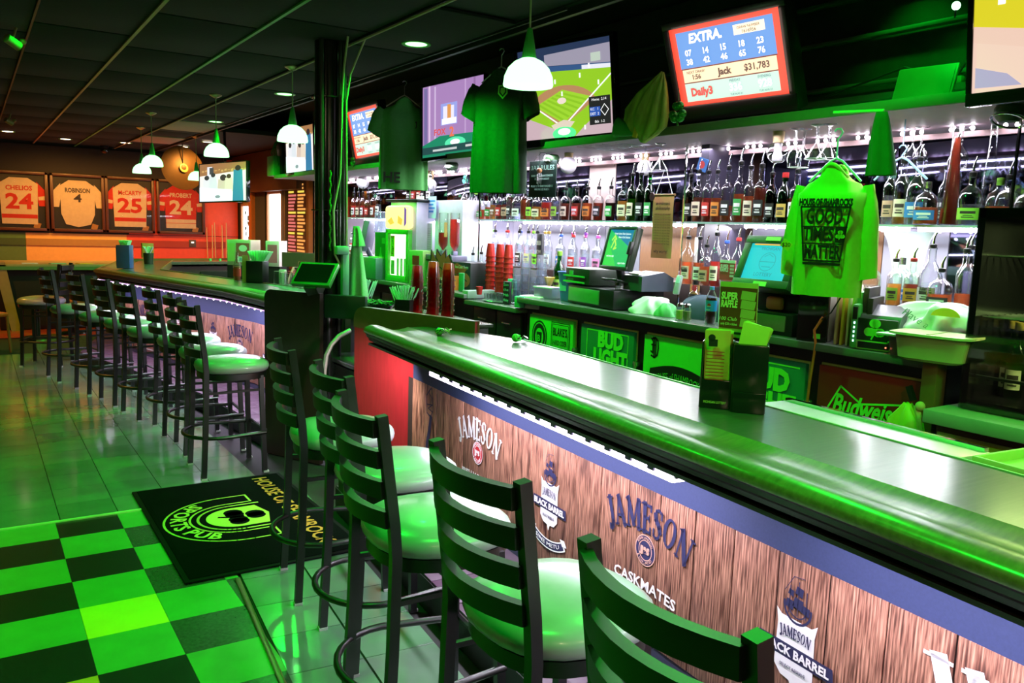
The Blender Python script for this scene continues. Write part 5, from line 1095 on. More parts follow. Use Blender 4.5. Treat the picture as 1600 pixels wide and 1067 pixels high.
MB().cyl((-.095, 0, .212), (.095, 0, .212), .007).obj('top_rod', M('rod_brown', (.2, .1, .03), .4), t); MB().tube([(-.07, 0, .215), (.0, 0, .40), (.07, 0, .215)], .002, 5).obj('string', white, t)
for s_, z in (('an irishman\'s', .155), ('philosophy', .125), ('why worry?', -.165)): txt(s_, .034, blackprint, t, (0, -.006, z), 'printing', w=.12)
for k in range(12): txt('in life there are only two things', .016, M('ink_faded', (.14, .06, .02), .6), t, (0, -.006, .085-.018*k), 'printing', w=.14)
t = thing('coin_charm', 'dark round charm dangling on the edge of the tan scroll', 'ornament', atx(1019, 307, 3.86), -PI/2); MB().lathe([(.001, -.004), (.022, -.004), (.022, .004), (.001, .004)], seg=18, sy=1.3).obj('disc', M('charm_dark', (.04, .015, .02), .3), t, rot=(PI/2, 0, 0))
# dark pillar between bays, with stickers
pil = struct(MB().box(4.32, 4.0, 1.7, .40, .07, 1.13).obj('trim_10', M('pillar_dark', (.035, .03, .05), .4)))
for i, (z, c, lab) in enumerate(((2.13, 'label_blue', 'dark blue photo card at the top of the dark pillar'), (1.42, 'label_green', 'green deer badge card low on the dark pillar'), (1.31, 'label_gold', 'gold and black card under the green badge'))):
    t = thing('card', lab, 'card', (4.10, 4.0, z), -PI/2); MB().box(0, 0, 0, .085, .004, .085, rot=Euler((0, .3 if i == 0 else 0, 0))).obj('card_sheet', LC[c[6:]], t); pic(t, 'printing', [(disc(0, 0, .025), white if i == 1 else LC['red'])], (0, -.004, 0))
t = thing('leaflet', 'small white leaflet on the pillar beside the scroll', 'leaflet', (4.11, 4.02, 1.55), -PI/2); MB().box(0, 0, 0, .03, .003, .20).obj('sheet', paper, t)

# ---------------------------------------------------------------- tills and machines on the back counter
def screenbox(lab, ctr, yaw, tilt, w, h, casem, cat='till screen', name='till_screen', dep=.05, bez=.02):
    t = tv(lab, ctr, yaw, tilt, w, h, bez, bez, dep, 0, name, cat, casem); return t
greenblk = M('case_green_black', (.02, .035, .02), .35)
t = screenbox('tilted till screen with blue and green picture on the cash drawer', (3.75, 4.404, 1.56), -97, -14, .30, .26, greenblk)
it = [([(-.15, -.13), (.15, -.13), (.15, .0), (-.15, .13)], EC((.02, .42, .12), 1)), ([(-.15, -.13), (.02, -.13), (-.15, .06)], EC((.05, .55, .08), 1))]+[(q, EC((.5, .85, .1), 1)) for q in stroke([(-.09, .0), (-.07, .06), (-.04, .02), (-.06, -.01), (-.03, .0)], .012)+stroke([(-.10, .055), (-.075, .085), (-.05, .06)], .012)]
b = scr(t, .30, .26, (.01, .16, .36), 1, it)
for s_, x, z, ww in (('Great Lakes Data Systems', .02, .10, .2), ('Point of Sale Solutions', .05, .075, .14), ('touch screen to begin', -.07, -.06, .09), ('support hotline', .09, -.105, .09)): txt(s_, .02, EC((.8, .95, .9), 1), b, (x, -.005, z), 'screen_text', w=ww)
MB().box(.165, -.012, .0, .03, .03, .09, bev=.004).obj('card_reader', blackplastic, t)
MB().cyl((0, .05, -.12), (0, .10, -.22), .03).obj('neck', blackplastic, t); MB().box(0, .08, -.225, .2, .18, .015, bev=.004).obj('foot', blackplastic, t)
t = thing('cash_till', 'wide black cash drawer under the left till with green lit front', 'cash drawer', (3.70, 4.62, 1.136), math.radians(-97))
MB().box(.0, .2, .07, .62, .42, .13, bev=.006).obj('case', blackplastic, t); MB().box(-.08, -.012, .07, .42, .01, .10, bev=.003).obj('drawer_front', M('drawer_green', (.10, .35, .12), .3), t)
for s in (-1, 1): MB().cyl((s*.28, .03, 0), (s*.28, .03, .006), .015).obj('foot', blackplastic, t)
t = thing('till_printer', 'black till box with green edged front under the left screen', 'printer', (3.72, 4.83, 1.278), math.radians(-97))
MB().box(0, .16, .06, .34, .30, .12, bev=.008).obj('case', greenblk, t)
for z in (.008, .05): MB().box(-.02, -.006, z+.01, .30, .008, .012).obj('trim_line', M('line_green', (.06, .6, .1), .4), t)
MB().box(-.06, -.004, .085, .05, .006, .03).obj('display', M('display_green', (.1, .5, .15), .3), t); txt('KEEP CLOSED', .014, M('line_green'), t, (-.06, -.009, .035), 'printing')
t = thing('receipt_printer', 'slate receipt printer right of the left till', 'printer', (3.76, 4.25, 1.278), math.radians(-97)); m = MB(); m.prism([(.0, 0), (.26, 0), (.26, .09), (.18, .13), (.0, .10)], -.11, .11, 'yz'); m.obj('case', M('slate_plastic', (.07, .08, .12), .4), t); MB().box(0, .03, .118, .12, .05, .012, rot=Euler((.3, 0, 0))).obj('paper_slot', paper, t)
t = thing('shot_glass', 'lone clear shot glass on the cash drawer', 'glass', (3.70, 4.33, 1.275)); MB().lathe([(.018, 0), (.024, .075), (.022, .075), (.017, .012), (.001, .012)], seg=14).obj('cup', clear, t); MB().box(0, -.0, .04, .012, .046, .02).obj('mark', blackprint, t)
t = thing('towel_heap', 'crumpled white and green bar towel beside the left till', 'towel', (3.80, 4.06, 1.137), -1.4)
def lump(w, d, h, seed, nu=22, nv=12, am=.25):
    rr = random.Random(seed); ph = [rr.uniform(0, 6.28) for _ in range(8)]
    m = MB()
    def fn(u, v):
        a = 2*PI*u; e_ = v*PI/2; k = 1+am*(math.sin(3*a+ph[0]+3*v)+.6*math.sin(7*a+ph[1]+6*v)+.5*math.sin(11*a+ph[2]-8*v))*.4
        return (w/2*math.cos(a)*math.cos(e_)*k, d/2*math.sin(a)*math.cos(e_)*k, h*math.sin(e_)*(1+am*.5*math.sin(5*a+ph[3])*math.cos(e_)))
    m.grid(fn, nu, nv, True); return m
lump(.34, .2, .11, 3, 40, 18, .5).obj('cloth', M('towel_white', (.78, .82, .80), .9), t, ang=3); lump(.16, .12, .085, 5, 30, 14, .4).obj('green_fold', M('towel_green', (.15, .55, .2), .9), t, (.14, -.06, 0), ang=3)
t = thing('cloth_heap', 'dark blue cloth heap with cordless phone behind the shakers', 'cloth', (3.92, 3.72, 1.137), -1.5); lump(.42, .22, .15, 8, am=.2).obj('cloth', M('cloth_navy', (.03, .05, .09), .8), t, ang=3)
t = thing('phone', 'pale green handset phone leaning at the dark cloth heap', 'phone', (3.86, 3.93, 1.29), -1.4, None, -.3); MB().box(0, 0, .05, .045, .022, .13, bev=.008).obj('handset', M('phone_grey', (.3, .36, .34), .4), t); MB().box(0, -.012, .08, .03, .003, .04).obj('display', M('phone_screen', (.35, .65, .55), .3), t)
for i, (px, liq, lab) in enumerate(((1062, 'shaker_lime', 'glass shaker with bright yellow-green powder on the back counter'), (1073, 'shaker_olive', 'glass shaker with darker contents on the back counter'))):
    t = thing('shaker', lab, 'shaker', (3.69, yat(px, 497, 3.69), 1.1365)); MB().lathe([(.021, 0), (.022, .01), (.021, .075), (.018, .085)], seg=12, sq=5).obj('glass_body', clear, t)
    MB().lathe([(.018, .004), (.019, .06), (.001, .06)], seg=12, sq=5).obj('contents', M(liq, (.45, .70, .06) if i == 0 else (.18, .22, .05), .7), t); MB().lathe([(.02, .083), (.021, .10), (.014, .108), (.001, .109)], seg=14).obj('lid', chrome, t)
t = thing('cola_bottle', 'plastic cola bottle with blue label on the back counter edge', 'bottle', (3.72, 3.487, 1.1365), -PI/2+.2)
MB().lathe([(.028, 0), (.034, .01), (.034, .06), (.032, .075), (.0335, .085), (.0335, .14), (.03, .165), (.016, .195), (.013, .205), (.013, .215)], seg=18).obj('plastic_body', clear, t)
MB().lathe([(.026, .003), (.031, .012), (.031, .155), (.001, .155)], seg=16).obj('cola', LQ['dark'], t); MB().lathe([(.0345, .078), (.0345, .142)], seg=20, caps=(False, False)).obj('label', M('cola_blue', (.02, .28, .75), .35), t); MB().lathe([(.0145, .205), (.0145, .225), (.001, .226)], seg=14).obj('cap', M('cola_cap', (.1, .35, .85), .4), t)
pic(t, 'logo', [(disc(.008, .11, .013, .015, 18), white), (disc(.008, .11, .013, .015, 18, 0, PI), redprint), (disc(.008, .11, .013, .015, 18, PI+.3, 2*PI-.2), M('label_blue'))], (0, -.0355, 0)); txt('pepsi', .014, white, t, (.003, -.036, .088), 'printing')
# lottery terminal
t = screenbox('big tilted terminal with turquoise MICHIGAN LOTTERY screen', (3.70, 3.075, 1.53), -91, -22, .30, .215, M('terminal_green', (.03, .10, .03), .4), 'lottery terminal', 'lottery_terminal', .09, .045)
b = scr(t, .30, .215, (.02, .48, .58), 1.0, [((-.13, .098, .26, .008), EC((.9, .45, .05), 1))]+[(q, EC((.02, .30, .38), 1)) for q in band(0, .0, .052, .056)+stroke([(-.05, .0), (.05, .0)], .004)+stroke([(-.03, -.03), (.03, -.03)], .004)+stroke([(-.03, .03), (.0, .045), (.03, .03)], .004)])
txt('MICHIGAN', .026, EC((.02, .25, .32), 1), b, (0, -.004, .075), 'screen_text'); txt('LOTTERY', .03, EC((.02, .25, .32), 1), b, (0, -.004, -.078), 'screen_text')
MB().box(.0, -.012, .132, .10, .004, .022).obj('sticker', lime, t); MB().box(.01, -.012, -.135, .09, .004, .026).obj('sticker', lime, t)
m = MB(); m.prism([(.05, -.12), (.26, -.12), (.30, .1), (.22, .17), (.07, .12)], -.19, .19, 'yz'); m.obj('back_shell', M('terminal_green'), t)
MB().box(0, .14, .15, .22, .1, .05, bev=.02).obj('paper_dome', M('terminal_orange', (.75, .25, .12), .4), t)
t = thing('terminal_base', 'black lottery printer base with brushed drawer under the turquoise screen', 'printer', (3.68, 3.06, 1.136), -PI/2)
MB().box(0, .2, .06, .40, .40, .12, bev=.006).obj('drawer_case', blackplastic, t); MB().box(-.02, -.008, .065, .36, .01, .085, bev=.003).obj('drawer_front', M('drawer_brushed', (.32, .36, .20), .3, .6, noise=.3, scale=9), t)
MB().box(.02, .24, .17, .30, .3, .10, bev=.01).obj('printer_case', blackplastic, t); MB().box(.02, .07, .165, .11, .04, .075, bev=.03).obj('paper_mouth', M('mouth_orange', (.70, .28, .10), .4), t)
# second, orange side unit
boxthing('side_unit', 'orange-red plastic unit right behind the turquoise terminal', 'machine', (3.95, 2.80, 1.50), (.13, .16, .16), M('unit_orange', (.75, .22, .08), .4), -1.2, .2, 'shell', .03)
t = thing('pc_tower', 'tall computer tower with black front and grey side beside the terminal', 'computer', (3.66, 2.70, 1.136), math.radians(-72))
MB().box(-.01, .23, .21, .15, .46, .42, bev=.006).obj('case', M('tower_grey', (.50, .48, .47), .45), t); MB().box(-.01, -.01, .21, .155, .03, .425, bev=.006).obj('front', blackgloss, t); MB().box(-.03, .2, .43, .12, .22, .02, bev=.005).obj('router', M('router_green', (.05, .14, .05), .4), t); MB().box(.02, -.028, .03, .035, .004, .025).obj('sticker', lime, t)
cb = MB(); cb.tube([(3.62, 2.63, 1.27), (3.60, 2.66, 1.20), (3.60, 2.645, 1.13), (3.60, 2.66, .95), (3.61, 2.68, .75), (3.61, 2.66, .45)], .007, 8); tag(cb.obj('power_cable', M('orange_cord', (.85, .16, .04), .4)), 'orange cord hanging down between the BUD LIGHT and red cooler doors', 'cord')
cb = MB(); cb.tube([(3.70, 2.42, 1.55), (3.62, 2.47, 1.50), (3.60, 2.50, 1.42), (3.60, 2.57, 1.30), (3.60, 2.62, 1.26)], .004, 6); tag(cb.obj('power_cable', cable), 'thin black cord drooping over the grey tower side', 'cord')
fo = ['label_tan', 'label_yellow', 'label_cream', 'label_lime', 'label_green', 'label_black', 'label_black']; fl_ = ['tan', 'yellow', 'cream', 'lime', 'green', 'thick black', 'second black']
for i in range(7):
    t = thing('folder', f'{fl_[i]} folder standing in the file row beside the grey tower', 'folder', (3.655+.004*(i % 3), 2.575-.030*i, 1.1365), math.radians(-68)); MB().box(0, .13, .125+.012*(i % 3), .012 if i < 4 else .026, .26, .25+.024*(i % 3), bev=.003).obj('cover', LC[fo[i][6:]], t)
t = thing('modem', 'upright green modem with a row of blue lights beside the folders', 'modem', (3.625, 2.445, 1.1365), math.radians(-72)); MB().box(0, .05, .11, .038, .14, .22, bev=.016).obj('shell', M('modem_green', (.10, .50, .12), .35), t)
MB().box(0, -.021, .175, .022, .003, .06, bev=.001).obj('badge', blackprint, t)
for k in range(5): MB().box(0, -.021, .04+.022*k, .006, .003, .010).obj('indicator', E('led_blue', (.5, .75, 1), 4), t)
t = thing('receipt_printer', 'black receipt printer with a big green shamrock on its front', 'printer', (3.64, 2.335, 1.1365), math.radians(-78))
m = MB(); m.prism([(0, .0), (.26, 0), (.28, .12), (.22, .20), (.14, .215), (.02, .17), (0, .14)], -.10, .10, 'yz'); m.obj('case', M('printer_grey', (.09, .09, .11), .35), t); MB().box(0, -.004, .10, .19, .01, .11, bev=.006).obj('front_cover', M('printer_front', (.02, .05, .02), .3), t); pic(t, 'shamrock_sticker', [(q, lime) for q in shamrock(-.01, .105, .05)], (0, -.010, 0))
MB().box(0, -.006, .025, .19, .008, .045, bev=.004).obj('base_frame', M('line_green2', (.3, .6, .1), .4), t); MB().box(0, -.008, .025, .17, .008, .030).obj('base_panel', blackplastic, t)
for k in range(2): MB().ball((.05+.025*k, -.013, .022), .004).obj('indicator', E('led_red', (1, .2, .1), 3), t)
# containers and bag at the right end
t = thing('lidded_container', 'clear plastic tub with pale lid beside the shamrock printer', 'container', (3.66, 2.19, 1.1365), -1.5); MB().lathe([(.06, 0), (.075, .09), (.001, .091)], seg=16, sq=5, sy=1.2).obj('tub', glass('tub_plastic', (.75, .78, .76), .5, milk=.4), t); MB().box(0, 0, .097, .20, .22, .012, bev=.005).obj('lid', M('lid_pale', (.78, .80, .76), .4), t)
t = thing('bus_bin', 'tan plastic bus tub overhanging the right end of the back counter', 'bin', (3.60, 2.02, 1.1365), -1.42); tanm = M('tub_tan', (.62, .50, .26), .4)
for dx in (-.0,):
    MB().lathe([(.076, .0), (.09, .012), (.10, .115), (.105, .12), (.10, .122), (.088, .11), (.07, .03), (.001, .03)], seg=24, sq=6, sy=.72).obj('body', tanm, t).scale = (1.55, 1.35, 1)
MB().lathe([(.100, .115), (.116, .115), (.116, .125), (.100, .125)], seg=24, sq=6, sy=.75).obj('rim', M('tub_rim', (.70, .66, .36), .4), t).scale = (1.55, 1.35, 1)
MB().box(0, 0, .122, .014, .20, .012).obj('divider', M('tub_rim'), t)
t = thing('plastic_bag', 'crumpled white shopping bag with yellow round print above the tan bin', 'bag', (3.86, 2.16, 1.25), -1.35); lump(.44, .26, .13, 11, 48, 20, .55).obj('bag_skin', M('bag_white', (.80, .88, .84), .35, noise=.05), t, ang=3); MB().box(0, 0, -.055, .34, .2, .11, bev=.01).obj('tray', M('lid_pale'), t)
pic(t, 'printing', [(disc(.07, .07, .065, .05, 20, .2, 2.9), M('bag_yellow', (.85, .68, .05), .5))], (0, -.16, 0)); txt('Have a', .05, M('bag_print', (.2, .4, .3), .5), t, (-.06, -.155, .06), 'printing', shear=.2, w=.13).rotation_euler = (PI/2, .5, 0)
t = thing('hanging_bag', 'yellow-green plastic bag tied to the handle of the red cooler door', 'bag', (3.565, 2.06, .93), -1.45); m = MB(); rings = []
for z, w, d in ((.0, .03, .02), (-.03, .07, .04), (-.08, .16, .06), (-.16, .20, .07), (-.26, .19, .06), (-.32, .15, .05), (-.335, .10, .03)): rings.append(m.ring([(w/2*math.cos(a)-.04, d/2*math.sin(a)+.008*math.sin(5*a+9*z), z+.008*math.sin(4*a)) for a in [2*PI*i/22 for i in range(22)]]))
m.skin(rings).obj('bag_skin', M('bag_lime', (.62, .75, .05), .4, noise=.2, scale=12), t, ang=3); MB().tube([(.0, 0, .0), (.03, -.01, -.1), (.05, -.01, -.25), (.06, 0, -.36)], .014, 6).obj('streamer', M('bag_peach', (.85, .55, .25), .6), t); MB().ball((.02, -.01, .0), .022).obj('knot', M('bag_peach'), t); MB().box(-.03, .0, .05, .02, .03, .07, rot=Euler((0, -.4, 0))).obj('door_handle_clip', blackplastic, t)
t = thing('white_hanging_cloth', 'pale cloth bundled behind the lower bottles beside the lime shirt', 'cloth', (4.22, yat(1418, 380, 4.22), 1.72), -PI/2); drape(.30, .10, .36, .05, seed=4, f=.02).obj('cloth', M('cloth_pale', (.80, .95, .90), .8), t, ang=3)

# ---------------------------------------------------------------- middle of the back bar
def cupstack(lab, x, y, z, n, r0, r1, h, step, mat, grp, lip=True, cat='cups', up=-1):
    me = MB().lathe([(r1*1.07, 0), (r1*1.07, .009), (r1*.98, .010), (r0, h), (r0*.94, h), (.001, h-.002)], seg=16, caps=(False, False)).mesh('cup', 1.0); me.materials.append(mat if not isinstance(mat, list) else mat[0])
    for k in range(n):
        o = link('plastic_cup', me, None, (x, y, z+k*step), mats=[mat if not isinstance(mat, list) else mat[min(k, len(mat)-1) if k < n-1 else -1]])
        tag(o, ('topmost' if k == n-1 else 'bottom' if k == 0 else ORD[k]+' from bottom')+' cup of the '+lab, 'cup', grp)
redcup = glass('red_tumbler', (.62, .035, .02), .35, .08, milk=.45); redcupb = M('red_plastic_cup', (.50, .022, .02), .25); ambc = glass('amber_tumbler', (.70, .20, .03), .35, .08, milk=.4)
for i, (px, lab, n) in enumerate(((765, 'left tall red stack', 8), (780, 'middle tall red stack', 8), (793, 'right tall red stack', 8))):
    cupstack(lab, 3.95, yat(px, 450, 3.95), 1.105, n, .030, .043, .12, .044, redcupb, 'red cup stacks on the back counter')
for i, (px, x, lab, n, mats) in enumerate(((651, 2.66, 'left, shortest translucent red tumbler stack', 7, [redcup]), (676, 2.66, 'middle translucent stack topped with amber', 8, [redcup]*7+[ambc]), (699, 2.66, 'right translucent stack topped with amber', 8, [redcup]*7+[ambc]))):
    cupstack(lab, x, yat(px, 490, x), 1.024, n, .034, .046, .12, .0405, mats, 'translucent tumbler stacks at the station')
ccup = glass('clear_tumbler', (.86, .90, .96), .5, .05, milk=.12)
for i, (px, n, dx) in enumerate(((808, 4, 0), (820, 6, .03), (833, 4, 0), (845, 6, .04))):
    cupstack(['first', 'second', 'third', 'fourth'][i]+' clear stack left of the blue bucket', 3.86+dx, yat(px, 465, 3.86+dx), 1.047, n, .040, .046, .11, .062, ccup, 'clear tumbler stacks')
t = thing('serving_tray', 'oval metal tray carrying the shot glasses', 'tray', (3.78, 5.93, 1.047), -1.4); MB().lathe([(.18, 0), (.21, .008), (.205, .012), (.001, .006)], seg=28, sy=.62).obj('tray', M('tray_green_steel', (.35, .5, .42), .25, .8), t)
k = 0
for r_ in range(3):
    for c_ in range(7):
        t = thing('shot_glass', f'clear shot glass on the oval tray, {ORD[c_]} in the {["front", "middle", "back"][r_]} row', 'glass', (3.71+.055*r_, 6.07-.042*c_-.01*r_, 1.0565), 0, 'shot glasses on the oval tray'); MB().lathe([(.015, 0), (.02, .055), (.018, .055), (.013, .01), (.001, .01)], seg=10).obj('cup', clear, t)
for i in range(2):
    t = thing('pint_glass', ['upper upturned pint glass of the pair behind the shot glasses', 'lower pint glass of the pair behind the shot glasses'][1-i], 'glass', (3.88, 5.86, 1.047+.0*i+(.10 if i else 0)), 0, 'pint glasses'); MB().lathe([(.034, 0), (.028, .10), (.001, .10)], seg=14).obj('cup', clear, t)
t = boxthing('chalk_card', 'small standing card with green handwriting beside the shot tray', 'card', (3.70, yat(792, 478, 3.70), 1.047), (.075, .03, .19), blackprint, -1.3)
for k, s_ in enumerate(('Save', 'the', 'Irish', 'Whiskey')): txt(s_, .036, M('chalk_mint', (.3, .8, .55), .6), t, (0, -.018, .165-.043*k), 'printing', w=.055)
boxthing('carton', 'small mint carton behind the chalk card', 'box', (3.86, yat(800, 460, 3.86), 1.047), (.06, .06, .20), M('mint_card', (.12, .62, .45), .5), -1.4)
t = boxthing('napkin_box', 'white box with green folded corner beside the clear cups', 'box', (3.74, yat(836, 474, 3.74), 1.047), (.22, .14, .10), paper, -1.3); MB().box(-.08, -.09, .05, .08, .05, .09, rot=Euler((0, 0, .4)), bev=.004).obj('green_flap', M('flap_green', (.08, .6, .3), .5), t)
t = thing('garnish_tub', 'low clear tub between the cups and the blue bucket', 'container', (3.80, 5.28, 1.1365), -1.4); MB().box(0, 0, .04, .2, .13, .08, bev=.008).obj('tub', glass('tub_grey', (.55, .68, .66), .5, milk=.4), t); MB().box(0, 0, .085, .21, .14, .008).obj('lid', M('lid_pale'), t)
t = thing('bucket', 'blue plastic bucket with small sticker beside the left till', 'bucket', (3.86, 5.03, 1.1365), -1.5); MB().lathe([(.085, 0), (.105, .21), (.112, .212), (.112, .222), (.10, .222), (.08, .015), (.001, .015)], seg=22, sq=4).obj('pail', M('bucket_blue', (.06, .14, .75), .35), t); MB().box(-.02, -.094, .11, .07, .004, .07).obj('sticker', M('sticker_blue', (.25, .55, .85), .5), t)
t = thing('wine_glass', 'stemmed glass holding yellow drink mix before the blue bucket', 'glass', (3.90, yat(858, 450, 3.9), 1.1365)); MB().lathe([(.035, 0), (.005, .006), (.005, .07), (.02, .09), (.05, .16)], seg=16, caps=(True, False)).obj('bowl_and_stem', clear, t); MB().lathe([(.004, .08), (.02, .095), (.046, .155), (.001, .157)], seg=16).obj('yellow_mix', M('mix_yellow', (.92, .62, .04), .6), t)
bottle('with funnel top left of the blue bucket', 'wine', 4.0, yat(873, 440, 4.0), 1.1365, 'gold', 'lime', 'c', 'green', 1.1, greeng, wide=1.3)
t = boxthing('sign_board', 'narrow black BEER sign standing behind the clear cup stacks', 'sign', (4.04, yat(843, 420, 4.04), 1.1365), (.075, .03, .50), blackprint, -PI/2)
for k, s_ in enumerate(('BEER', 'ON', 'TAP')): txt(s_, .05, M('chalk_cream', (.7, .75, .55), .6), t, (0, -.018, .42-.075*k), 'printing', w=.06)
# lit display cooler and neighbours
t = thing('display_cooler', 'lit countertop cooler with glowing yellow header and green frame', 'cooler', (3.74, 7.86, 1.0915), math.radians(-84)); gf = M('cooler_green', (.10, .55, .06), .4)
MB().box(.02, .28, .41, .50, .52, .82, bev=.006).obj('cabinet', M('cooler_lilac', (.62, .62, .74), .4), t); MB().box(.0, -.02, .66, .46, .08, .24, bev=.04).obj('header_light', E('cooler_header', (1, .86, .28), 1.5), t)
hd = t.children[-1]; pic(hd, 'header_print', [([(-.16, .62), (-.08, .66), (-.02, .60), (-.10, .58)], EC((.95, .55, .08), 1)), ([(.05, .68), (.14, .64), (.12, .58), (.04, .6)], EC((.95, .55, .08), 1)), ([(.17, .56), (.21, .60), (.21, .74), (.17, .77)], EC((.18, .05, .5), .8))], (0, -.0625, 0))
m = MB()
for x, z, sx, sz in ((-.20, .27, .05, .52), (.20, .27, .05, .52), (0, .51, .45, .05), (0, .03, .45, .06)): m.box(x, -.02, z, sx, .05, sz, bev=.005)
m.obj('door_frame', gf, t); MB().box(0, -.006, .27, .36, .006, .44).obj('lit_interior', E('cooler_inside', (1, .98, .85), 2.6), t); MB().box(-.13, -.012, .36, .075, .004, .22).obj('door_sticker', yellow, t); MB().box(-.125, -.012, .14, .07, .004, .15).obj('door_sticker', M('label_olive', (.45, .45, .25), .5), t)
for k in range(3): MB().cyl((-.02+.07*k, -.0, .06), (-.02+.07*k, -.0, .24), .025, seg=10).obj('can', M('can_white', (.8, .8, .75), .4), t)
MB().box(.0, .25, .835, .62, .5, .02, bev=.004).obj('top_tray', blackplastic, t)
txt('fridge cold', .04, blackprint, t, (-.13, -.015, .36), 'printing', rot=(PI/2, -PI/2, 0), w=.17)
for i, (x, z, w_, h_, c, lab) in enumerate(((.0, 1.85, .17, .25, paper, 'notice with red words taped on the cooler side'), (.20, 1.86, .17, .22, M('note_blue', (.5, .62, .85), .6), 'blue and white notice taped on the cooler side'), (.08, 1.52, .34, .36, M('note_grey', (.75, .75, .80), .6), 'large pale schedule sheet taped on the cooler side'))):
    p = atx(656+95*x, 345, 3.98); t = thing('notice', lab, 'notice', (3.925, atx(656+95*x, 345, 3.925).y, z), -PI/2); MB().box(0, 0, 0, w_, .003, h_).obj('sheet', c, t)
    if i == 0:
        for k, s_ in enumerate(('PARTY', 'UPTOP', 'UNREAL')): txt(s_, .05, redprint, t, (0, -.003, .06-.06*k), 'printing', bold=.002, w=.13)
    elif i == 1: pic(t, 'printing', [((-.07, -.05+.035*k, .13 if k % 2 else .10, .018), LC['blue']) for k in range(4)], (0, -.002, 0))
    else: pic(t, 'printing', [((-.15, -.12+.022*k, .30, .004), M('rule_grey', (.45, .45, .5), .6)) for k in range(12)], (0, -.002, 0))
fr = MB().box(4.12, 7.22, 1.51, .34, .56, .84, bev=.006).obj('side_cabinet', M('cooler_lilac')); tag(fr, 'pale cabinet behind the taped notices', 'cabinet')
for i, px in enumerate((693, 711)):
    p = atx(px, 350, 3.86); t = thing('inverted_bottle', ['left', 'right'][i]+' upside-down bottle of red spirit in the chilled dispenser', 'bottle', (3.86, p.y, 1.442), 0, 'inverted dispenser bottles'); MB().lathe([(.012, 0), (.02, .015), (.045, .05), (.048, .08), (.048, .36), (.001, .365)], seg=16).obj('glass_body', clear, t); MB().lathe([(.010, .004), (.018, .018), (.043, .052), (.045, .08), (.045, .17 if i == 0 else .30), (.001, .17 if i == 0 else .30)], seg=14).obj('liquid', LQ['red'], t); MB().box(0, 0, -.02, .05, .05, .04, bev=.008).obj('collar', M('collar_violet', (.2, .17, .3), .4), t)
    if i == 0: MB().box(0, -.046, .2, .03, .01, .14).obj('label', LC['gold'], t)
t = thing('shot_chiller', 'dark dispenser box printed with red swirls under the inverted bottles', 'dispenser', (3.755, 6.72, 1.0915), math.radians(-84)); MB().box(0, .12, .13, .50, .24, .26, bev=.006).obj('case', M('chiller_black', (.03, .03, .04), .35), t); MB().box(-.28, .09, .285, .46, .18, .05, bev=.008).obj('top_deck', M('chiller_violet', (.16, .14, .24), .35), t)
rd2 = M('swirl_red', (.75, .10, .08), .5); pic(t, 'printing', [(disc(-.14, .17, .09, .07), rd2), (disc(-.02, .15, .12, .08), rd2), (disc(.14, .10, .11, .07), rd2), ([(-.2, .2), (.05, .25), (.2, .2), (.1, .12), (-.15, .12)], rd2)]+[(q, M('chiller_black')) for q in stroke([(-.1, .2), (0, .14), (.1, .16)], .012)+stroke([(.05, .08), (.12, .13), (.2, .09)], .012)], (0, -.003, 0)); txt('Ice Cold Shots', .04, white, t, (.12, -.006, .215), 'printing', w=.2)
t = thing('cutout_display', 'flat red and black flame shaped cardboard cutout beside the chiller', 'display', (3.72, 6.95, 1.10), -1.4); out = [(-.10, 0), (.06, 0), (.10, .08), (.17, .14), (.20, .24), (.15, .32), (.10, .28), (.09, .36), (.02, .30), (-.05, .36), (-.07, .27), (-.14, .35), (-.15, .22), (-.11, .16), (-.15, .08)]
MB().prism(out, 0, .012).obj('cutout', blackprint, t); pic(t, 'printing', [([(x*.88, .02+z*.9) for x, z in out], rd2), (disc(.02, .06, .05, .035), white), (disc(.03, .055, .03, .02), blackprint)]+[(q, blackprint) for q in stroke([(-.08, .12), (-.02, .2), (.05, .17), (.1, .24)], .012)+stroke([(-.06, .28), (-.02, .24)], .012)], (0, -.002, 0))
boxthing('bottle_carton', 'green carton with red and black print beside the cutout', 'box', (3.72, 7.32, 1.0915), (.20, .16, .34), M('carton_green', (.30, .55, .16), .5), -1.3)
pic(bpy.context.scene.collection.objects[-1].parent or bpy.context.scene.collection.objects[-1], 'printing', [((-.05, .20, .10, .09), redprint), (disc(.0, .10, .05, .04), blackprint), (disc(.0, .10, .03, .025), yellow)], (0, -.082, 0))
t = thing('orange_tub', 'orange tub before the swirl printed dispenser', 'container', (3.74, yat(709, 452, 3.74), 1.0915)); MB().lathe([(.055, 0), (.068, .12), (.07, .12), (.07, .13), (.001, .13)], seg=18).obj('tub', M('tub_orange', (.85, .22, .05), .4), t)
boxthing('menu_card', 'small green menu card beside the orange tub', 'card', (3.70, yat(721, 452, 3.70), 1.0915), (.06, .02, .17), M('menu_green', (.03, .30, .10), .5), -1.3)
t = thing('shot_cup', 'tiny red cup on the counter beside the red stacks', 'cup', (3.70, yat(749, 452, 3.70), 1.0915)); MB().lathe([(.022, 0), (.032, .07), (.001, .065)], seg=14).obj('cup', redcupb, t)
tpl = struct(MB().box(3.78, 6.30, 1.085, .30, .10, .07, bev=.006).obj('trim_11', M('counter_step', (.35, .38, .42), .35)))
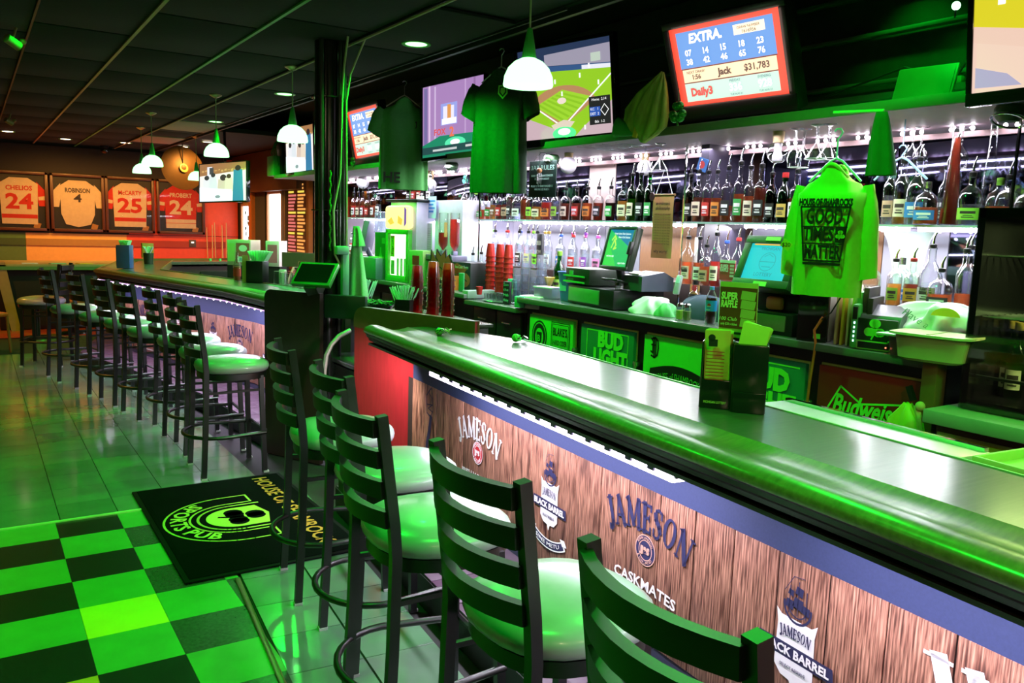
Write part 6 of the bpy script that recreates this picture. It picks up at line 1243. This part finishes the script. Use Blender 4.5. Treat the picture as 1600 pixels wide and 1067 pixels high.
# left end of the back bar
boxthing('poster_box', 'tall dark green box with bottle picture left of the lit cooler', 'box', (3.74, yat(602, 430, 3.74), 1.0915), (.24, .12, .50), M('box_forest', (.015, .16, .03), .45), -1.4)
bx = [o for o in bpy.data.objects if o.name.startswith('poster_box')][0]; pic(bx, 'printing', [([(-.03, .10), (.03, .10), (.03, .24), (.01, .29), (.01, .34), (-.01, .34), (-.01, .29), (-.03, .24)], M('print_mid_green', (.06, .38, .08), .5)), ((.02, .38, .06, .06), M('print_mid_green'))], (0, -.063, 0))
t = boxthing('tip_box', 'yellow and green box at the foot of the dark green poster box', 'box', (3.66, yat(590, 440, 3.66), 1.0915), (.20, .10, .24), M('box_lime', (.18, .62, .08), .5), -1.4); MB().box(.02, -.052, .14, .12, .004, .14).obj('yellow_panel', yellow, t)
t = screenbox('far till screen seen edge on beside the black column', (3.70, yat(572, 385, 3.7), 1.55), -130, -12, .30, .30, M('till_violet', (.16, .15, .22), .4)); scr(t, .30, .30, (.35, .36, .10), .8); MB().cyl((0, .04, -.14), (0, .12, -.24), .03).obj('neck', M('till_violet'), t)
t = thing('receipt_printer', 'slate printer with paper below the far till screen', 'printer', (3.74, yat(598, 405, 3.74), 1.32), -1.6); MB().box(0, .1, .05, .34, .22, .10, bev=.03).obj('case', M('slate_plastic'), t); MB().box(-.06, -.0, .11, .14, .08, .01, rot=Euler((.4, 0, 0))).obj('paper', paper, t)
boxthing('grey_bin', 'teal grey storage bin under the far slate printer', 'bin', (3.72, yat(590, 425, 3.72), 1.0915), (.5, .25, .225), M('bin_teal', (.12, .30, .30), .4), -1.6)
t = thing('acrylic_holder', 'clear acrylic holder above the dark green poster box', 'holder', (3.80, yat(598, 365, 3.8), 1.6), -1.5); MB().box(0, 0, .1, .2, .1, .22, bev=.005).obj('holder', glass('acrylic', (.75, .85, .95), .5, milk=.2), t); MB().box(0, .12, -.01, .3, .3, .012).obj('bracket', steel, t)
# towel and dispenser by the column
t = thing('towel', 'pale green towel hanging down beside the black column', 'towel', (2.31, 5.58, 1.52), -.9); drape(.07, .15, .46, .05, seed=1, f=.045).obj('cloth', M('towel_mint', (.30, .62, .34), .95, noise=.2, scale=120, bump=.3), t, ang=3); drape(.05, .08, .14, .04, seed=2, f=.03).obj('upper_fold', M('towel_mint'), t, (0, 0, .13), ang=3)
t = thing('tap_column', 'pale green dispenser post tied to the black column', 'dispenser', (2.20, 5.52, 1.15)); MB().box(0, 0, .16, .05, .05, .36, bev=.008).obj('post', M('tap_mint', (.25, .60, .45), .35), t); MB().box(-.03, -.02, .33, .09, .05, .06, bev=.01).obj('head', M('tap_mint'), t)

# ---------------------------------------------------------------- on the service station and near bar
t = thing('order_terminal', 'dark tablet terminal tilted on the end of the far bar', 'till screen', (1.947, 5.43, 1.326), math.radians(-49), None, math.radians(-44)); MB().box(0, .02, 0, .29, .035, .20, bev=.006).obj('case', M('terminal_green_edge', (.05, .28, .06), .35), t); MB().box(0, .0, 0, .25, .006, .155).obj('screen', blackgloss, t); MB().box(0, .07, -.05, .10, .1, .14, bev=.01).obj('stand', M('station_black'), t)
def fan_holder(lab, loc, s, mat, n, cmat, spread=.5, h=.16, name='napkin_holder'):
    t = thing(name, lab, 'holder', loc, -.9); m = MB()
    for x, y, sx, sy in ((0, -s/2, s, .006), (0, s/2, s, .006), (-s/2, 0, .006, s), (s/2, 0, .006, s)): m.box(x, y, s*.55, sx, sy, s*1.1)
    m.box(0, 0, .003, s, s, .006); m.obj('holder_box', mat, t)
    me = MB().cyl((0, 0, 0), (0, 0, h), .004, seg=5).mesh('straw'); me.materials.append(cmat)
    for k in range(n): a = R.uniform(-spread, spread); b_ = R.uniform(-.3, .3); link('straw', me, t, (R.uniform(-s*.3, s*.3), R.uniform(-s*.3, s*.3), s*.2), (b_, a, 0))
    return t
straw = M('straw_mint', (.55, .90, .75), .4)
fan_holder('black holder packed with fanned pale straws beside the tumbler stacks', (2.58, 5.32, 1.0245), .11, blackplastic, 60, straw, .55, .20)
fan_holder('holder of upright pale straws behind the tablet terminal', (2.42, 5.72, 1.0245), .10, blackplastic, 40, straw, .35, .22)
t = thing('garnish_bowl', 'black bowl heaped with dark green leaves on the station', 'bowl', (2.40, 5.42, 1.0245)); MB().lathe([(.05, 0), (.10, .035), (.135, .085), (.14, .085), (.13, .075), (.001, .03)], seg=26).obj('bowl', blackgloss, t); lv = MB()
for k in range(70): a = R.uniform(0, 6.28); r_ = .115*math.sqrt(R.random()); lv.box(r_*math.cos(a), r_*math.sin(a), .085+R.uniform(0, .018), .035, .014, .004, rot=Euler((R.uniform(-.5, .5), R.uniform(-.5, .5), a)))
stuff(lv.obj('leaves', M('garnish_green', (.04, .22, .05), .5), t))
t = boxthing('order_pad', 'pale yellow pad lying at the front of the station', 'pad', (2.33, 5.05, 1.0245), (.16, .10, .02), M('pad_yellow', (.55, .60, .08), .6), -.6)
def coil(lab, name, loc, seed, mats, n, rad, w=.0025):
    t = thing(name, lab, 'trinket', loc, 0); rr = random.Random(seed)
    for j, mm_ in enumerate(mats):
        m = MB(); cx, cy, cz = rr.uniform(-rad, rad), rr.uniform(-rad, rad), .012
        pts = [(cx+rad*(1-.3*j)*math.cos(a)*rr.uniform(.5, 1), cy+rad*math.sin(a)*rr.uniform(.5, 1), .008+rr.uniform(0, .03)) for a in [i*.9 for i in range(n)]]
        m.tube(pts, w, 6).obj('chain', mm_, t)
    MB().ball((-rad*.8, 0, .02), .022, 10, 7).obj('fob', M('fob_green', (.12, .6, .08), .4), t); return t
q = nb(.50, .02); coil('tangle of keys and chains on the near bar end', 'key_bunch', (q[0], q[1], 1.071), 3, [chrome, M('chain_gold', (.55, .5, .2), .3, .8), chrome], 14, .045, .003)
q = nb(.86, .30); coil('scatter of bar tools lying behind the near bar edge', 'bar_tools', (q[0], q[1], 1.074), 9, [chrome, M('fob_green')], 9, .04, .004)
# raffle holder
rx, ry = 2.19, 1.93
t = thing('raffle_holder', 'black card holder with SUPER RAFFLE sign standing on the near bar', 'card holder', (rx, ry, 1.0712), math.radians(-50)); bh = M('holder_black', (.012, .012, .014), .18)
# local -y faces the aisle; two pockets
MB().box(.055, -.02, .115, .115, .10, .23, bev=.003).obj('front_pocket', bh, t); MB().box(-.055, .01, .05, .10, .11, .10, bev=.003).obj('side_pocket', bh, t); MB().box(-.055, .06, .115, .10, .012, .23, bev=.002).obj('back_wall', bh, t); MB().box(.058, -.074, .035, .105, .008, .07, bev=.002).obj('front_lip', bh, t)
for x in (-.105, -.006): MB().box(x, .01, .115, .006, .11, .23, bev=.002).obj('divider', bh, t)
txt('MICHIGAN LOTTERY', .012, M('gold_letters', (.8, .65, .2), .4), t, (-.055, -.0475, .022), 'printing', w=.075)
cy_m = [M('slip_yellow', (.78, .70, .12), .6), M('slip_lime', (.62, .72, .12), .6), M('slip_orange', (.80, .36, .07), .6)]
for k in range(9): MB().box(0, 0, .12, .085, .0018, .235, rot=Euler((-.10-.02*k, .04*(k % 3-1), 0))).obj('bet_slip', cy_m[2] if k == 0 else cy_m[k % 2], t, (-.056, -.020+.008*k, .03))
for k in range(6): MB().box(0, 0, .12, .09, .0018, .16, rot=Euler((.12+.03*k, .16+.03*k, 0))).obj('bet_slip', cy_m[k % 2], t, (.055, -.035+.010*k, .10))
pic(t, 'slip_printing', [((-.085, .215, .03, .025), blackprint), (disc(-.075, .245, .012), blackprint)]+[((-.09, .10+.012*j, .06, .003), redprint) for j in range(9)], (-.002, -.046, 0))
sg = MB().box(0, 0, 0, .135, .004, .195, bev=.001).obj('raffle_sign', M('raffle_gold', (.55, .42, .12), .5), t, (-.0, .055, .335), (math.radians(3), 0, math.radians(-18)))
pic(sg, 'printing', [((-.066, -.065, .132, .145), M('raffle_maroon', (.20, .035, .02), .5))]+[([(.008+x, .06-.032*j+z) for x, z in ((0, -.02), (.05, -.024), (.055, .006), (.004, .010))], M('raffle_ticket', (.50, .40, .14), .5)) for j in range(4)]+[((-.05, -.085, .03, .008), blackprint), ((-.015, -.085, .05, .008), blackprint)], (0, -.0026, 0))
for s_, z in (('SUPER', .048), ('RAFFLE', .020)): txt(s_, .034, M('raffle_cream', (.85, .75, .35), .5), sg, (-.032, -.005, z), 'printing', bold=.0015, w=.06, shear=.1)
txt('100 Club', .018, M('raffle_cream'), sg, (-.035, -.005, -.032), 'printing', shear=.2); txt('only $20 a ticket', .013, M('raffle_cream'), sg, (-.03, -.005, -.05), 'printing', w=.06)
t = thing('raffle_card', 'pink SUPER RAFFLE card standing behind the cola bottle', 'card', (3.83, yat(1137, 418, 3.83), 1.46), -1.5); MB().box(0, 0, 0, .115, .004, .12).obj('sheet', M('card_red', (.80, .08, .10), .5), t); MB().box(0, .0, .052, .115, .006, .018).obj('top_strip', paper, t); MB().box(0, .03, -.19, .10, .05, .27).obj('stand', paper, t)
for s_, z in (('SUPER', .022), ('RAFFLE', .0)): txt(s_, .03, white, t, (-.022, -.004, z), 'printing', bold=.001, w=.06)
pic(t, 'printing', [((.02, -.04+.02*k, .03, .014), M('card_pale', (.9, .6, .6), .5)) for k in range(4)], (0, -.003, 0))
t = thing('glass_caddy', 'small caddy of amber shot glasses behind the raffle holder', 'caddy', (2.52, 2.22, .985)); MB().box(0, 0, .02, .14, .2, .04, bev=.004).obj('tray', M('caddy_brown', (.3, .18, .06), .4), t)
for i in range(2):
    for j in range(3): MB().lathe([(.018, .04), (.024, .10), (.001, .095)], seg=10).obj('cup', LQ['gold'], t, (-.035+.07*i, -.06+.06*j, 0))
t = thing('ice_bin', 'stainless ice bin lid behind the near bar edge', 'ice bin', (2.40, 1.62, 0), -.0887); MB().box(.03, 0, 1.0, .24, .80, .10, bev=.006).obj('lid', M('brushed_lid', (.75, .76, .76), .4, .7), t); MB().box(.03, 0, .475, .22, .78, .95).obj('body', M('bin_dark', (.03, .03, .03), .4), t); MB().box(.14, .0, 1.055, .02, .78, .012).obj('raised_lip', chrome, t)
t = thing('garnish_tray', 'tan cutting tray behind the near bar at the picture edge', 'tray', (2.46, .96, 1.035), -.1); MB().box(0, 0, -.005, .26, .42, .02, bev=.005).obj('base', M('tray_tan', (.70, .60, .25), .5), t)
for x, y, sx, sy in ((-.125, 0, .012, .42), (.125, 0, .012, .42), (0, .205, .26, .012), (0, -.205, .26, .012)): MB().box(x, y, .015, sx, sy, .035, bev=.003).obj('wall', M('tray_tan'), t)
MB().box(0, 0, -.525, .24, .40, 1.02).obj('stand', M('bin_dark'), t)

# ---------------------------------------------------------------- on the far bar
t = boxthing('napkin_holder', 'blue napkin box with green napkins on the far bar corner', 'holder', (1.50, 10.55, 1.0715), (.15, .13, .27), M('holder_blue', (.04, .10, .42), .4), -.5); MB().box(-.078, 0, .14, .004, .11, .22).obj('side_card', blackprint, t); nm = M('napkin_green', (.35, .85, .45), .8)
for k in range(6): MB().box(-.03+.015*k, 0, .28, .008, .12, .09, rot=Euler((0, -.3+.12*k, 0))).obj('napkin', nm, t)
t = thing('straw_cup', 'dark cup of pale stirrers beside the blue napkin box', 'cup', (1.93, 11.6, 1.0715)); MB().lathe([(.055, 0), (.065, .14), (.001, .13)], seg=14).obj('cup', M('cup_checker', (.03, .04, .03), .5), t)
for k in range(16): MB().cyl((0, 0, .1), (R.uniform(-.07, .07), R.uniform(-.07, .07), .22), .008, seg=5).obj('stirrer', M('stirrer', (.75, .9, .8), .5), t)
t = boxthing('napkin_holder', 'black holder with tan menu card and fanned green napkins, far bar', 'holder', (2.33, 8.10, 1.0715), (.17, .15, .21), blackplastic, -.7); MB().box(-.11, -.03, .13, .06, .01, .26).obj('menu_card', M('card_tan', (.62, .40, .14), .5), t)
for k in range(9): MB().box(-.06+.02*k, .02, .25, .006, .10, .12, rot=Euler((0, -.5+.13*k, 0))).obj('napkin', nm, t)
t = boxthing('napkin_stack', 'pale pink card holder beside the black napkin holder', 'holder', (2.50, 7.85, 1.0715), (.06, .05, .14), paper, -.7)
t = thing('sauce_bottle', 'clear beer bottle with red label beside the black napkin holder', 'bottle', (2.22, 8.42, 1.0715)); MB().lathe([(.035, 0), (.037, .15), (.015, .21), (.014, .28), (.001, .285)], seg=14).obj('glass_body', clear, t); MB().lathe([(.0375, .04), (.0375, .12)], seg=14, caps=(False, False)).obj('label', LC['red'], t); MB().lathe([(.03, .003), (.034, .03), (.034, .14), (.001, .14)], seg=12).obj('contents', M('salsa', (.5, .12, .05), .5), t)
for i in range(12):
    r_, c_ = divmod(i, 6); t = thing('tumbler', f'upturned glass on the far bar rack, {ORD[c_]} of the {"front" if r_ == 0 else "back"} row', 'glass', (2.42+.10*r_+.005*c_, 7.75-.165*c_, 1.0715), 0, 'upturned glasses on the far bar'); MB().lathe([(.042, 0), (.034, .13), (.001, .13)], seg=12).obj('cup', clear, t)
for i in range(4): t = thing('tumbler', f'stacked upper glass on the far bar rack, {ORD[i]} from the door', 'glass', (2.52+.004*i, 7.35-.15*i, 1.203), 0, 'upper glasses on the far bar'); MB().lathe([(.042, 0), (.034, .11), (.001, .11)], seg=12).obj('cup', clear, t)
mt = tag(MB().box(2.47, 7.33, 1.0705, .26, 1.0, .002).obj('bar_mat', M('barmat', (.15, .25, .2), .8)), 'thin drip mat under the upturned glasses', 'mat')
t = thing('cardboard_box', 'large printed carton on the closing run of the far bar', 'box', (3.10, 11.4, 1.0715), -.75); MB().box(0, 0, .17, .34, .28, .34, bev=.004).obj('carton', M('carton_white', (.55, .50, .36), .6), t); pic(t, 'printing', [((-.04, .03, .19, .27), M('carton_red', (.50, .10, .10), .6)), (disc(.06, .23, .06, .045), white), ((-.02, .04, .15, .08), white), ((-.16, .05, .10, .24), M('carton_lime', (.45, .65, .20), .6))], (0, -.142, 0)); txt('Blue', .06, LC['blue'], t, (.055, -.146, .08), 'printing', shear=.3)
MB().box(0, 0, -.53, .34, .28, 1.06).obj('stand', M('station_black'), t)
t = thing('cardboard_box', 'pink and white carton farther behind the first printed carton', 'box', (3.45, 11.1, 1.0715), -.8); MB().box(0, 0, .17, .2, .22, .34, bev=.004).obj('carton', M('carton_pink', (.75, .60, .58), .6), t); pic(t, 'printing', [((-.07, .05, .14, .24), M('carton_rose', (.55, .12, .2), .6))], (0, -.112, 0)); MB().box(0, 0, -.53, .2, .2, 1.06).obj('stand', M('station_black'), t)
t = thing('candle', 'pale cylinder candle on the far corner of the bar', 'candle', (3.35, 12.9, 1.0715)); MB().lathe([(.06, 0), (.06, .20), (.001, .195)], seg=14).obj('wax', M('wax', (.75, .78, .6), .5), t)
for i in range(2): t = thing('soap_bottle', ['left', 'right'][i]+' of two small bright green bottles on the closing run', 'bottle', (2.95+.14*i, 12.65, .93)); MB().lathe([(.045, 0), (.05, .10), (.018, .14), (.018, .17), (.001, .17)], seg=12).obj('bottle', M('soap_green', (.15, .85, .25), .3), t)
bb = struct(MB().box(3.0, 12.5, .46, .5, .3, .93).obj('trim_12', M('station_black')))
t = thing('tap_tower', 'brass beer tap with green badge behind the upturned glasses', 'tap', (2.98, 7.9, 1.0)); MB().cyl((0, 0, 0), (0, 0, .26), .03).obj('post', M('tap_brass', (.45, .42, .12), .3, .6), t); MB().box(0, 0, .30, .14, .10, .12, bev=.02).obj('badge', M('tap_badge', (.30, .42, .10), .4), t); MB().box(.0, 0, -.5, .3, .3, 1.0).obj('stand', M('station_black'), t)
t = thing('wooden_paddle', 'brown wooden paddle shaped sign by the door', 'sign', (3.3, 9.6, 1.22), -.7); MB().prism([(-.26, -.08), (.22, -.08), (.26, -.03), (.32, -.03), (.32, .04), (.26, .05), (.22, .09), (-.26, .09)], 0, .03).obj('board', M('paddle_brown', (.14, .075, .06), .5), t); MB().box(0, .05, -.62, .08, .05, 1.2).obj('stand', M('station_black'), t)
for i in range(3): t = thing('directors_chair', ['first', 'second', 'third'][i]+' pale wooden chair frame before the glass door', 'chair', (3.75+.12*i, 11.9+.8*i, 0), -.4, 'wooden chairs by the door'); [MB().tube([(-.2, y_, 0), (.22, y_, 1.05)], .018, 6).obj('cross_leg', wframe, t) or MB().tube([(.2, y_, 0), (-.2, y_, .7)], .018, 6).obj('cross_leg', wframe, t) for y_ in (-.24, .24)]; MB().box(.2, 0, .95, .02, .5, .16).obj('backrest', M('canvas_brown', (.25, .13, .07), .7), t); MB().box(0, 0, .48, .4, .46, .03).obj('seat', M('canvas_brown'), t)
# chalk menu board between door and column
t = thing('menu_board', 'tall glowing board of pink and orange text lines right of the door', 'menu board', (4.52, 13.35, 1.62), -PI/2); MB().box(0, 0, 0, .95, .05, 1.45).obj('board', M('board_brown', (.16, .06, .03), .6), t); itm = []
rr = random.Random(4)
for k in range(24):
    for s in (-1, 1):
        w_ = rr.uniform(.26, .40); c = E('neon_pink', (.85, .22, .20), .8) if s < 0 else E('neon_orange', (.95, .42, .10), .95)
        if k % 6 == 2: c = E('neon_yellow', (.9, .75, .1), 1)
        itm.append(((-.43 if s < 0 else .03, .64-.056*k, w_, .032), c))
pic(t, 'text_lines', itm, (0, -.028, 0)); MB().box(.52, 0, 0, .10, .07, 1.5).obj('side_frame', M('orange_post'), t)
# ---------------------------------------------------------------- jersey wall
fw = M('frame_walnut', (.09, .03, .015), .35)
def jersey(lab, x0, x1, body, sleeve, name_, num, numc, hem, tilt=0):
    z0, z1 = 1.375, 2.40; cx = (x0+x1)/2; w = x1-x0; t = thing('framed_jersey', lab, 'framed jersey', (cx, 16.93, (z0+z1)/2)); h = z1-z0
    MB().box(0, .01, 0, w-.04, .02, h-.04).obj('backing', M('backing_dark', (.02, .02, .02), .5), t); m = MB()
    for x, z, sx, sz in ((0, h/2-.025, w, .05), (0, -h/2+.025, w, .05), (-w/2+.025, 0, .05, h), (w/2-.025, 0, .05, h)): m.box(x, -.02, z, sx, .05, sz, bev=.006)
    m.obj('frame', fw, t)
    tor = [(-.27, -.40), (.27, -.40), (.29, .30), (.14, .40), (-.14, .40), (-.29, .30)] if hem else [(-.27, -.20), (-.2, -.38), (0, -.43), (.2, -.38), (.27, -.20), (.28, .30), (.14, .40), (-.14, .40), (-.28, .30)]
    MB().prism(tor, -.016, -.002).obj('jersey_body', body, t)
    for s in (-1, 1): MB().prism([(s*.27, .34), (s*.39, .20), (s*.41, -.08), (s*.30, -.08), (s*.27, .1)], -.014, -.002).obj('jersey_sleeve', sleeve, t); pic(t, 'sleeve_stripe', [([(s*.29, .08), (s*.40, .10), (s*.405, .03), (s*.295, .02)], hem or body)], (0, -.0165, 0))
    if hem: pic(t, 'hem_stripe', [((-.27, -.30, .54, .07), sleeve if body is not sleeve else hem), ((-.27, -.40, .54, .09), hem)], (0, -.0165, 0))
    txt(name_, .11, numc, t, (0, -.018, .22), 'lettering', bold=.003, w=.40); txt(num, .36 if hem else .2, numc, t, (0, -.018, -.02 if hem else .08), 'lettering', bold=.012 if hem else .004, w=.42 if hem else .13)
    MB().box(.26, -.01, -.42, .10, .01, .10, rot=Euler((0, .3, 0))).obj('medallion', M('medallion', (.45, .22, .06), .5), t)
    g = MB().box(0, -.022, 0, w-.09, .003, h-.09).obj('glazing', glass('frame_glass', (.97, .97, .97), .25), t)
jw = M('jersey_cream', (.72, .60, .42), .8); jr = M('jersey_red', (.60, .035, .025), .8); jn = M('jersey_dark', (.05, .04, .05), .7)
jersey('framed cream jersey with red 24, first from the left on the far wall', .30, 1.19, jw, jr, 'CHELIOS', '24', jr, jw); jersey('framed tan baseball jersey with dark 4 on the far wall', 1.22, 2.09, jw, jw, 'ROBINSON', '4', jn, None); jersey('framed white and red jersey with 25, third on the far wall', 2.10, 2.94, jw, jr, 'McCARTY', '25', jr, jw); jersey('framed red jersey with cream 24 nearest the pool cues', 2.98, 3.85, jr, jr, 'PROBERT', '24', jw, jw)
t = thing('cymbal', 'gold drum cymbal hanging before the red jersey frame', 'cymbal', (2.95, 14.4, 2.49), .25); MB().lathe([(.001, .05), (.04, .045), (.06, .015), (.36, -.012), (.36, -.016), (.06, .008), (.001, .04)], seg=36).obj('disc', M('cymbal_gold', (.10, .055, .012), .45, .3, noise=.2), t, rot=(PI/2-.2, 0, 0)); MB().lathe([(.05, -.03), (.07, -.03), (.07, -.02), (.05, -.02)], seg=18).obj('washer', M('cymbal_rim', (.5, .35, .1), .4, .4), t, (0, -.06, 0), (PI/2-.2, 0, 0)); MB().cyl((0, 0, .0), (0, 0, .41), .008).obj('stand_rod', blackplastic, t)
for i, dx in enumerate((0, .09, .20, .34, .39, .45)): t = thing('pool_cue', f'{ORD[i]} pool cue from the left in the rack on the red wall', 'pool cue', (3.90+dx*.75, 16.85, .0), 0, 'pool cues on the red wall'); MB().cyl((0, 0, .05), (.02 if i % 2 else -.02, .06, 1.52+.05*(i % 3)), .014, .009).obj('shaft', M('cue_wood', (.62, .38, .14), .4), t); MB().cyl((0, -.002, .03), (0, .01, .4), .017).obj('grip', blackplastic, t)
t = boxthing('wall_switch', 'small dark thermostat on the red wall left of the cues', 'switch', (3.62, 16.95, 1.13), (.13, .03, .14), M('thermostat', (.08, .07, .06), .4), 0); MB().box(0, -.02, .09, .05, .01, .03).obj('display', E('thermo_lit', (.9, .85, .7), 1.5), t)
t = boxthing('small_box', 'small orange wooden block behind the blue napkin box', 'box', (2.20, 13.3, 1.0715), (.16, .1, .22), M('block_orange', (.80, .38, .06), .5), 0)
# far table area
t = thing('dining_chair', 'dark chrome framed chair with red seat at the left edge', 'chair', (.05, 11.6, 0), .5); wood2 = M('chair_bronze', (.45, .26, .10), .25, .6)
for x in (-.2, .2): MB().tube([(x, .2, 0), (x, .2, .45), (x*1.05, .27, .95)], .016, 8).obj('rear_leg', wood2, t); MB().tube([(x*1.1, -.22, 0), (x, -.2, .45)], .016, 8).obj('front_leg', wood2, t)
MB().box(0, 0, .46, .44, .44, .05, bev=.02).obj('seat', M('seat_red', (.70, .12, .05), .4), t)
for z in (.62, .78): MB().tube([(-.21, .23, z), (0, .27, z), (.21, .23, z)], .013, 6).obj('back_rail', wood2, t)
MB().box(0, .27, .93, .46, .05, .12, bev=.02).obj('backrest', M('chair_back_dark', (.04, .02, .015), .4), t)
t = thing('booth_table', 'long dark table with green lit edge before the tan wall', 'table', (1.05, 14.2, 0), 0); MB().box(.25, 0, .92, 2.3, 1.2, .07, bev=.01).obj('table_top', M('table_top_tan', (.42, .36, .16), .3), t); MB().box(.25, .0, .45, 2.0, 1.0, .88, bev=.01).obj('table_base', M('table_base', (.015, .012, .01), .5), t); MB().box(.25, -.6, .90, 2.3, .03, .05).obj('table_edge', M('table_edge', (.12, .30, .08), .4), t)
m = MB(); m.prism([(-.62, .0), (-.50, 0), (-.66, .98), (-.80, .98)], -.6, -.3); m.obj('slanted_end', M('slant_tan', (.45, .26, .09), .4), t)
for i, (x, y) in enumerate(((.70, 12.75), (1.15, 13.1))): t = thing('low_stool', ['left', 'right'][i]+' low red topped stool before the dark table', 'stool', (x, y, 0), 0, 'red topped stools'); MB().lathe([(.19, .42), (.21, .44), (.21, .48), (.001, .49)], seg=20, sq=4).obj('seat', M('seat_red'), t); MB().cyl((0, 0, .02), (0, 0, .42), .04).obj('post', blackplastic, t); MB().lathe([(.18, 0), (.17, .025), (.001, .03)], seg=18).obj('base', blackplastic, t)
t = thing('basket', 'rounded dark basket on the left end of the far table', 'basket', (.10, 14.0, .957)); MB().lathe([(.13, 0), (.2, .10), (.16, .17), (.001, .19)], seg=18).obj('basket_shell', M('basket_brown', (.28, .16, .05), .5), t)
for k in range(3):
    t = thing('placard', f'{["left", "middle", "right"][k]} small bright slip on the far table', 'card', (.7+.35*k, 13.75, .957), .2*k, 'slips on the far table'); MB().box(0, 0, .005, .20, .12, .01).obj('slip', [paper, M('slip_mint', (.35, .7, .45), .6), yellow][k], t)

# ---------------------------------------------------------------- loose goods held by holders are things of their own
bpy.context.view_layer.update()
PLACE = {}
def promote(prefix, cat, labels, group, join=None, owner=None):
    """lift goods out of their holder, keeping their place"""
    hits = [o for o in bpy.data.objects if o.name.split('.')[0] == prefix and o.parent and (owner is None or o.parent['label'].startswith(owner))]
    for i, o in enumerate(hits):
        mw = o.matrix_world.copy(); o.parent = None; o.matrix_world = mw; tag(o, labels(i), cat, group)
def gather(prefix, owner, name, lab, cat):
    hits = [o for o in bpy.data.objects if o.name.split('.')[0] == prefix and o.parent and o.parent['label'].startswith(owner)]
    b = bmesh.new()
    for o in hits:
        n0 = len(b.verts); b.from_mesh(o.data); b.verts.ensure_lookup_table(); mw = o.matrix_world
        for v in b.verts[n0:]: v.co = mw @ v.co
    me = bpy.data.meshes.new(name); b.to_mesh(me); b.free(); me.materials.append(hits[0].material_slots[0].material)
    for o in hits: bpy.data.objects.remove(o)
    tag(link(name, me), lab, cat, None, 'stuff')
gather('straw', 'black holder packed', 'drinking_straws', 'fanned bunch of pale straws in the black holder by the tumbler stacks', 'straws')
gather('straw', 'holder of upright', 'drinking_straws', 'upright bunch of pale straws behind the tablet terminal', 'straws')
gather('stirrer', 'dark cup', 'stirrers', 'pale stirrers in the dark cup by the blue napkin box', 'stirrers')
promote('bet_slip', 'slip', lambda i: f'{ORD[i] if i < 9 else ORD[i-9]} {"tall slip from the front in the left" if i < 9 else "slip from the front in the right"} pocket of the raffle holder', 'slips in the raffle holder')
promote('napkin', 'napkin', lambda i: f'{ORD[i]} green napkin from the left in the blue box', 'napkins in the blue box', owner='blue napkin')
promote('napkin', 'napkin', lambda i: f'{ORD[i]} fanned green napkin from the left in the black holder', 'napkins in the black holder', owner='black holder')
promote('can', 'can', lambda i: f'{ORD[i]} pale can from the left inside the lit cooler', 'cans in the lit cooler')
promote('cup', 'glass', lambda i: f'{["near left", "middle left", "far left", "near right", "middle right", "far right"][i % 6]} amber shot glass of the small caddy', 'amber shot glasses in the caddy', owner='small caddy')
